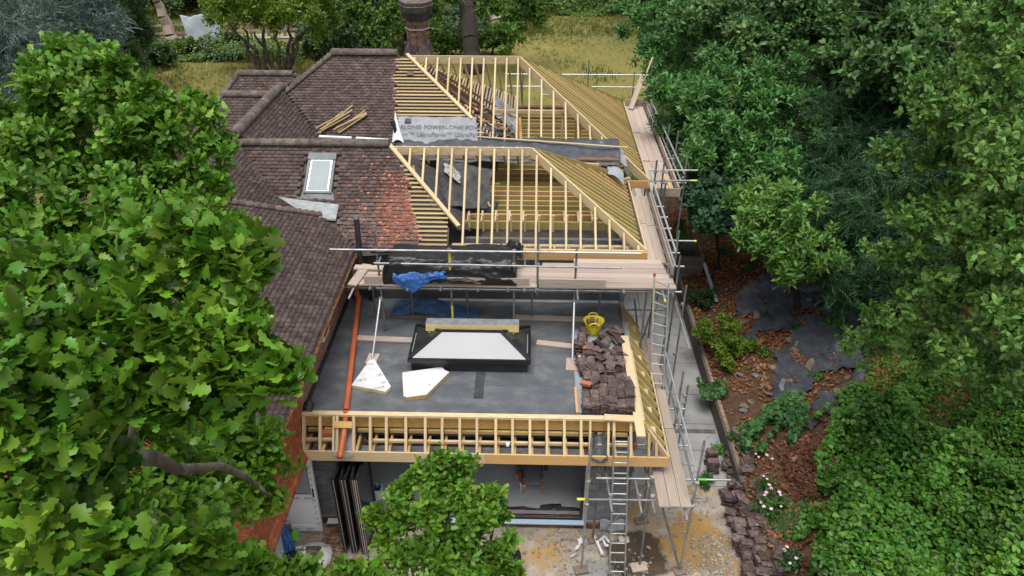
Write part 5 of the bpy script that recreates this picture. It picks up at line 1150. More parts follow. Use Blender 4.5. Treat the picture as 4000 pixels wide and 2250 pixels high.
for r in range(4):                                    # looser stacks further back
    for c in range(5):
        x, y = 1.10+c*.19+random.uniform(-.04, .04), 11.72+r*.24+random.uniform(-.05, .05)
        z = stack('roof', x, y, ZR+.02, random.randint(4, 10), random.choice((0, 0, 1.57, .6))+random.gauss(0, .2), (random.gauss(0, .12), random.gauss(0, .12)), .014)
        if random.random() < .6: top_tile('roof', x, y, z+.03, random.uniform(0, 3), random.uniform(-.35, .35), random.uniform(-.3, .3))
for (x, y, n, rz, lx, ly) in ((1.16, 12.75, 9, .1, .25, .1), (1.2, 12.95, 9, 0, .1, 0), (1.62, 12.85, 8, .6, .15, .3), (1.8, 12.98, 9, .9, .1, .3), (1.9, 12.75, 8, .4, .2, .2), (1.95, 13.1, 6, .5, .3, .2), (1.45, 12.62, 6, 1.2, .3, .5), (1.15, 12.5, 8, 1.5, .2, .2)): stack('roof', x, y, ZR+.02, n, rz, (lx, ly), .015, .03)
# stacks on and in front of the bank edge
y = 8.1; i = 0
while y < 12.3:
    for (x, zb0, hh) in ((4.38+.03*math.sin(i*1.7), .02, 14 if y < 11.2 else 7), (4.62+.04*math.sin(i*2.3), .12, 18 if y < 11 else 10), (4.86+.05*math.sin(i), .48, 9)):
        if x < 4.5 and y > 11.35 or random.random() < .10: continue
        n = max(4, hh+random.randint(-5, 3)); lean = (random.gauss(0, .05), -random.uniform(.02, .12))
        z = stack('bank', x+random.uniform(-.03, .03), y+random.uniform(-.03, .03), zb0, n, random.choice((1.57, 1.57, 1.3, 0))+random.gauss(0, .12), lean, .024)
        if random.random() < .5: top_tile('bank', x, y, z+.02, random.uniform(0, 3), random.uniform(-.25, .25), random.uniform(-.25, .25))
    y += .19; i += 1
stack('bank', 4.22, 12.05, .03, 16, 1.5, (0, 0), .02); stack('bank', 4.23, 12.3, .03, 18, 1.5, (0, 0), .02); stack('bank', 4.85, 12.7, .5, 8, .2)
for key, nmax, lab, grp in (('roof', 165, 'salvaged brown clay roof tile piled on the flat roof beside the pine planks', 'salvaged tiles piled on the flat roof'), ('bank', 135, 'salvaged brown clay roof tile stacked along the foot of the bank', 'salvaged tiles stacked along the bank')):
    L_ = sorted(piles[key], key=lambda t: (-min(t[0], 0), (t[1].translation-CAM).length))
    for _, M in L_[:nmax]:
        o = bpy.data.objects.new('clay_tile', loose_me); COL.objects.link(o); o.matrix_basis = M; tag(o, lab, 'tile', grp)
    rest = [M for _, M in L_[nmax:]]
    A = np.array([[list(r) for r in M] for M in rest]); o = link('stacked_clay_tiles', scatter_mesh('stacked_clay_tiles', np.array(LV), LF, A[:, :3, 3], A[:, :3, :3], np.ones((len(A), 1)), RNG.uniform(0, 1, len(A)), 'loose_tile', False))
    tag(o, 'lower layers of brown clay tiles in the pile on the flat roof' if key == 'roof' else 'lower layers of brown clay tiles in the stacks along the bank', 'tiles', kind='stuff')
# sheet under the pile, ridge tiles, brick, plastic things in the pile
o = sheet('foil_sheet', lambda s, t: Vector((.95+1.12*s, 10.55+2.72*t, ZR+.012+.004*float(vnoise(s*9, t*20, 1, 2)))), 12, 26, 'tarp_pale', th=.002); tag(o, 'pale plastic sheet lying under the tile pile on the flat roof', 'sheet')
def halfround(name, c, rz, L_, r, mt, label):
    v = []; K = 7
    for yv in (-L_/2, L_/2):
        for rr in (r, r-.014):
            for i in range(K+1): t = math.pi*i/K; v.append((math.cos(t)*rr, yv, math.sin(t)*rr))
    h = 2*(K+1); f = [(i, i+1, h+i+1, h+i) for i in range(K)]+[(K+1+i, h+K+1+i, h+K+2+i, K+2+i) for i in range(K)]+[(i, K+1+i, K+2+i, i+1) for i in range(K)]+[(h+i, h+i+1, h+K+2+i, h+K+1+i) for i in range(K)]+[(0, h, h+K+1, K+1), (K, 2*K+1, h+2*K+1, h+K)]
    o = link(name, mesh(name, v, f), mt); o.location = c; o.rotation_euler = (.1, random.uniform(-.2, .2), rz); return tag(o, label, 'ridge tile')
halfround('ridge_tile', (1.50, 12.42, ZR+.10), -.9, .33, .10, 'ridge', 'curved grey ridge tile lying across the tile pile'); halfround('ridge_tile', (1.62, 12.58, ZR+.11), -.6, .33, .10, 'ridge', 'curved grey ridge tile nested behind another in the tile pile')
o = tube('dark_pipe_offcut', (1.42, 12.55, ZR+.22), (1.72, 12.18, ZR+.2), .045, 'black_pipe'); tag(o, 'short black pipe offcut lying diagonally on the tile pile', 'pipe')
gt = empty('gate_tool', 'dark metal comb shaped bracket on the tile pile', 'bracket', (1.9, 12.15, ZR+.22))
for i in range(5): beam('tine', (1.80+i*.03, 12.05+.01*i, ZR+.22), (1.95+i*.03, 12.18-.04*i, ZR+.25), .012, .012, 'black_pipe', gt)
bk = MB(); bk.bx(-.105, .105, -.05, .05, 0, .065); bk.bx(-.104, .104, -.049, .049, .0651, .0652)
o = bk.build('red_brick', 'shard'); o.location = (1.14, 11.12, ZR+.22); o.rotation_euler = (.1, 0, -.35); tag(o, 'new orange red perforated brick on top of the tile pile', 'brick')
for i in range(3): m = MB(); m.bx(-.07+i*.05, -.04+i*.05, -.0, .03, .066, .067); h_ = m.build('perforation', 'red_tile', o)
for i, (x, y) in enumerate(((1.18, 12.32), (1.63, 11.22))):
    o = link('orange_shard', mesh('orange_shard', [(-.05, -.04, 0), (.05, -.05, .01), (.06, .04, .02), (-.04, .05, .02), (0, 0, .04)], [(0, 1, 4), (1, 2, 4), (2, 3, 4), (3, 0, 4)]), 'shard'); o.location = (x, y, ZR+.22); tag(o, 'small orange tile shard on the brown tile pile', 'shard', 'orange shards on the tile pile')
wb = empty('water_bottle', 'clear plastic bottle standing at the left edge of the tile pile', 'bottle', (1.06, 11.95, ZR+.02))
m = MB(); m.tube((1.06, 11.95, ZR+.02), (1.06, 11.95, ZR+.20), .035, .035, 12); m.tube((1.06, 11.95, ZR+.20), (1.06, 11.95, ZR+.26), .035, .014, 12); m.build('body', 'glass_pale', wb); m = MB(); m.tube((1.06, 11.95, ZR+.26), (1.06, 11.95, ZR+.285), .016, .016, 10); m.build('cap', 'white_pvc', wb)
beam_ = lambda n, p, q, w, h, mt, lab: tag(beam(n, p, q, w, h, mt), lab, 'plank')
beam_('timber_batten', (.955, 10.52, ZR+.03), (.95, 11.25, ZR+.03), .05, .05, 'orange_pine', 'short pine batten along the left side of the tile pile')
beam_('pine_plank', (2.075, 12.90, ZR+.10), (2.07, 9.87, ZR+.075), .165, .035, 'pine', 'long pale pine plank along the right edge of the flat roof')
beam_('pine_plank', (1.45, 10.37, ZR+.07), (2.15, 10.33, ZR+.075), .16, .03, 'pine', 'short pale pine plank across the front edge of the flat roof')
# ---- yellow flexible tub of battens
tb = empty('yellow_tub', 'yellow flexible rubber tub full of batten offcuts beside the tile pile', 'tub', (1.42, 13.12, ZR+.02))
def lathe(name, prof, mt, parent, c, n=24, wob=0):
    v = [(c[0]+r*math.cos(2*math.pi*i/n), c[1]+r*math.sin(2*math.pi*i/n), c[2]+z+wob*math.cos(4*math.pi*i/n)*(z/ .3)) for r, z in prof for i in range(n)]
    f = [(k*n+i, k*n+(i+1) % n, (k+1)*n+(i+1) % n, (k+1)*n+i) for k in range(len(prof)-1) for i in range(n)]+[tuple(range(n-1, -1, -1))]
    o = link(name, mesh(name, v, f, True), mt, parent); place(o, Matrix.Identity(4)); return o
lathe('body', [(.145, 0), (.165, .12), (.19, .24), (.215, .33), (.222, .335), (.208, .33), (.18, .22), (.15, .06), (0.01, .05)], 'yellow_plastic', tb, (1.42, 13.12, ZR+.02), 26, .012)
for s in (-1, 1):
    m = MB(); pts = [Vector((1.42+math.cos(t)*.10*1, 13.12+s*.205, ZR+.34+math.sin(t)*.07)) for t in [math.pi*i/8 for i in range(9)]]
    for a, b in zip(pts[:-1], pts[1:]): m.tube(a, b, .014, n=7)
    m.build('handle', 'yellow_plastic', tb)
for i in range(12):
    x = 1.29+i*.022; o = beam('wood_offcut', (x, 13.10+random.uniform(-.06, .06), ZR+.1), (x+random.uniform(-.05, .05), 13.14+random.uniform(-.08, .08), ZR+.36+random.uniform(0, .05)), .035, .018, random.choice(('old_timber', 'board', 'board_dark')), tb)
# ---- insulation boards
def board_poly(name, pts, z, th, mtop, mside, label):
    P_ = [Vector((x, y, z)) for x, y in pts]; o = empty(name, label, 'insulation', (sum(p.x for p in P_)/len(P_), sum(p.y for p in P_)/len(P_), z))
    m = MB(); m.prism(P_, (0, 0, th-.004)); m.build('foam_core', mside, o); m = MB(); m.prism([p+Vector((0, 0, th-.004)) for p in P_], (0, 0, .005)); m.build('foil_face', mtop, o); return o
ib1 = board_poly('insulation_offcut', [(-3.24, 11.97), (-3.14, 11.99), (-2.66, 11.14), (-2.74, 10.98), (-3.44, 11.16)], ZR+.005, .075, 'foil', 'foam', 'white printed insulation offcut lying beside the orange pipe')
for (x, y, rz, s, t, mt) in ((-3.37, 11.24, .35, .10, '\u039b\u0110 E', 'ink_purple'), (-3.0, 11.44, .35, .085, '\u039b\u0110', 'ink_purple'), (-2.88, 11.20, .35, .085, '\u039b\u0110', 'ink_purple'), (-2.80, 11.16, 3.55, .095, 'EcoTherm', 'ink_grey'), (-3.14, 11.86, 3.4, .08, 'EcoTh', 'ink_grey')):
    text_obj('printed_text', t, s, Matrix.Translation((x, y, ZR+.083)) @ Matrix.Rotation(rz, 4, 'Z'), mt, ib1)
ib2 = board_poly('insulation_offcut', [(-2.50, 11.56), (-1.72, 11.76), (-1.66, 11.66), (-1.56, 11.60), (-1.93, 10.90), (-2.30, 10.81), (-2.37, 10.85)], ZR+.005, .09, 'foil', 'foam_brown', 'plain white five sided insulation offcut in front of the roof lantern')
m = MB(); m.bx(-1.93, -1.90, 11.18, 11.21, ZR+.096, ZR+.0965); m.build('scuff', 'membrane_grey', ib2)
fy = empty('insulation_board', 'long yellow foam insulation board lying behind the roof lantern', 'insulation', (-1.15, 12.95, ZR+.3))
m = MB(); m.bx(-2.10, -.18, 12.40, 12.62, ZR+.52, ZR+.69); m.build('foam_core', 'foam_yellow', fy); m = MB(); m.bx(-2.10, -.18, 12.402, 12.62, ZR+.690, ZR+.695); m.build('facing', 'block', fy)
for x in (-1.9, -.4): m = MB(); m.bx(x, x+.1, 12.42, 12.60, ZR+.44, ZR+.52); m.build('packer', 'board_dark', fy)
# ---- orange drain pipe
op = empty('drain_pipe', 'long terracotta orange plastic drain pipe crossing the flat roof and eave', 'pipe', (-3.6, 12.3, ZR))
pts = [Vector((-3.90, 14.22, ZR+.16)), Vector((-3.40, 10.46, ZR+.055)), Vector((-3.405, 10.22, 2.86)), Vector((-3.41, 9.72, 2.63))]
for i in range(3):
    m = MB(); m.tube(pts[i], pts[i+1]+(pts[i+1]-pts[i]).normalized()*.02, .056, n=18, cap=False); m.build('pipe', 'orange_pipe', op, smooth=True)
m = MB(); d_ = (pts[3]-pts[2]).normalized(); m.tube(pts[3]-d_*.1, pts[3], .066, n=18, cap=False); m.tube(pts[3]-d_*.0, pts[3]-d_*.3, .054, n=18, cap=False); m.build('socket', 'orange_pipe', op, smooth=True)
m = MB(); m.tube(pts[3]-d_*.16, pts[3]-d_*.17, .052, n=14); m.build('inside', 'red_tile', op)
m = MB(); m.tube((-3.93, 14.18, ZR+.16), (-3.98, 14.36, ZR+.24), .062, n=14); m.tube((-3.98, 14.36, ZR+.20), (-3.98, 14.36, ZR+.36), .06, n=14); m.build('elbow', 'orange_pipe', op, smooth=True)
# ---- tarpaulins
def cloth(name, fn, nu, nv, mt, label, th=.004):
    o = sheet(name, fn, nu, nv, mt, th=th); return tag(o, label, 'tarpaulin')
def crumple(s, t, k=1.0, sd=0): return float(.5*vnoise(s*7*k, t*5*k, 1.2, sd)+.3*abs(vnoise(s*15*k, t*9*k, 1.2, sd+1))+.18*vnoise(s*32*k, t*20*k, 1.1, sd+2))
def fold(s, t, sd=0): return float(.55*vnoise(s*2.2+t*1.2, t*6, 1.2, sd)+.28*abs(vnoise(s*5+t*3, t*11-s*2, 1.2, sd+1))+.10*vnoise(s*13, t*14, 1.1, sd+2))
PROF = [(12.99, 4.34), (13.0, 4.50), (13.06, 4.70), (13.22, 4.80), (13.5, 4.82), (13.85, 4.80), (14.08, 4.66), (14.14, 4.40)]
def prof(t):
    t *= len(PROF)-1; i = min(int(t), len(PROF)-2); f = t-i; return tuple(PROF[i][k]*(1-f)+PROF[i+1][k]*f for k in (0, 1))
def bundle(s, t):
    y, z = prof(t); k = .72+.28*math.sin(s*7.5+.6)*math.sin(s*3+1); e = min(1, s/.05, (1-s)/.04); n_ = fold(s*1.9, t*1.3, 3)
    return Vector((-3.02+2.78*s, y-.07*n_*(t < .5), 4.32+(z-4.32)*(.55+.45*e)*(.72+.38*k)+.085*n_))
cloth('black_sheeting', bundle, 150, 64, 'black_tarp', 'glossy black plastic sheeting bundled along the front scaffold platform')
cloth('black_sheeting', lambda s, t: Vector((-.62+.50*s, 13.65+.5*t, 4.62+.20*math.sin(math.pi*s)*math.sin(math.pi*t)+.13*crumple(s, t, 1.6, 9))), 50, 40, 'black_tarp', 'bunched end of black sheeting beside the front fascia')
cloth('blue_tarpaulin', lambda s, t: Vector((-2.82+1.12*s+.08*crumple(t, s, 1.1, 8), 13.30-.36*min(1, t*1.5)-.02*crumple(s, t, 1.2, 9), 4.56+.05*(1-t)-(.05+.40*math.exp(-((s-.33)/.24)**2))*max(0, t-.55)/.45+.07*crumple(s, t, 1.4, 4))), 80, 46, 'blue_tarp', 'bright blue tarpaulin hanging over the toe board of the front platform')
cloth('blue_tarpaulin', lambda s, t: Vector((-3.05+.5*s, 13.1+.22*t, 4.40+.05*crumple(s, t, 1.5, 7))), 26, 14, 'blue_tarp', 'small blue tarpaulin corner under the timbers at the platform end')
cloth('blue_tarpaulin', lambda s, t: Vector((-3.05+1.95*s, 13.55+.55*t+.12*math.sin(s*5), ZR+.06+.26*math.sin(math.pi*min(1, s*1.25))*math.sin(math.pi*t)**.8+.11*crumple(s, t, 1.1, 6)*(1-.4*s))), 110, 50, 'blue_tarp_dull', 'dull blue tarpaulin crumpled on the flat roof below the scaffold')
for (p, q, mt, lab) in (((-3.12, 13.25, 4.40), (-1.9, 13.15, 4.37), 'orange_pine', 'pine length lying under the blue tarpaulin on the platform'), ((-3.1, 13.18, 4.42), (-2.0, 13.08, 4.39), 'orange_pine', 'second pine length lying under the blue tarpaulin on the platform')): beam_('timber_length', p, q, .05, .03, mt, lab)
# bundle of roofing battens left on the rear tiles
for i in range(9):
    a = pr(-5.75+random.uniform(0, .7), 18.80+random.uniform(0, .05), .10+.02*i); L_ = random.uniform(.9, 1.25); an = random.uniform(.62, .78)
    b = pr(a.x+L_*math.cos(an)*.95, min(20, a.y+L_*math.sin(an)*.85), .10+random.uniform(0, .07)); o = beam('loose_batten', a, b, .04, .024, 'batten'); tag(o, 'loose roofing batten in the heap lying on the rear tiled slope', 'batten', 'heap of battens on the rear slope')
for i, (x0, x1, lab) in enumerate(((-5.15, -4.35, 'short white plastic trim lying behind the front ridge near the batten heap'), (-4.25, -3.45, 'white plastic trim lying behind the front ridge near the vent pipe'))):
    o = beam('white_trim', (x0, 17.1, 5.98-.03*i), (x1, 17.05, 5.97-.05*i), .09, .03, 'white_pvc'); tag(o, lab, 'trim')
o = sheet('ridge_felt', lambda s, t: Vector((-4.85+1.3*s, 18.55-.5*t, 5.28-.05*t+.03*float(vnoise(s*20, t*4, 1, 3)))), 30, 8, 'membrane_black'); tag(o, 'black felt strip in the valley behind the old front ridge', 'felt')
# things on the membrane inside the front frame
def hit(px, py, skip=('rafter', 'front_roof_frame', 'hip_rafter', 'lay_board', 'crown', 'leaf', 'standard', 'guard_rail')):
    """first surface behind a photo pixel, looking past rafters and leaves"""
    bpy.context.view_layer.update(); dg = bpy.context.evaluated_depsgraph_get(); d = ray(px, py).normalized(); o_ = CAM.copy()
    for _ in range(12):
        ok, loc, nrm_, idx, ob, mx = SC.ray_cast(dg, o_, d)
        if not ok: return None
        if not any(ob.name.startswith(k) for k in skip): return loc
        o_ = loc+d*.02
    return loc
hp = hit(1768, 678) or U(1768, 678, y=16.3)
o = cloth('white_sack', lambda s, t: hp+Vector((-.20+.40*s+.05*crumple(t, s, 1.2, 2), -.12+.30*t-.22*s+.05*crumple(t, s, 1.4, 5), .10-.20*s+.10*t+.11*math.sin(math.pi*t)*math.sin(math.pi*min(1, s+.1))+.05*crumple(s, t, 1.5, 3))), 36, 24, 'white_bag', 'crumpled white sack lying on black membrane inside the front roof frame'); o['category'] = 'sack'
for (p, q, lab) in (((-2.75, 16.2, 5.62), (-2.62, 15.75, 5.28), 'short batten lying on the black membrane left of the white sack'), ((-1.05, 16.45, 4.66), (-.95, 16.15, 4.60), 'small wood offcut lying on the black membrane right of the white sack')):
    o = beam('wood_offcut', p, q, .045, .025, 'batten'); tag(o, lab, 'offcut')
o = beam('wood_strip', (-1.4, 17.15, 4.75), (-.75, 17.2, 4.72), .05, .02, 'batten'); tag(o, 'narrow wood strip between white sack and ceiling joists', 'offcut')
o = beam('long_lath', (-1.5, 18.83, 5.36), (2.55, 18.35, 5.28), .05, .022, 'pine'); tag(o, 'long pale lath lying along the black valley membrane', 'lath')
o = beam('timber_length', (1.1, 17.65, 5.12), (1.75, 17.6, 5.10), .07, .05, 'treated'); tag(o, 'greenish timber length lying on the valley membrane edge', 'timber')
pt = empty('plastic_tub', 'small clear plastic tub standing on the beam in the front roof frame', 'tub', (1.55, 15.55, 4.53))
lathe('body', [(.05, 0), (.06, .10), (.066, .105), (.056, .10), (.046, .01), (.005, .01)], 'white_pvc', pt, (1.55, 15.55, 4.525), 14)
# ================================================================== YARD AND INTERIOR THINGS
IZ = .20
# chair under a grey cover
ch = empty('covered_chair', 'chair under a grey cloth cover with wooden legs in the extension', 'chair', (.1, 11.36, IZ))
c0 = U(2085, 1880, z=IZ+.42)
cx_, cy_ = .16, 11.38
sheet('seat', lambda s, t: Vector((cx_-.21+.42*s, cy_-.30+.58*t-.05*math.sin(math.pi*s)*(1-t), IZ+.45+.03*math.sin(math.pi*s)*math.sin(math.pi*t)-.07*(1-t)**6-.06*abs(2*s-1)**6)), 14, 14, 'fabric_grey', ch, th=.09)
sheet('backrest', lambda s, t: Vector((cx_-.20+.40*s, cy_+.28+.10*t, IZ+.45+.45*t)), 10, 8, 'fabric_grey', ch, th=.07)
for s in (-1, 1): 
    m = MB(); m.beam((cx_+s*.27, cy_-.02, IZ+.52), (cx_+s*.27, cy_+.32, IZ+.56), .09, .16); m.build('arm_rest', 'black_pipe', ch, bevel=.03)
for (sx, sy) in ((-1, -1), (1, -1), (-1, 1), (1, 1)): m = MB(); m.tube((cx_+sx*.19, cy_+sy*.22, IZ+.42), (cx_+sx*.20, cy_+sy*.24, IZ), .022, .014, 8); m.build('leg', 'chair_leg', ch)
# ginger and white cat walking out towards the doorway
def skin_mesh(name, verts, edges, radii, mt, sub=2):
    me = bpy.data.meshes.new(name); me.from_pydata([tuple(v) for v in verts], edges, []); o = bpy.data.objects.new(name, me); COL.objects.link(o)
    sk = o.modifiers.new('skin', 'SKIN'); 
    for i, r in enumerate(radii): me.skin_vertices[0].data[i].radius = (r, r) if not isinstance(r, tuple) else r
    me.skin_vertices[0].data[0].use_root = True
    sk.use_smooth_shade = True
    ss = o.modifiers.new('sub', 'SUBSURF'); ss.levels = sub; ss.render_levels = sub
    dg = bpy.context.evaluated_depsgraph_get(); m2 = bpy.data.meshes.new_from_object(o.evaluated_get(dg)); bpy.data.objects.remove(o)
    m2.name = name; m2.polygons.foreach_set('use_smooth', [True]*len(m2.polygons))
    return m2
# cat coordinates: +y towards the tail, head at -y
cv = [(0, .16, .22), (0, .06, .225), (0, -.05, .22), (0, -.13, .225), (0, -.19, .245), (0, -.245, .265), (0, -.29, .255), (0, -.325, .24),       # 0-7 spine to muzzle
      (.01, .23, .21), (.02, .32, .17), (.0, .42, .13), (-.02, .52, .12),                                                               # 8-11 tail
      (.05, .15, .18), (.055, .12, .11), (.055, .17, .06), (.055, .14, .012), (.055, .11, .008),                                           # 12-16 hind R
      (-.05, .17, .18), (-.055, .15, .11), (-.055, .22, .06), (-.055, .20, .012), (-.055, .17, .008),                                       # 17-21 hind L
      (.045, -.12, .17), (.045, -.10, .09), (.045, -.13, .015), (.045, -.16, .01),                                                          # 22-25 fore R
      (-.045, -.14, .17), (-.045, -.17, .09), (-.045, -.21, .015), (-.045, -.24, .01)]                                                      # 26-29 fore L
ce = [(0, 1), (1, 2), (2, 3), (3, 4), (4, 5), (5, 6), (6, 7), (0, 8), (8, 9), (9, 10), (10, 11), (0, 12), (12, 13), (13, 14), (14, 15), (15, 16), (0, 17), (17, 18), (18, 19), (19, 20), (20, 21), (3, 22), (22, 23), (23, 24), (24, 25), (3, 26), (26, 27), (27, 28), (28, 29)]
cr = [.065, .072, .068, .062, .045, .05, .045, .024, .024, .02, .018, .012, .04, .026, .016, .014, .013, .04, .026, .016, .014, .013, .03, .02, .016, .015, .03, .02, .016, .015]
cat = empty('cat', 'ginger and white cat walking across the concrete floor beside the covered chair', 'cat', (-.09, 11.42, IZ), rz=math.radians(14))
cm = skin_mesh('body', cv, ce, cr, 'cat_fur')
cm.materials.clear(); cm.materials.append(MAT['cat_fur']); cm.materials.append(MAT['cat_white'])
for p in cm.polygons:
    c = p.center
    if c.z < .10 and abs(c.y) < .4 and c.y < .3 or (c.z < .20 and -.2 < c.y < -.02 and c.x < .0) or c.y < -.30 or (c.y < -.2 and c.z < .22): p.material_index = 1
cb = link('body', cm, None, cat)
for s in (-1, 1):
    e_ = link('ear', mesh('ear', [(s*.018, -.235, .295), (s*.045, -.235, .285), (s*.036, -.232, .335), (s*.03, -.215, .29)], [(0, 1, 2), (1, 3, 2), (3, 0, 2), (0, 3, 1)]), 'cat_fur', cat)
    m = MB(); m.add([(s*.02+.006*math.cos(t), -.338+.004*abs(math.sin(t)), .262+.006*math.sin(t)) for t in [k*1.05 for k in range(6)]], [tuple(range(6))]); e2 = link('eye', mesh('eye', m.v, m.f), 'black_pipe', cat)
e2 = link('nose', mesh('nose', [(-.006, -.352, .246), (.006, -.352, .246), (0, -.352, .238)], [(0, 1, 2)]), 'petal', cat)
# tool box
tbx = empty('tool_crate', 'white crate full of hand tools standing on the concrete floor', 'crate', tuple(U(1465, 1935, z=IZ)))
bx_, by_, _ = tbx.location; 
for (a, b, c_, d) in ((-.16, .16, -.12, -.11), (-.16, .16, .11, .12), (-.16, -.15, -.11, .11), (.15, .16, -.11, .11)): m = MB(); m.bx(bx_+a, bx_+b, by_+c_, by_+d, IZ, IZ+.26); m.build('side', 'white_pvc', tbx)
m = MB(); m.bx(bx_-.15, bx_+.15, by_-.11, by_+.11, IZ+.004, IZ+.02); m.build('base', 'black_pipe', tbx)
for i in range(9):
    p = Vector((bx_+random.uniform(-.1, .1), by_+random.uniform(-.05, .06), IZ+.1)); q = p+Vector((random.uniform(-.08, .08), random.uniform(-.06, .08), random.uniform(.1, .22))); tube('tool_handle', p, q, random.uniform(.012, .022), random.choice(('yellow_plastic', 'blue_tarp', 'black_pipe', 'red_plastic', 'galv', 'blue_tarp')), tbx)
o = link('small_stone', mesh('small_stone', ROCKS[2][0]*.012, ROCKS[2][1]), 'soot'); o.location = U(2178, 1893, z=IZ+.008); tag(o, 'tiny dark chip lying on the concrete floor right of the chair', 'chip')
# white plastic door leaning beside the folding doors
dr = empty('white_door', 'white plastic door with obscured glass leaning by the block wall', 'door', (-4.6, 10.2, .05)); lean = .06
def dp(u, w, d=0): return Vector((-5.02+u*.84, 10.16+lean*w*2.07-d, .05+2.05*w))
def drect(name, u0, u1, w0, w1, d0, d1, mt): m = MB(); m.prism([dp(u0, w0, d0), dp(u1, w0, d0), dp(u1, w1, d0), dp(u0, w1, d0)], dp(0, 0, d1)-dp(0, 0, d0)); return m.build(name, mt, dr)
drect('slab', .0, 1, 0, 1, -.05, 0, 'white_pvc'); 
for (u0, u1, w0, w1) in ((0, .13, 0, 1), (.87, 1, 0, 1), (.13, .87, .93, 1), (.13, .87, 0, .08), (.13, .87, .42, .5)): drect('frame_bar', u0, u1, w0, w1, .001, .02, 'white_pvc')
drect('pane', .14, .86, .5, .93, .002, .006, 'tarp_pale'); drect('pane_gasket', .13, .87, .5, .508, .002, .012, 'black_pipe'); drect('pane_gasket', .85, .87, .508, .93, .002, .012, 'black_pipe')
drect('lower_panel', .18, .82, .12, .38, .002, .010, 'white_pvc'); drect('handle_plate', .90, .94, .47, .58, .021, .03, 'black_pipe')
m = MB(); m.tube(dp(.92, .53, .03), dp(.80, .53, .05), .009, n=8); m.build('handle', 'alu', dr)
RL = Matrix.Rotation(math.pi/2-lean, 4, 'X')
for (u, w, t) in [(.885, w, random.choice(('O', 'C', ')(', 'D'))) for w in (.1, .17, .25, .33, .41, .48, .62, .69, .77, .85)]+[(u, w, t) for w, us in ((.945, (.2, .45, .62)), (.44, (.15, .42, .68)), (.02, (.3, .62))) for u, t in zip(us, ('OO', 'JOC', 'DOO'))]+[(.01, w, 'OOO') for w in (.12, .2, .28)]:
    text_obj('tape_print', t, .075, Matrix.Translation(dp(u, w, .0235)) @ RL, 'ink_blue', dr)
# blue and red rod leaning on the block wall
rd = empty('level_rod', 'thin rod, blue above and red below, leaning on the block wall', 'rod', (-3.75, 10.3, .2)); tube('rod', (-3.72, 10.30, .72), (-3.74, 10.40, 1.75), .014, 'blue_tarp_dull', rd); tube('grip', (-3.70, 10.26, .26), (-3.72, 10.30, .72), .018, 'red_plastic', rd)
o = beam('sill_board', (-4.1, 10.3, .19), (-3.12, 10.3, .19), .12, .03, 'white_pvc'); tag(o, 'white plastic sill below the block wall beside the folding doors', 'sill')
# big white rubble bag, blue tarp heap, grey board, small things at lower left
bag_c = U(1232, 2178, z=.12); bag_c.z = 0
def bagf(s, t):
    a = s*2*math.pi; r = .36*(math.sin(math.pi*(.12+.78*t))**.7)*(1+.06*float(vnoise(math.cos(a)*3, math.sin(a)*3+t*4, 1.2, 3))); return bag_c+Vector((r*math.cos(a), r*.9*math.sin(a), .36*t+.02*float(vnoise(s*20, t*6, 1, 4))+.06*t*math.cos(a*2)))
o = sheet('rubble_bag', bagf, 40, 16, 'white_bag'); tag(o, 'big slumped white woven rubble bag in the yard below the doors', 'bag')
g0 = lambda a, b, z=0: U(a, b, z=z)
bA, bB, bC, bD = g0(1085, 2060, .75), g0(1125, 2055, .55), g0(1158, 2175, .05), g0(1118, 2195, .08)
o = sheet('blue_sheet', lambda s, t: lerp4(bA, bB, bC, bD, s, t)+Vector((.05*crumple(t, s, 1.1, 3), 0, .10*crumple(s, t, 1.2, 3))), 30, 36, 'blue_tarp'); tag(o, 'blue plastic sheet heaped over rubbish beside the white door', 'sheet')
bE = g0(985, 2050, .4); o = sheet('blue_sheet', lambda s, t: bE+Vector((-.25+.5*s, -.2+.4*t, .12*crumple(s, t, 1.3, 8))), 24, 16, 'blue_tarp'); tag(o, 'small blue sheet scrap behind the grey board in the yard', 'sheet')
bF = g0(1135, 2195); o = sheet('black_bag', lambda s, t: bF+Vector((-.2+.4*s, -.2+.4*t, .04+.22*math.sin(math.pi*s)*math.sin(math.pi*t)+.05*crumple(s, t, 1.3, 5))), 20, 16, 'black_tarp'); tag(o, 'black plastic bag on the ground below the blue sheet', 'bag')
o = beam('grey_board', g0(1068, 2085, .75), g0(1098, 2235, .45), .26, .03, 'tarp_pale', None, (.0, .6, .8)); tag(o, 'pale grey board leaning outside the tile hung wall', 'board')
p_ = g0(1128, 2050, .12); o = beam('pale_block', p_-Vector((.1, 0, 0)), p_+Vector((.1, -.06, 0)), .15, .24, 'stone'); tag(o, 'pale block standing at the foot of the white door', 'block')
bG = g0(1150, 2095); o = sheet('green_bag', lambda s, t: bG+Vector((-.1+.2*s, -.15+.3*t, .03+.12*math.sin(math.pi*s)*math.sin(math.pi*t)+.04*crumple(s, t, 1.5, 6))), 16, 16, 'green_plastic'); tag(o, 'bright green plastic bag on the ground beside the white door', 'bag')
p_ = g0(1160, 2147, .05); o = tube('white_roll', p_-Vector((.1, 0, 0)), p_+Vector((.1, .05, 0)), .045, 'white_pvc'); tag(o, 'short white roll lying beside the big rubble bag', 'roll')
for i in range(26):
    x, y = random.uniform(-4.25, -3.75), random.uniform(9.5, 10.25); 
    o = beam('paving_brick', (x, y, .03), (x+.19, y+.03, .03), .09, .05, 'brick'); tag(o, 'old brick laid in the patch of ground below the white door', 'brick', 'old bricks below the white door')
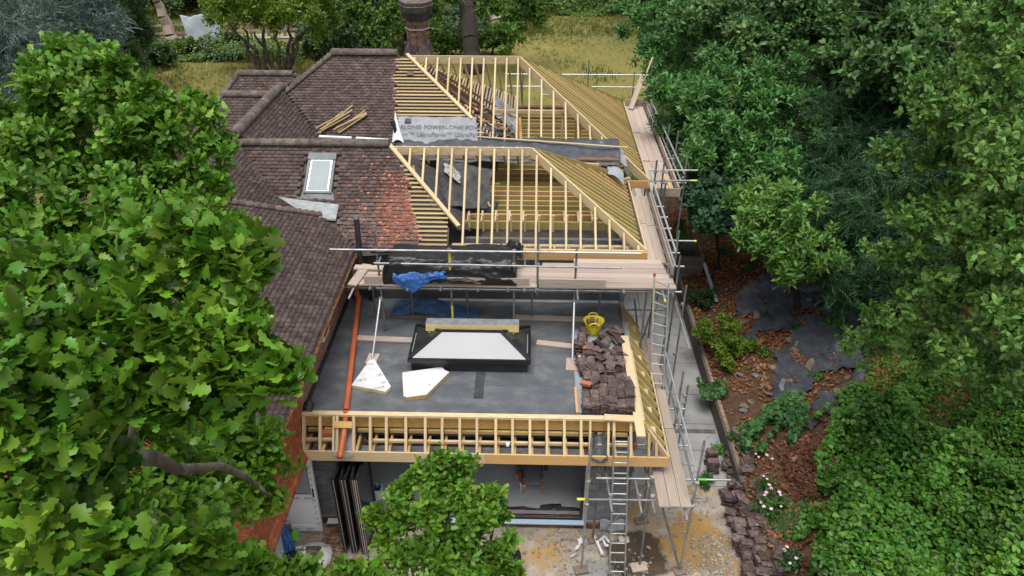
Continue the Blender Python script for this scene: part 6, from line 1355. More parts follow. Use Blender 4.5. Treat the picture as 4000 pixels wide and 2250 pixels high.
for i in range(20):
    x, y = random.uniform(-3.75, -3.0), random.uniform(9.0, 10.2); T, TF = ROCKS[i % 6]; s = random.uniform(.03, .09)
    o = link('masonry_lump', mesh('masonry_lump', T*s, TF), random.choice(('stone', 'brick', 'stone'))); o.location = (x, y, s*.4); o.rotation_euler = (0, 0, i); tag(o, 'lump of broken masonry in the heap below the folding doors', 'rubble', 'masonry lumps below the folding doors')
# white waste pipes and scraps in front of the pier
wp = empty('waste_pipes', 'white plastic waste pipe pieces lying on the ground before the block pier', 'pipe', (1.5, 9.85, .05))
for (a, b) in (((2322, 2093), (2352, 2161)), ((2340, 2112), (2362, 2095)), ((2356, 2107), (2366, 2132)), ((2366, 2132), (2376, 2130)), ((2364, 2098), (2380, 2118))): tube('pipe', U(*a, z=.06), U(*b, z=.06), .026, 'white_pvc', wp)
for q in ((2334, 2118), (2352, 2160), (2330, 2105)): p = U(*q, z=.06); tube('fitting', p-Vector((0, .03, 0)), p+Vector((0, .03, 0)), .034, 'white_pvc', wp)
for (qa, qb) in (((2262, 2105), (2270, 2128)), ((2262, 2130), (2250, 2152)), ((2245, 2168), (2232, 2180))):
    p, q = U(*qa, z=.03), U(*qb, z=.03); o = sheet('foil_scrap', lambda s, t, p=p, q=q: p.lerp(q, s)+Vector((.09*(t-.5), .04*(t-.5), .03+.05*crumple(s, t, 2, int(p.x*50) % 9))), 12, 8, 'foil'); tag(o, 'crumpled silver foil scrap on the ground left of the waste pipes', 'foil', 'foil scraps on the yard')
o = sheet('white_polythene', lambda s, t: Vector((1.92+.22*s, 10.02+.14*t, .06+.05*crumple(s, t, 1.7, 3))), 20, 14, 'white_bag'); tag(o, 'crumpled clear polythene at the foot of the block pier', 'polythene')
o = sheet('pier_polythene', lambda s, t: Vector((1.55+.50*s, 10.38-.10*t+.03*math.sin(s*9), .30-.22*t+.03*crumple(s, t, 1.5, 2))), 30, 16, 'membrane_grey'); tag(o, 'clear polythene strip hanging at the base of the block pier', 'polythene')
o = beam('orange_packet', U(2380, 2105, z=.05), U(2398, 2107, z=.05), .10, .04, 'orange_pine'); tag(o, 'small orange packet on the ground beside the ladder', 'packet')
for (qa, qb, w, lab) in (((2005, 2118), (2030, 2092), .14, 'broken plank lying on the ground below the door sill'), ((2290, 2232), (2300, 2222), .10, 'dark offcut on the ground beside the standard')):
    o = beam('plank_offcut', U(*qa, z=.04), U(*qb, z=.04), w, .03, 'board'); tag(o, lab, 'offcut')
bt = empty('black_tub', 'big round black rubber tub standing in the yard behind the small oak', 'tub', tuple(U(1960, 2225, z=0)))
c_ = tuple(U(1960, 2225, z=0)); lathe('body', [(.30, 0), (.34, .2), (.37, .38), (.385, .385), (.36, .38), (.32, .2), (.28, .05), (.01, .04)], 'black_pipe', bt, c_, 32)
# ================================================================== PLANTS
K_ = 1.5528                                   # zoomed photo pixels (2576 wide) -> photo pixels
def B(dx, dy, depth, r, f=.85): return (np.array(U(dx*K_, dy*K_, t=depth)[:]), r, f)
def leaf_T(half, fold=.25, bend=.12):
    ys = [p[1] for p in half]; n = len(half); V = [(0, y, -bend*y*y) for y in ys]; F_ = []
    R_ = []; L_ = []
    for i, (x, y) in enumerate(half):
        if x > 0: R_.append(len(V)); V.append((x, y, -bend*y*y+fold*x)); L_.append(len(V)); V.append((-x, y-.02, -bend*y*y+fold*x*.8))
        else: R_.append(i); L_.append(i)
    for i in range(n-1):
        for S_, flip in ((R_, 0), (L_, 1)):
            q = [i, S_[i], S_[i+1], i+1]; q = [q[j] for j in range(4) if q[j] not in q[:j]]
            if len(q) >= 3: F_.append(tuple(q[::-1] if flip else q))
    return np.array(V, float), F_
def oak_half(n, lobes, w=.27):
    H = [(0, -.60), (.010, -.47)]
    for i in range(n):
        t = i/(n-1); y = -.42+.86*t; env = w*(t**.75)*(1.18-.62*t**3)+.03; H.append((env*(1+.28*math.cos(2*math.pi*lobes*t+2.6)), y))
    return H+[(0, .5)]
OAK = leaf_T(oak_half(16, 3.4), .28, .28)
OAKS = leaf_T(oak_half(10, 2.9, .24), .28, .28)
LAUREL = leaf_T([(0, -.5), (.13, -.2), (.15, .15), (0, .5)], .25, .3)
OVAL = leaf_T([(0, -.5), (.26, -.12), (.22, .2), (0, .5)], .3, .2)
HEART = leaf_T([(0, -.42), (.34, -.28), (.28, .1), (0, .5)], .25, .25)
PALM5 = leaf_T([(0, -.4), (.42, -.3), (.22, -.1), (.48, .1), (.2, .14), (.22, .42), (0, .5)], .2, .2)
def spray_T(n=6, w=.30, droop=.35):
    V = []; F_ = []
    for i in range(n):
        t = i/n; y = -.5+t; z = -droop*(t*t); l = w*(1-t*.75)
        for s in (-1, 1):
            b = len(V); V += [(0, y, z), (s*l, y+.20, z-.10-.1*t), (s*.04, y+.10, z)]; F_.append((b, b+1, b+2) if s > 0 else (b, b+2, b+1))
    b = len(V); V += [(-.03, -.5, 0), (.03, -.5, 0), (0, .5, -droop)]; F_.append((b, b+1, b+2))
    return np.array(V, float), F_
SPRAY = spray_T(); SPRAYB = spray_T(5, .42, .2)
def unit_dirs(n, up=.0):
    d = RNG.normal(0, 1, (n, 3)); d[:, 2] += up; return d/np.linalg.norm(d, axis=1, keepdims=True)
def clump(blobs, m=9, fr=.36, up=.35):
    """break every blob up into uneven sub-clumps on its surface plus a thin core"""
    out = []
    for c, r, f in blobs:
        n = max(4, m); d = unit_dirs(n, up)
        for k in range(n): out.append((c+d[k]*r*np.array([1, 1, f])*RNG.uniform(.5, 1.02), r*fr*RNG.uniform(.6, 1.4), max(f, .7)))
        out.append((c, r*.55, f))
    return out
def crown_pts(blobs, dens, k, size, up=.35, spread=.8, shell=(.72, 1.04), fill=.25, droop=0.0, twig=1.0, rosette=True):
    """leaf positions, frames, sizes: rosettes of k leaves on twig tips over uneven blobs"""
    P, Y, N, S, Rn = [], [], [], [], []
    for bi, (c, r, f) in enumerate(blobs):
        n = max(4, int(dens*4*math.pi*r*r)); d = unit_dirs(n, up)
        bump = .80+.24*(np.sin(d[:, 0]*5+bi)*np.sin(d[:, 1]*5.7+bi*2)+np.sin(d[:, 2]*6.1+bi*3)*.7)
        rad = r*bump*RNG.uniform(*shell, n); inn = RNG.uniform(0, 1, n) < fill; rad[inn] *= RNG.uniform(.35, .9, inn.sum())
        tip = c+d*rad[:, None]*np.array([1, 1, f]); tr = RNG.uniform(0, 1, n)
        out = d*.8+np.array([0, 0, .45-droop])+RNG.normal(0, .35, (n, 3)); out /= np.linalg.norm(out, axis=1, keepdims=True)
        s = size*RNG.uniform(.6, 1.25, (n, k))
        if rosette:
            e1 = np.cross(out, np.array([.3, .2, 1.0])+RNG.normal(0, .2, (n, 3))); e1 /= np.linalg.norm(e1, axis=1, keepdims=True)+1e-9; e2 = np.cross(out, e1)
            th = RNG.uniform(0, 6.28, (n, 1))+np.arange(k)[None]*2.4+RNG.normal(0, .25, (n, k)); rad_ = e1[:, None]*np.cos(th)[..., None]+e2[:, None]*np.sin(th)[..., None]
            lift = np.linspace(.05, .9, k)[None, :, None]
            a = rad_*.9+out[:, None]*(lift+.05)+RNG.normal(0, .18*spread/.7, (n, k, 3)); a[..., 2] -= droop*.5
            off = out[:, None]*(lift-.9)*size*1.5*twig; nn = out[:, None]*1.0-rad_*.45*lift+np.array([0, 0, .35])+RNG.normal(0, .22, (n, k, 3))
        else:
            a = out[:, None, :]*(.55)+RNG.normal(0, spread, (n, k, 3)); off = out[:, None, :]*RNG.uniform(-.9, .15, (n, k, 1))*size*1.6*twig
            nn = np.array([0, 0, 1.0])*.75+d[:, None, :]*.6+RNG.normal(0, .35, (n, k, 3))
        a /= np.linalg.norm(a, axis=2, keepdims=True)
        p = tip[:, None, :]+off+a*s[..., None]*.5
        P.append(p.reshape(-1, 3)); Y.append(a.reshape(-1, 3)); N.append(nn.reshape(-1, 3)); S.append(s.ravel()); Rn.append(np.clip(np.repeat(tr, k)*.75+RNG.uniform(0, .25, n*k), 0, .999))
    P, Y, N, S, Rn = map(np.concatenate, (P, Y, N, S, Rn))
    return P, frames(Y, N), S, Rn
def limb(m, p, q, r0, r1, seg=5, wob=.06, n=7):
    p = Vector(p); q = Vector(q); L_ = (q-p).length; pts = [p]
    for i in range(1, seg): pts.append(p.lerp(q, i/seg)+Vector((random.gauss(0, wob), random.gauss(0, wob), random.gauss(0, wob*.5)))*L_*.5+Vector((0, 0, .06*L_*math.sin(math.pi*i/seg))))
    pts.append(q)
    for i in range(seg): a, b = pts[i], pts[i+1]; m.tube(a, b, r0+(r1-r0)*i/seg, r0+(r1-r0)*(i+1)/seg, n, cap=(i in (0, seg-1)))
    return pts
def plant(name, label, cat, base, blobs, dens, k, size, tmpl, mt, trunk=.15, group=None, bark='bark', singles=0, up=.35, spread=.8, droop=0, extra=None, shell=(.72, 1.04), fill=.25, fork=.35, limbs=True, lname='leaf', cl=(8, .38), rosette=True):
    base = Vector(base); o = empty(name, label, cat, base, group)
    P, R, S, Rn = crown_pts(clump(blobs, cl[0], cl[1], up) if cl else blobs, dens, k, size, up, spread, shell, fill, droop, 1.0, rosette)
    tr = MB(); cen = sum((Vector(b[0]) for b in blobs), Vector())/len(blobs)
    if trunk:
        top = base.lerp(cen, fork+.25); top.x = base.x+(cen.x-base.x)*.5; top.y = base.y+(cen.y-base.y)*.5
        limb(tr, base-Vector((0, 0, .15)), top, trunk, trunk*.6, 6, .03, 10)
        tr.build('trunk', bark, o, smooth=True)
        if limbs:
            br = MB()
            for b in blobs:
                e = Vector(b[0]); limb(br, top.lerp(base, random.uniform(0, .3)), e, trunk*.38, trunk*.07, 5, .05, 6)
                for j in range(3):
                    dd = Vector(unit_dirs(1)[0])*b[1]*.8; limb(br, e, e+dd, trunk*.10, trunk*.03, 3, .05, 5)
            br.build('branches', bark, o, smooth=True)
    T, TF = tmpl; order = np.argsort(np.linalg.norm(P-np.array(CAM[:]), axis=1))
    if singles:
        pr_ = np.array([project(P[i]) for i in order[:singles*3]]); on = [i for i, q in zip(order[:singles*3], pr_) if 0 < q[0] < 4000 and 0 < q[1] < 2250][:singles]
        keep = np.ones(len(P), bool); keep[on] = False
    else: on = []; keep = np.ones(len(P), bool)
    me = scatter_mesh('crown', T, TF, P[keep], R[keep], S[keep][:, None], Rn[keep], mt, True)
    c = link('crown', me, None, o); place(c, Matrix.Identity(4)); tag(c, kind='stuff')
    if on:
        lm = mesh(lname, T, TF, True); lm.materials.append(MAT[mt])
        for i in on:
            q = bpy.data.objects.new(lname, lm); COL.objects.link(q); q.parent = c; place(q, Matrix.Translation(P[i]) @ Matrix(R[i].tolist()).to_4x4() @ Matrix.Scale(float(S[i]), 4))
    if extra: extra(o, P)
    return o
# ---------------------------------------------------------------- the two oaks in front
oak_near = [B(*a) for a in [(440, 575, 3.1, .15), (500, 620, 3.0, .14), (560, 615, 3.0, .08), (610, 645, 3.0, .05), (400, 680, 3.0, .16), (300, 660, 3.3, .17), (550, 720, 3.0, .11), (30, 740, 3.1, .22), (130, 740, 3.1, .2), (240, 790, 3.0, .2), (350, 800, 2.9, .18), (470, 800, 3.0, .18), (540, 800, 3.0, .12), (590, 790, 3.0, .05), (590, 860, 3.0, .08), (630, 905, 3.0, .05), (690, 925, 3.0, .012), (540, 900, 3.0, .12), (460, 910, 3.0, .2),
    (300, 930, 2.9, .2), (130, 880, 2.8, .22), (60, 1000, 2.6, .2), (190, 1020, 2.7, .18), (420, 1010, 3.0, .2), (530, 1000, 3.2, .12), (590, 985, 3.2, .05), (80, 1150, 2.6, .2), (230, 1200, 3.1, .16), (60, 1300, 2.6, .2), (200, 1350, 2.8, .2), (380, 1400, 3.2, .2), (260, 1430, 2.8, .2), (500, 1400, 3.4, .16)]]
oak_far = [B(*a) for a in [(200, 170, 7.2, .36), (130, 200, 7.2, .34), (290, 205, 7.2, .32), (375, 265, 7.3, .24), (240, 225, 7.2, .4), (90, 280, 7.0, .45), (220, 290, 7.1, .5), (340, 310, 7.2, .45), (425, 300, 7.2, .18), (420, 380, 7.3, .36), (485, 260, 7.1, .10), (520, 300, 7.1, .16), (535, 360, 7.1, .18), (510, 430, 7.1, .22), (545, 470, 7.1, .10), (470, 490, 7.2, .3), (120, 420, 6.8, .5), (260, 440, 7.0, .5), (380, 480, 7.1, .4), (30, 380, 6.6, .45), (40, 530, 6.2, .5), (180, 560, 6.4, .5), (320, 570, 6.6, .45), (440, 560, 6.8, .36), (540, 540, 7.0, .2), (80, 680, 5.8, .45), (230, 680, 6.0, .45), (380, 720, 6.0, .4), (520, 700, 6.2, .3), (600, 560, 7.2, .06),
    (100, 860, 5.0, .5), (300, 880, 5.2, .5), (480, 900, 5.4, .4), (150, 1080, 4.6, .5), (340, 1080, 5.2, .45), (500, 1100, 5.8, .28), (590, 1100, 6.0, .28), (680, 1105, 6.1, .17), (560, 1180, 5.9, .32), (650, 1200, 6.0, .26), (470, 1240, 5.5, .34), (580, 1265, 5.8, .24), (670, 1250, 6.1, .10), (200, 1260, 4.6, .5), (380, 1290, 5.0, .42), (520, 1340, 5.0, .3), (100, 1420, 4.4, .45), (300, 1420, 4.6, .4), (540, 1430, 4.8, .22), (620, 1430, 5.2, .14)]]
mat('oak_twig', [(.05, .04, .03), (.11, .09, .07)], 8, .9, .4)
def oak_extra(o, P):
    for (p, q, r0, r1, n_, w_, k_) in ((U(-60*K_, 1330*K_, t=3.4), U(385*K_, 1150*K_, t=4.0), .075, .045, 6, .05, 10), (U(160*K_, 1500*K_, t=3.3), U(130*K_, 1240*K_, t=3.1), .05, .03, 4, .05, 8), (U(385*K_, 1150*K_, t=4.0), U(690*K_, 1260*K_, t=6.1), .04, .012, 5, .04, 7), (U(330*K_, 1130*K_, t=4.2), U(440*K_, 640*K_, t=3.3), .03, .008, 6, .06, 6), (U(470*K_, 700*K_, t=3.1), U(620*K_, 660*K_, t=2.95), .010, .004, 4, .05, 5), (U(440*K_, 900*K_, t=3.1), U(690*K_, 930*K_, t=3.05), .012, .004, 5, .05, 5)):
        m = MB(); limb(m, p, q, r0, r1, n_, w_, k_); m.build('limb', 'bark', o, smooth=True)
    T, TF = ROCKS[0]; q = np.array([U((230+random.uniform(0, 130))*K_, (1165+random.uniform(-10, 25))*K_, t=3.80+random.uniform(-.03, .02))[:] for i in range(70)])
    c = link('lichen', scatter_mesh('lichen', T, TF, q, randrot(len(q)), RNG.uniform(.006, .02, (len(q), 1)), RNG.uniform(0, 1, len(q)), 'lichen', False), None, o); place(c, Matrix.Identity(4)); tag(c, kind='stuff')
    near = [p for p in P if np.linalg.norm(p-np.array(CAM[:])) < 4.2]
    am = mesh('acorn', ROCKS[3][0]*np.array([.010, .010, .016]), ROCKS[3][1], True); am.materials.append(MAT['acorn'])
    for i in range(60):
        a = bpy.data.objects.new('acorn', am); COL.objects.link(a); a.parent = o; pp = near[random.randrange(len(near))]; place(a, Matrix.Translation(Vector(pp)+Vector((0, 0, .02))) @ Matrix.Scale(random.uniform(.7, 1.1), 4))
oak = plant('oak_tree', 'large oak with big lobed leaves standing between the camera and the tiled wing', 'tree', (-4.6, 2.2, 0), oak_near, 36, 8, .102, OAK, 'oak_leaf', .28, None, 'bark', 300, .5, .7, extra=oak_extra, fill=.2, limbs=False, cl=(7, .36))
P, R, S, Rn = crown_pts(clump(oak_far, 8, .36, .5), 42, 8, .108, .5, .7, (.72, 1.04), .25); c = link('crown', scatter_mesh('crown', *OAKS, P, R, S[:, None], Rn, 'oak_leaf_small'), None, oak); place(c, Matrix.Identity(4)); tag(c, kind='stuff')
oak2_b = [B(*a) for a in [(1115, 1165, 8.0, .14), (1170, 1170, 8.0, .12), (1075, 1215, 8.0, .22), (1160, 1235, 8.0, .26), (1230, 1240, 8.0, .16), (1010, 1260, 8.1, .20), (1090, 1290, 7.9, .28), (1190, 1310, 7.9, .26), (1250, 1290, 8.0, .14), (990, 1330, 8.1, .22), (1080, 1370, 7.9, .28), (1180, 1390, 7.8, .28), (1270, 1390, 7.9, .18), (1010, 1410, 8.0, .24), (1110, 1440, 7.8, .28), (1220, 1450, 7.8, .26), (940, 1300, 8.2, .10), (1290, 1440, 7.9, .14)]]
oak2 = plant('oak_tree', 'small oak crown in front of the folding door opening', 'tree', (-1.0, 4.4, 0), oak2_b, 80, 8, .10, OAKS, 'oak_leaf_small', .11, None, 'bark', 200, .45, .75, fill=.35)
oak3_b = [B(*a) for a in [(735, 1455, 5.6, .08), (870, 1455, 5.6, .09), (935, 1450, 5.6, .08), (680, 1450, 5.2, .10), (800, 1490, 5.5, .13), (630, 1425, 5.0, .1), (765, 1430, 5.6, .03)]]
plant('oak_sapling', 'leafy oak shoots rising in front of the white rubble bag', 'tree', (-2.4, 3.6, 0), oak3_b, 70, 8, .105, OAKS, 'oak_leaf_small', .06, None, 'bark', 60, .45, .75, fill=.3)
# ---------------------------------------------------------------- the bank on the right
def onbank(x, y): return (x, y, float(zb(x, y)))
plant('laurel_shrub', 'tall glossy laurel behind the rear right scaffold rails', 'shrub', onbank(7.0, 21.0), [B(*a) for a in [(1740, 250, 22, 1.3), (1790, 330, 21.5, 1.5), (1860, 420, 20.5, 1.5), (1790, 430, 21, 1.1), (1930, 340, 21, 1.5), (1870, 280, 22, 1.5), (1920, 480, 19.8, 1.2), (1820, 200, 23.5, 1.3), (1960, 250, 22, 1.3), (1700, 330, 22.5, .6)]], 13, 8, .21, LAUREL, 'laurel_leaf', .12, None, 'bark_dark', 100, .4, .7, fill=.3)
plant('laurel_shrub', 'laurel with yellowish leaves spreading over the black membrane', 'shrub', onbank(7.2, 16.6), [B(*a) for a in [(1935, 590, 18.2, .9), (1890, 540, 18.6, .8), (1990, 560, 18, .9), (2030, 630, 17.6, .7), (1960, 650, 17.8, .6), (2070, 610, 17.6, .5), (1930, 520, 18.8, .8), (1900, 620, 18.2, .5), (1985, 690, 17.4, .35), (2080, 660, 17.2, .35)]], 17, 8, .20, LAUREL, 'laurel_yellow', .10, None, 'bark_dark', 120, .4, .7, fill=.3)
plant('yew_tree', 'dark feathery yew between the laurels and the beech', 'tree', onbank(9.6, 17.0), [B(a, b, c, r, .8) for a, b, c, r in [(2120, 330, 20.5, 1.5), (2200, 440, 19.5, 1.5), (2110, 470, 19.5, 1.4), (2060, 540, 19.2, 1.1), (2230, 560, 18.8, 1.5), (2140, 610, 18.4, 1.3), (2250, 330, 20.5, 1.5), (2190, 690, 17.8, 1.0), (2150, 240, 21.5, 1.4), (2060, 420, 20.2, 1.0), (2300, 470, 18.5, 1.2), (2240, 740, 17.2, .8), (2100, 690, 17.6, .6), (2320, 640, 17.2, 1.0)]], 10, 6, .42, SPRAY, 'yew_leaf', .25, None, 'bark_dark', 0, .1, .55, .5, fill=.3, rosette=False)
plant('beech_tree', 'pale leaved beech rising behind the laurel and the yew', 'tree', onbank(11.5, 22.5), [B(a, b, c, r, .55) for a, b, c, r in [(1890, 50, 26, 2.2), (1990, 110, 24, 1.9), (2080, 60, 23, 2.0), (2060, 170, 22.5, 1.5), (2180, 130, 21.5, 1.9), (2250, 50, 20.5, 2.0), (2350, 110, 18.5, 1.8), (1970, 30, 25, 2.0), (2020, 240, 21.8, .9), (2300, 210, 18.5, 1.5), (1800, 60, 27, 1.8), (2120, 10, 23, 2.0)]], 9, 8, .20, OVAL, 'beech_leaf', .3, None, 'bark', 0, .35, .6, fill=.35, rosette=False)
plant('beech_tree', 'near beech with branches reaching over the ivy slope', 'tree', onbank(11.0, 7.0), [B(a, b, c, r, .5) for a, b, c, r in [(2470, 100, 12.5, 1.1), (2560, 60, 11, 1.0), (2400, 190, 13, 1.1), (2530, 230, 10.8, 1.0), (2440, 310, 12, 1.0), (2560, 380, 9.8, .9), (2350, 400, 13, .9), (2460, 440, 11.2, .9), (2280, 520, 13.2, .6), (2380, 540, 12, .8), (2500, 560, 10.3, .85), (2570, 640, 9.4, .7), (2430, 660, 11, .8), (2320, 640, 12.3, .7), (2240, 630, 13, .45), (2380, 760, 11.4, .8), (2500, 760, 10.2, .8), (2290, 770, 12.4, .7), (2570, 850, 9.3, .7), (2440, 870, 10.8, .8), (2220, 810, 13, .6), (2600, 500, 10.5, 1.0), (2600, 300, 11.5, 1.1), (2600, 720, 10.5, 1.0), (2340, 880, 12, .7), (2180, 880, 13.4, .5), (2520, 950, 9.9, .6)]], 15, 8, .115, OVAL, 'beech_bright', .26, None, 'bark', 160, .35, .6, fill=.35, rosette=False, limbs=False)
plant('holm_oak', 'dark evergreen tree filling the gap behind the beeches', 'tree', onbank(16, 18), [B(*a) for a in [(2330, 300, 21, 2.0), (2450, 200, 20, 2.2), (2560, 120, 19, 2.4), (2600, 350, 17, 2.0), (2450, 420, 18, 1.8), (2600, 560, 15, 1.8), (2350, 20, 25, 2.6), (2500, -10, 24, 2.8), (2250, 10, 27, 2.4), (2580, 760, 14, 1.4)]], 7, 8, .2, OVAL, 'tree_leaf_dark', .3, None, 'bark_dark', 0, .35, .8, fill=.3)
plant('hazel_shrub', 'mixed green shrub at the end of the lawn beside the tall laurel', 'shrub', (7.6, 29.5, 0), [B(*a) for a in [(1660, 130, 31, 1.6), (1700, 70, 31, 1.8), (1690, 200, 28.5, 1.2), (1740, 130, 29, 1.8), (1645, 50, 34, 1.7), (1770, 40, 31, 2.0), (1720, 10, 33, 1.8), (1730, 240, 26, 1.0)]], 9, 8, .24, LAUREL, 'laurel_leaf', .14, None, 'bark_dark', 0, .35, .7, fill=.3)
plant('fig_shrub', 'dark blue green broad leaved shrub behind the open plank box', 'shrub', onbank(5.8, 19.6), [B(*a) for a in [(1745, 480, 20.6, .45), (1790, 500, 20.2, .6), (1830, 500, 20, .5), (1760, 540, 20.2, .5), (1810, 560, 19.8, .5), (1790, 440, 20.8, .3)]], 22, 6, .22, PALM5, 'fig_leaf', .05, None, 'bark_dark', 60, .4, .6)
plant('conifer_shrub', 'small dark golden conifer beside the open plank box', 'shrub', onbank(4.95, 21.2), [B(*a) for a in [(1715, 570, 22, .25), (1712, 600, 21.8, .28)]], 60, 6, .12, SPRAYB, 'golden_leaf', .04, None, 'bark_dark', 0, .6, .4)
pc_ = UG(1815*K_, 900*K_)
gb = [(np.array([pc_.x+dx, pc_.y+dy, float(zb(pc_.x, pc_.y))+dz]), r, .9) for dx, dy, dz, r in ((0, 0, .5, .50), (-.35, .35, .45, .40), (.3, -.2, .45, .42), (-.1, -.45, .4, .38), (.05, .4, .75, .35), (-.35, .75, .35, .32), (.15, .0, .8, .3))]
plant('golden_shrub', 'rounded yellow green clipped shrub beside the concrete path', 'shrub', tuple(pc_), gb, 110, 6, .065, OVAL, 'golden_leaf', .05, None, 'bark_dark', 0, .4, .7)
pd_ = UG(1765*K_, 770*K_)
plant('box_shrub', 'small dark green clipped shrub beside the yellow green one', 'shrub', tuple(pd_), [(np.array([pd_.x, pd_.y, pd_.z+.25]), .36, .9), (np.array([pd_.x-.2, pd_.y+.3, pd_.z+.25]), .3, .9), (np.array([pd_.x+.25, pd_.y+.2, pd_.z+.25]), .3, .9)], 150, 6, .05, OVAL, 'dark_bush_leaf', .04, None, 'bark_dark', 0, .4, .7)
# creeping ivy and bindweed over the lower bank
def ground_cover(name, polyD, n, size, tmpl, mt, hmax, label, cat, seed, lift=.05, kind='stuff', mask=None):
    PP = [UG(a*K_, b*K_) for a, b in polyD]; P2_ = [(p.x, p.y) for p in PP]
    xs = [p[0] for p in P2_]; ys = [p[1] for p in P2_]; x = RNG.uniform(min(xs), max(xs), n*4); y = RNG.uniform(min(ys), max(ys), n*4)
    k = np.where(inpoly(x+.30*vnoise(x, y, 2.2, seed)+.12*vnoise(x, y, 7, seed+5), y+.30*vnoise(x, y, 2.5, seed+3), P2_) & (True if mask is None else (vnoise(x, y, 2.6, seed+7)+.5*vnoise(x, y, 6, seed+8) > mask)))[0][:n]; x, y = x[k], y[k]; n = len(k)
    h = hmax*np.clip(.40+.75*vnoise(x, y, 1.0, seed)+.40*vnoise(x, y, 2.4, seed+1)+.2*vnoise(x, y, 5.5, seed+4), .04, 1.7); u = RNG.uniform(0, 1, n)**.45
    z = zb(x, y)+lift+h*u; a = np.stack([RNG.normal(0, .7, n), RNG.normal(-.25, .7, n), RNG.normal(-.05, .4, n)], 1); N = np.stack([RNG.normal(0, .4, n), RNG.normal(-.2, .4, n), np.full(n, 1.0)], 1)
    o = link(name, scatter_mesh(name, *tmpl, np.stack([x, y, z], 1), frames(a, N), (size*RNG.uniform(.6, 1.3, n))[:, None], np.clip(.5+.3*vnoise(x, y, 1.6, seed+2)+RNG.normal(0, .12, n), 0, .99), mt)); tag(o, label, cat, kind=kind)
    return o
ground_cover('ivy_cover', [(2110, 960), (2230, 900), (2400, 930), (2640, 900), (2900, 1100), (2900, 1800), (2050, 1800), (2040, 1480), (1990, 1400), (2010, 1330), (2090, 1270), (2060, 1200), (2090, 1120), (2060, 1060)], 42000, .115, HEART, 'ivy_leaf', .85, 'dense light green ivy and bindweed covering the lower bank', 'ivy', 21, .03)
ground_cover('ivy_patch', [(2110, 770), (2250, 760), (2330, 830), (2280, 900), (2130, 880), (2060, 830)], 2600, .10, HEART, 'ivy_leaf', .15, 'thin ivy creeping over the black membrane under the beech', 'ivy', 33)
ground_cover('bramble_cover', [(1840, 1075), (1930, 1040), (2040, 1010), (2060, 1090), (2020, 1180), (1960, 1160), (1880, 1140)], 1700, .11, PALM5, 'bramble_leaf', .30, 'dark green brambles above the stacked roof tiles', 'brambles', 41, mask=.1)
ground_cover('bramble_cover', [(1930, 1270), (2010, 1240), (2080, 1290), (2060, 1400), (2010, 1449), (1950, 1449), (1910, 1340)], 1600, .10, PALM5, 'bramble_leaf', .3, 'green brambles growing round the pink roses', 'brambles', 43, mask=.0)
ground_cover('bramble_cover', [(1755, 985), (1800, 970), (1830, 1010), (1800, 1060), (1760, 1050)], 700, .10, PALM5, 'bramble_leaf', .3, 'bramble trailing over the retaining wall onto the path', 'brambles', 45)
ground_cover('laurel_cover', [(1655, 250), (1740, 340), (1760, 440), (1700, 470), (1660, 380), (1640, 300)], 2600, .16, LAUREL, 'laurel_leaf', .5, 'low laurel shoots under the rear right scaffold rails', 'shrubs', 47)
ground_cover('dead_bramble', [(1960, 1140), (2060, 1130), (2110, 1190), (2080, 1270), (1990, 1260)], 1500, .065, OVAL, 'brown_leaf', .35, 'russet dead bramble heap on the bank above the roses', 'brambles', 51)
ground_cover('dead_bramble', [(2010, 1370), (2080, 1350), (2110, 1420), (2050, 1480), (2000, 1440)], 900, .075, OVAL, 'brown_leaf', .3, 'russet dead stems low on the bank beside the brambles', 'brambles', 53)
# roses
rm = mesh('rose_head', *[list(x) for x in (lambda V, F_: (V, F_))(*(lambda: ([tuple(v*np.array([1, 1, .7])) for v in ROCKS[4][0]], ROCKS[4][1]))())]); rm.materials.append(MAT['petal'])
rb = empty('rose_bush', 'rose bush with pink blooms leaning over the stacked roof tiles', 'rose bush', tuple(UG(1925*K_, 1230*K_)))
for (a, b) in ((1893, 1160), (1900, 1168), (1920, 1163), (1933, 1172), (1912, 1215), (1920, 1222), (1926, 1237), (1930, 1245), (1918, 1255), (1914, 1262), (1950, 1255), (1953, 1262), (1905, 1280), (1912, 1290), (1930, 1296), (1954, 1290), (1990, 1418), (1968, 1390), (1962, 1398), (1975, 1430)):
    p = UG(a*K_, b*K_)+Vector((-.05, -.2, .42)); q = bpy.data.objects.new('rose_bloom', rm); COL.objects.link(q); q.parent = rb; s = random.uniform(.028, .048)
    place(q, Matrix.Translation(p) @ Matrix.Rotation(random.uniform(0, 6), 4, 'Z') @ Matrix.Scale(s, 4)); 
    tube('stem', Vector((p.x+.05, p.y+.1, float(zb(p.x, p.y+.1)) if p.x > BX else .4)), p, .006, 'dark_bush_leaf', rb)
lp, lr, ls, lrn = crown_pts([(np.array((UG(a*K_, b*K_)+Vector((0, -.1, .28)))[:]), .28, .7) for a, b in ((1915, 1230), (1940, 1270), (1920, 1290), (1980, 1420))], 60, 5, .07)
c = link('rose_leaves', scatter_mesh('rose_leaves', *OVAL, lp, lr, ls[:, None], lrn, 'bramble_leaf'), None, rb); place(c, Matrix.Identity(4)); tag(c, kind='stuff')
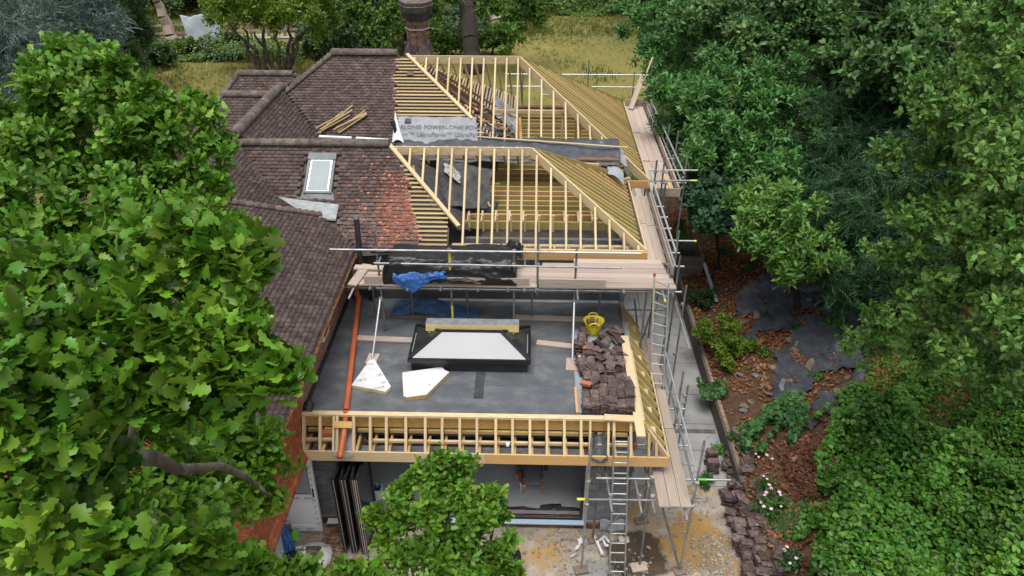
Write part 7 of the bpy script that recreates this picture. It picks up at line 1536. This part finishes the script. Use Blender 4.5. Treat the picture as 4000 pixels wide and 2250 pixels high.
# small weeds between the rocks and stacks
wp_ = [(2830*1.0, 1330), (2930, 1060), (2850, 1010), (2990, 1240), (3110, 1290), (2980, 1390), (2860, 1720), (2810, 1770), (2850, 1820), (2760, 1880), (3180, 1480), (2770, 870), (2820, 990), (2745, 1900), (2900, 1690)]
for i, (a, b) in enumerate(wp_):
    p = UG(a, b); lp, lr, ls, lrn = crown_pts([(np.array((p+Vector((0, 0, .12)))[:]), random.uniform(.14, .22), .7)], 90, 5, .07)
    c = link('weed', scatter_mesh('weed', *OVAL, lp, lr, ls[:, None], lrn, random.choice(('ivy_leaf', 'bramble_leaf')))); tag(c, 'small leafy weed sprouting among stones and tile stacks on the bank', 'weed', 'weeds on the bank')
# ================================================================== GARDEN BEHIND
def GB(dx, dy, depth, r, f=.8): return B(dx, dy, depth, r, f)
def G0(dx, dy): p = U(dx*K_, dy*K_, z=0); return (p.x, p.y, -.05)
plant('cedar_tree', 'blue grey cedar with layered drooping boughs behind the big oak', 'tree', (-15.5, 25, 0), [B(a, b, c, r, .35) for a, b, c, r in [(60, 40, 25, 1.7), (160, 30, 25, 1.6), (110, 90, 24, 1.6), (210, 70, 25, 1.2), (30, 130, 23, 1.7), (150, 130, 24, 1.4), (40, 220, 22, 1.3), (90, 200, 23, 1.2), (260, 50, 26, .8), (10, 280, 21, 1.0), (100, 260, 22, 1.0)]], 9, 6, .55, SPRAY, 'cedar_leaf', .35, None, 'bark_dark', 0, .1, .5, .5, fill=.35, rosette=False)
plant('cypress_tree', 'drooping brown tinged cypress with a bare red brown trunk', 'tree', G0(357, 165), [B(*a) for a in [(290, 20, 36, 1.5), (250, 70, 36, 1.3), (310, 90, 36, 1.4), (330, 40, 36, 1.3), (270, 130, 35.5, 1.0), (320, 150, 35.5, .9), (260, -20, 37, 1.4), (220, 110, 35, 1.0)]], 10, 6, .42, SPRAY, 'tree_leaf_dark', .24, None, 'bark', 0, .1, .6, .6, fill=.35, rosette=False)
plant('leafless_shrub', 'thin reddish brown shrub between the cedar and the cypress', 'shrub', (-17, 34, 0), [B(*a) for a in [(215, 120, 33, 1.0), (200, 80, 33.5, 1.0), (240, 30, 34, .8), (220, 170, 32.5, .8)]], 9, 6, .16, LAUREL, 'brown_leaf', .06, None, 'bark_dark', 0, .2, .9, fill=.4)
# clipped hedge far left
hx = G0(450, 50); hd = [(np.array([x, 59+.02*x, 1.3]), 1.6, 1.0) for x in np.arange(-34, -17, 1.5)]
plant('clipped_hedge', 'tall dark clipped hedge beyond the far rough grass', 'hedge', (-25, 58.5, 0), hd, 9, 8, .30, OVAL, 'tree_leaf_dark', .2, None, 'bark_dark', 0, .3, .8, shell=(.85, 1.0), limbs=False)
def limb_mb(a, b, t=41.5, r=.14):
    m = MB(); p = U(a[0]*K_, a[1]*K_, z=-.05); q = U(b[0]*K_, b[1]*K_, t=t); limb(m, p, q, r, r*.35, 7, .06, 7); return m
stt = plant('shrub_tree', 'many stemmed shrub tree with lime green tips on the lawn behind the house', 'tree', G0(690, 182), [B(*a) for a in [(600, 40, 41, 1.6), (660, 15, 41, 1.7), (730, 35, 41, 1.7), (790, 60, 41, 1.4), (560, 50, 42, 1.0), (690, 55, 40.5, 1.0), (780, 10, 42, 1.6), (830, 30, 42.5, 1.2), (560, 10, 42, 1.4)]], 5.5, 7, .26, LAUREL, 'lime_leaf', 0, None, 'bark', 0, .4, .7, fill=.35)
for a, b in (((655, 180), (575, 60)), ((655, 181), (610, 70)), ((672, 181), (660, 40)), ((705, 181), (690, 50)), ((722, 180), (735, 40)), ((724, 178), (770, 70)), ((690, 180), (640, 80)), ((712, 181), (800, 50))): limb_mb(a, b).build('stem', 'bark', stt, smooth=True)
plant('holly_tree', 'dark evergreen tree standing left of the brick chimney', 'tree', (-8.0, 50, 0), [B(*a) for a in [(860, 50, 48, 2.0), (920, 80, 47, 1.8), (880, 100, 46, 1.4), (950, 40, 48, 1.8), (830, 90, 47, 1.2), (970, 100, 46, 1.2), (900, 0, 50, 2.2), (1010, 80, 47, 1.2), (1060, 100, 46, 1.0), (800, 110, 46, .9)]], 6, 8, .34, OVAL, 'tree_leaf_dark', .3, None, 'bark_dark', 0, .35, .8, fill=.4)
plant('sycamore_tree', 'fresh green tree with drooping twigs around the brick chimney', 'tree', (-6.6, 41, 0), [B(*a) for a in [(920, 20, 37, 1.2), (970, 40, 36.5, 1.0), (1000, 10, 37, 1.2), (890, 0, 38, 1.0), (990, 75, 36, .6), (1085, 30, 38, .8), (1100, 80, 37.5, .5), (930, 65, 36.5, .5)]], 10, 7, .24, OVAL, 'tree_leaf', .2, None, 'bark', 0, .3, .7, .3, fill=.35)
bt_ = plant('lime_tree', 'mature tree with one thick straight trunk behind the roof ridge', 'tree', G0(1192, 176), [B(*a) for a in [(1250, 15, 42, 1.2), (1310, 35, 42, 1.2), (1290, 85, 41, .7), (1330, 5, 42, 1.2), (1255, 75, 41.5, .5), (1270, 125, 40.5, .3), (1100, -10, 43, 1.2)]], 8, 7, .26, OVAL, 'tree_leaf', 0, None, 'bark', 0, .3, .7, .4, fill=.35)
m = MB(); p0 = Vector(G0(1192, 178)); p1 = U(1158*K_, -80*K_, t=45.5); limb(m, p0, p1, .52, .40, 8, .012, 14); m.tube(p0-Vector((0, 0, .2)), p0+Vector((0, 0, .5)), .72, .52, 14); m.build('trunk', 'bark_dark', bt_, smooth=True)
m = MB()
for a, b in (((1165, 20), (1290, -10)), ((1163, 10), (1080, -20))): limb(m, U(a[0]*K_, a[1]*K_, t=45.2), U(b[0]*K_, b[1]*K_, t=43), .16, .06, 4, .05, 7)
m.build('branches', 'bark_dark', bt_, smooth=True)
for i, (nm, lab, dx, dy, dep, r, mt) in enumerate((('rhododendron', 'dark rounded shrub beyond the lawn right of the thick trunk', 1400, 25, 60, 2.6, 'tree_leaf_dark'), ('rhododendron', 'dark evergreen clump at the far edge of the lawn', 1480, 12, 62, 2.8, 'tree_leaf_dark'), ('rhododendron', 'light green bush at the far right end of the lawn', 1560, 20, 60, 1.6, 'tree_leaf'), ('hawthorn', 'pale green bush at the foot of the thick trunk', 1235, 105, 46, 1.2, 'tree_leaf'), ('hawthorn', 'rough bush between thick trunk and lawn', 1300, 85, 52, 1.5, 'tree_leaf_dark'), ('hawthorn', 'grey green bush beside the pale tarpaulin', 600, 112, 49, .9, 'tree_leaf_dark'), ('hawthorn', 'bushy green shrub at the foot of the dead stump', 460, 118, 47, .8, 'tree_leaf'), ('hawthorn', 'low bush in the rough grass before the tarpaulin', 530, 140, 46, .7, 'tree_leaf_dark'), ('hawthorn', 'low green bush left of the many stemmed tree', 580, 140, 46, .7, 'tree_leaf'), ('hawthorn', 'dark bush below the cypress', 395, 140, 44, .9, 'tree_leaf_dark'), ('hawthorn', 'dark bush right of the many stemmed tree', 850, 135, 45, 1.3, 'tree_leaf_dark'), ('hawthorn', 'green bush behind the ridge left of the chimney', 960, 125, 44, 1.0, 'tree_leaf'), ('hawthorn', 'small bush beside the thick trunk', 1140, 110, 46, 1.0, 'tree_leaf'), ('rhododendron', 'evergreen mass at the far end beside the hazel shrub', 1620, 5, 56, 2.4, 'tree_leaf_dark'), ('rhododendron', 'dark thicket behind the thick trunk', 1330, 8, 64, 2.5, 'tree_leaf_dark'))):
    c = np.array(U(dx*K_, dy*K_, t=dep)[:]); b = [(c+np.array([random.uniform(-.8, .8)*r, random.uniform(-.4, .4)*r, random.uniform(-.3, .2)*r]), r*random.uniform(.5, .8), .8) for _ in range(5)]
    plant(nm, lab, 'shrub', (c[0], c[1], -.05), b, 7, 7, .26, OVAL, mt, .08, None, 'bark_dark', 0, .35, .8, fill=.35)
for i, (dx, dep, r) in enumerate(((1780, 50, 2.6), (1880, 46, 2.6), (2000, 44, 2.8), (2120, 42, 2.8), (2240, 38, 2.8), (2380, 36, 2.8), (2520, 34, 2.8))):
    c = np.array(U(dx*K_, 0, t=dep)[:]); b = [(c+np.array([random.uniform(-.7, .7)*r, random.uniform(-.4, .4)*r, random.uniform(-.6, .3)*r]), r*random.uniform(.6, .9), .9) for _ in range(5)]
    plant('woodland_tree', 'dark woodland tree standing beyond the bank at the top of the slope', 'tree', (c[0], c[1], -.05), b, 6, 7, .34, OVAL, 'tree_leaf_dark', .2, 'woodland trees beyond the bank', 'bark_dark', 0, .35, .8, fill=.3)
# dead stump, rail fence, tarpaulin shelter, sandy track, bench
ds = Vector(G0(438, 108)); m = MB(); limb(m, ds, ds+Vector((-.55, 0, 3.1)), .42, .22, 6, .03, 10); o = m.build('dead_stump', 'bark_pale', smooth=True); tag(o, 'bleached dead tree stump leaning beside the rail fence', 'stump')
fence = empty('rail_fence', 'low post and rail fence crossing the rough grass behind the garden', 'fence', G0(480, 100))
fa, fb = Vector(G0(375, 104)), Vector(G0(760, 92)); nn = 9
for i in range(nn+1):
    p = fa.lerp(fb, i/nn); beam('post', p, p+Vector((0, 0, 1.15)), .14, .12, 'fence_wood', fence, (0, 1, 0))
    if i < nn:
        q = fa.lerp(fb, (i+1)/nn)
        for z in (.55, 1.05): beam('rail', p+Vector((0, -.03, z)), q+Vector((0, -.03, z)), .06, .12, 'board', fence)
tA, tB = Vector(G0(468, 108))+Vector((0, 0, 0)), Vector(G0(565, 100))
o = sheet('shelter_tarpaulin', lambda s, t: tA.lerp(tB, s)+Vector((.5*(1-t)*(1-s), -.6*(1-t), 1.75*t**.9*(1-.06*s)+.10*float(vnoise(s*7, t*5, 1.2, 3))+.05)), 30, 14, 'tarp_pale'); tag(o, 'pale grey tarpaulin hung over the fence behind the garden', 'tarpaulin')
m = MB(); m.poly([Vector(G0(*q))+Vector((0, 0, .14)) for q in ((360, 98), (790, 84), (795, 97), (560, 104), (362, 116))]); o = m.build('track', 'yard'); tag(o, kind='structure')
m = MB(); m.poly([Vector(G0(*q))+Vector((0, 0, .13)) for q in ((1195, 30), (1340, 8), (1350, 22), (1200, 62))]); o = m.build('track', 'yard'); tag(o, kind='structure')
bn = empty('parked_car', 'pale car parked on the track behind the many stemmed tree', 'car', G0(800, 78)); bc = Vector(G0(800, 78))
def carpart(nm, pts, w, mt, y0): m = MB(); m.prism([bc+Vector((x, y0, z)) for x, z in pts], (0, w, 0)); return m.build(nm, mt, bn)
carpart('body', [(-2.0, .35), (2.0, .35), (2.1, .75), (1.2, .95), (-1.6, .98), (-2.05, .8)], 1.7, 'tarp_pale', -.85); carpart('cabin', [(-1.5, .97), (1.0, .95), (.4, 1.42), (-1.1, 1.45)], 1.5, 'glass_dark', -.75); carpart('roof', [(-1.1, 1.45), (.4, 1.42), (.35, 1.47), (-1.05, 1.50)], 1.4, 'tarp_pale', -.7)
for x in (-1.3, 1.3):
    for y in (-.86, .70): m = MB(); m.tube(bc+Vector((x, y, .33)), bc+Vector((x, y+.16, .33)), .33, n=14); m.build('wheel', 'black_pipe', bn)
# rough grass: tufts over the lawn and along its edges
n = 26000; x = RNG.uniform(-32, 12, n*2); y = RNG.uniform(27, 66, n*2); d = np.clip(.35+.5*vnoise(x, y, .35, 6)+np.where((y > 50) | (x < -12), .35, 0), .05, 1)
k = np.where(RNG.uniform(0, 1, n*2) < d)[0][:n]; x, y = x[k], y[k]; n = len(k)
T = np.array([(-.05, 0, 0), (.05, 0, 0), (.03, .06, .6), (.0, .2, 1.0), (.12, 0, 0), (.2, 0, 0), (.26, .1, .8), (-.2, 0, 0), (-.12, 0, 0), (-.26, -.08, .75)]); TF_ = [(0, 1, 2), (0, 2, 3), (4, 5, 6), (7, 8, 9)]
a = RNG.uniform(0, 6.28, n); R = frames(np.stack([np.cos(a), np.sin(a), 0*a], 1), np.stack([RNG.normal(0, .2, n), RNG.normal(0, .2, n), np.ones(n)], 1)); hgt = .16+.30*np.clip(vnoise(x, y, .5, 9), 0, 1)+np.where(y > 52, .15, 0)
o = link('meadow_grass', scatter_mesh('meadow_grass', T, TF_, np.stack([x, y, np.full(n, -.06)], 1), R, np.stack([hgt*1.6, hgt*1.6, hgt], 1)*RNG.uniform(.7, 1.3, (n, 1)), RNG.uniform(0, 1, n), 'grass_blade', False)); tag(o, 'dry straw and green meadow grass over the lawn behind the house', 'grass', kind='stuff')
n = 2600; x = RNG.normal(-17.5, 2.2, n); y = RNG.normal(45, 1.5, n); T2, TF2 = ROCKS[0]
o = link('meadow_flowers', scatter_mesh('meadow_flowers', T2, TF2, np.stack([x, y, RNG.uniform(.5, 1.1, n)], 1)[:220], randrot(220), RNG.uniform(.02, .045, (220, 1)), RNG.uniform(0, 1, 220), 'flower_pale', False)); tag(o, 'cream seed heads of tall weeds before the tarpaulin', 'flowers', kind='stuff')
# low growth right behind the house
def low_growth(nm, xr, yr, n, size, mt, hm, lab, seed):
    x = RNG.uniform(*xr, n); y = RNG.uniform(*yr, n); h = hm*np.clip(.5+.6*vnoise(x, y, .9, seed), .05, 1.3); z = h*RNG.uniform(0, 1, n)**.5
    A = np.stack([RNG.normal(0, .7, n), RNG.normal(-.2, .7, n), RNG.normal(0, .4, n)], 1); N = np.stack([RNG.normal(0, .4, n), RNG.normal(-.2, .4, n), np.ones(n)], 1)
    o = link(nm, scatter_mesh(nm, *OVAL, np.stack([x, y, z], 1), frames(A, N), (size*RNG.uniform(.6, 1.3, n))[:, None], np.clip(.5+.3*vnoise(x, y, 1, seed)+RNG.normal(0, .15, n), 0, .99), mt)); tag(o, lab, 'undergrowth', kind='stuff')
low_growth('undergrowth', (-1.5, 9), (27.5, 33), 9000, .20, 'ivy_leaf', 1.1, 'green nettles and ivy growing behind the rear scaffold rails', 61)
low_growth('undergrowth', (-25, -14), (45, 49.5), 5500, .24, 'tree_leaf', .8, 'tall weeds on the slope before the pale tarpaulin', 63)
low_growth('undergrowth', (-4, 12), (58, 66), 9000, .32, 'tree_leaf', 1.3, 'rough undergrowth along the far edge of the lawn', 65)
low_growth('undergrowth', (-16, -3), (50, 60), 9000, .32, 'tree_leaf_dark', 1.6, 'dark undergrowth beneath the trees behind the chimney', 67)
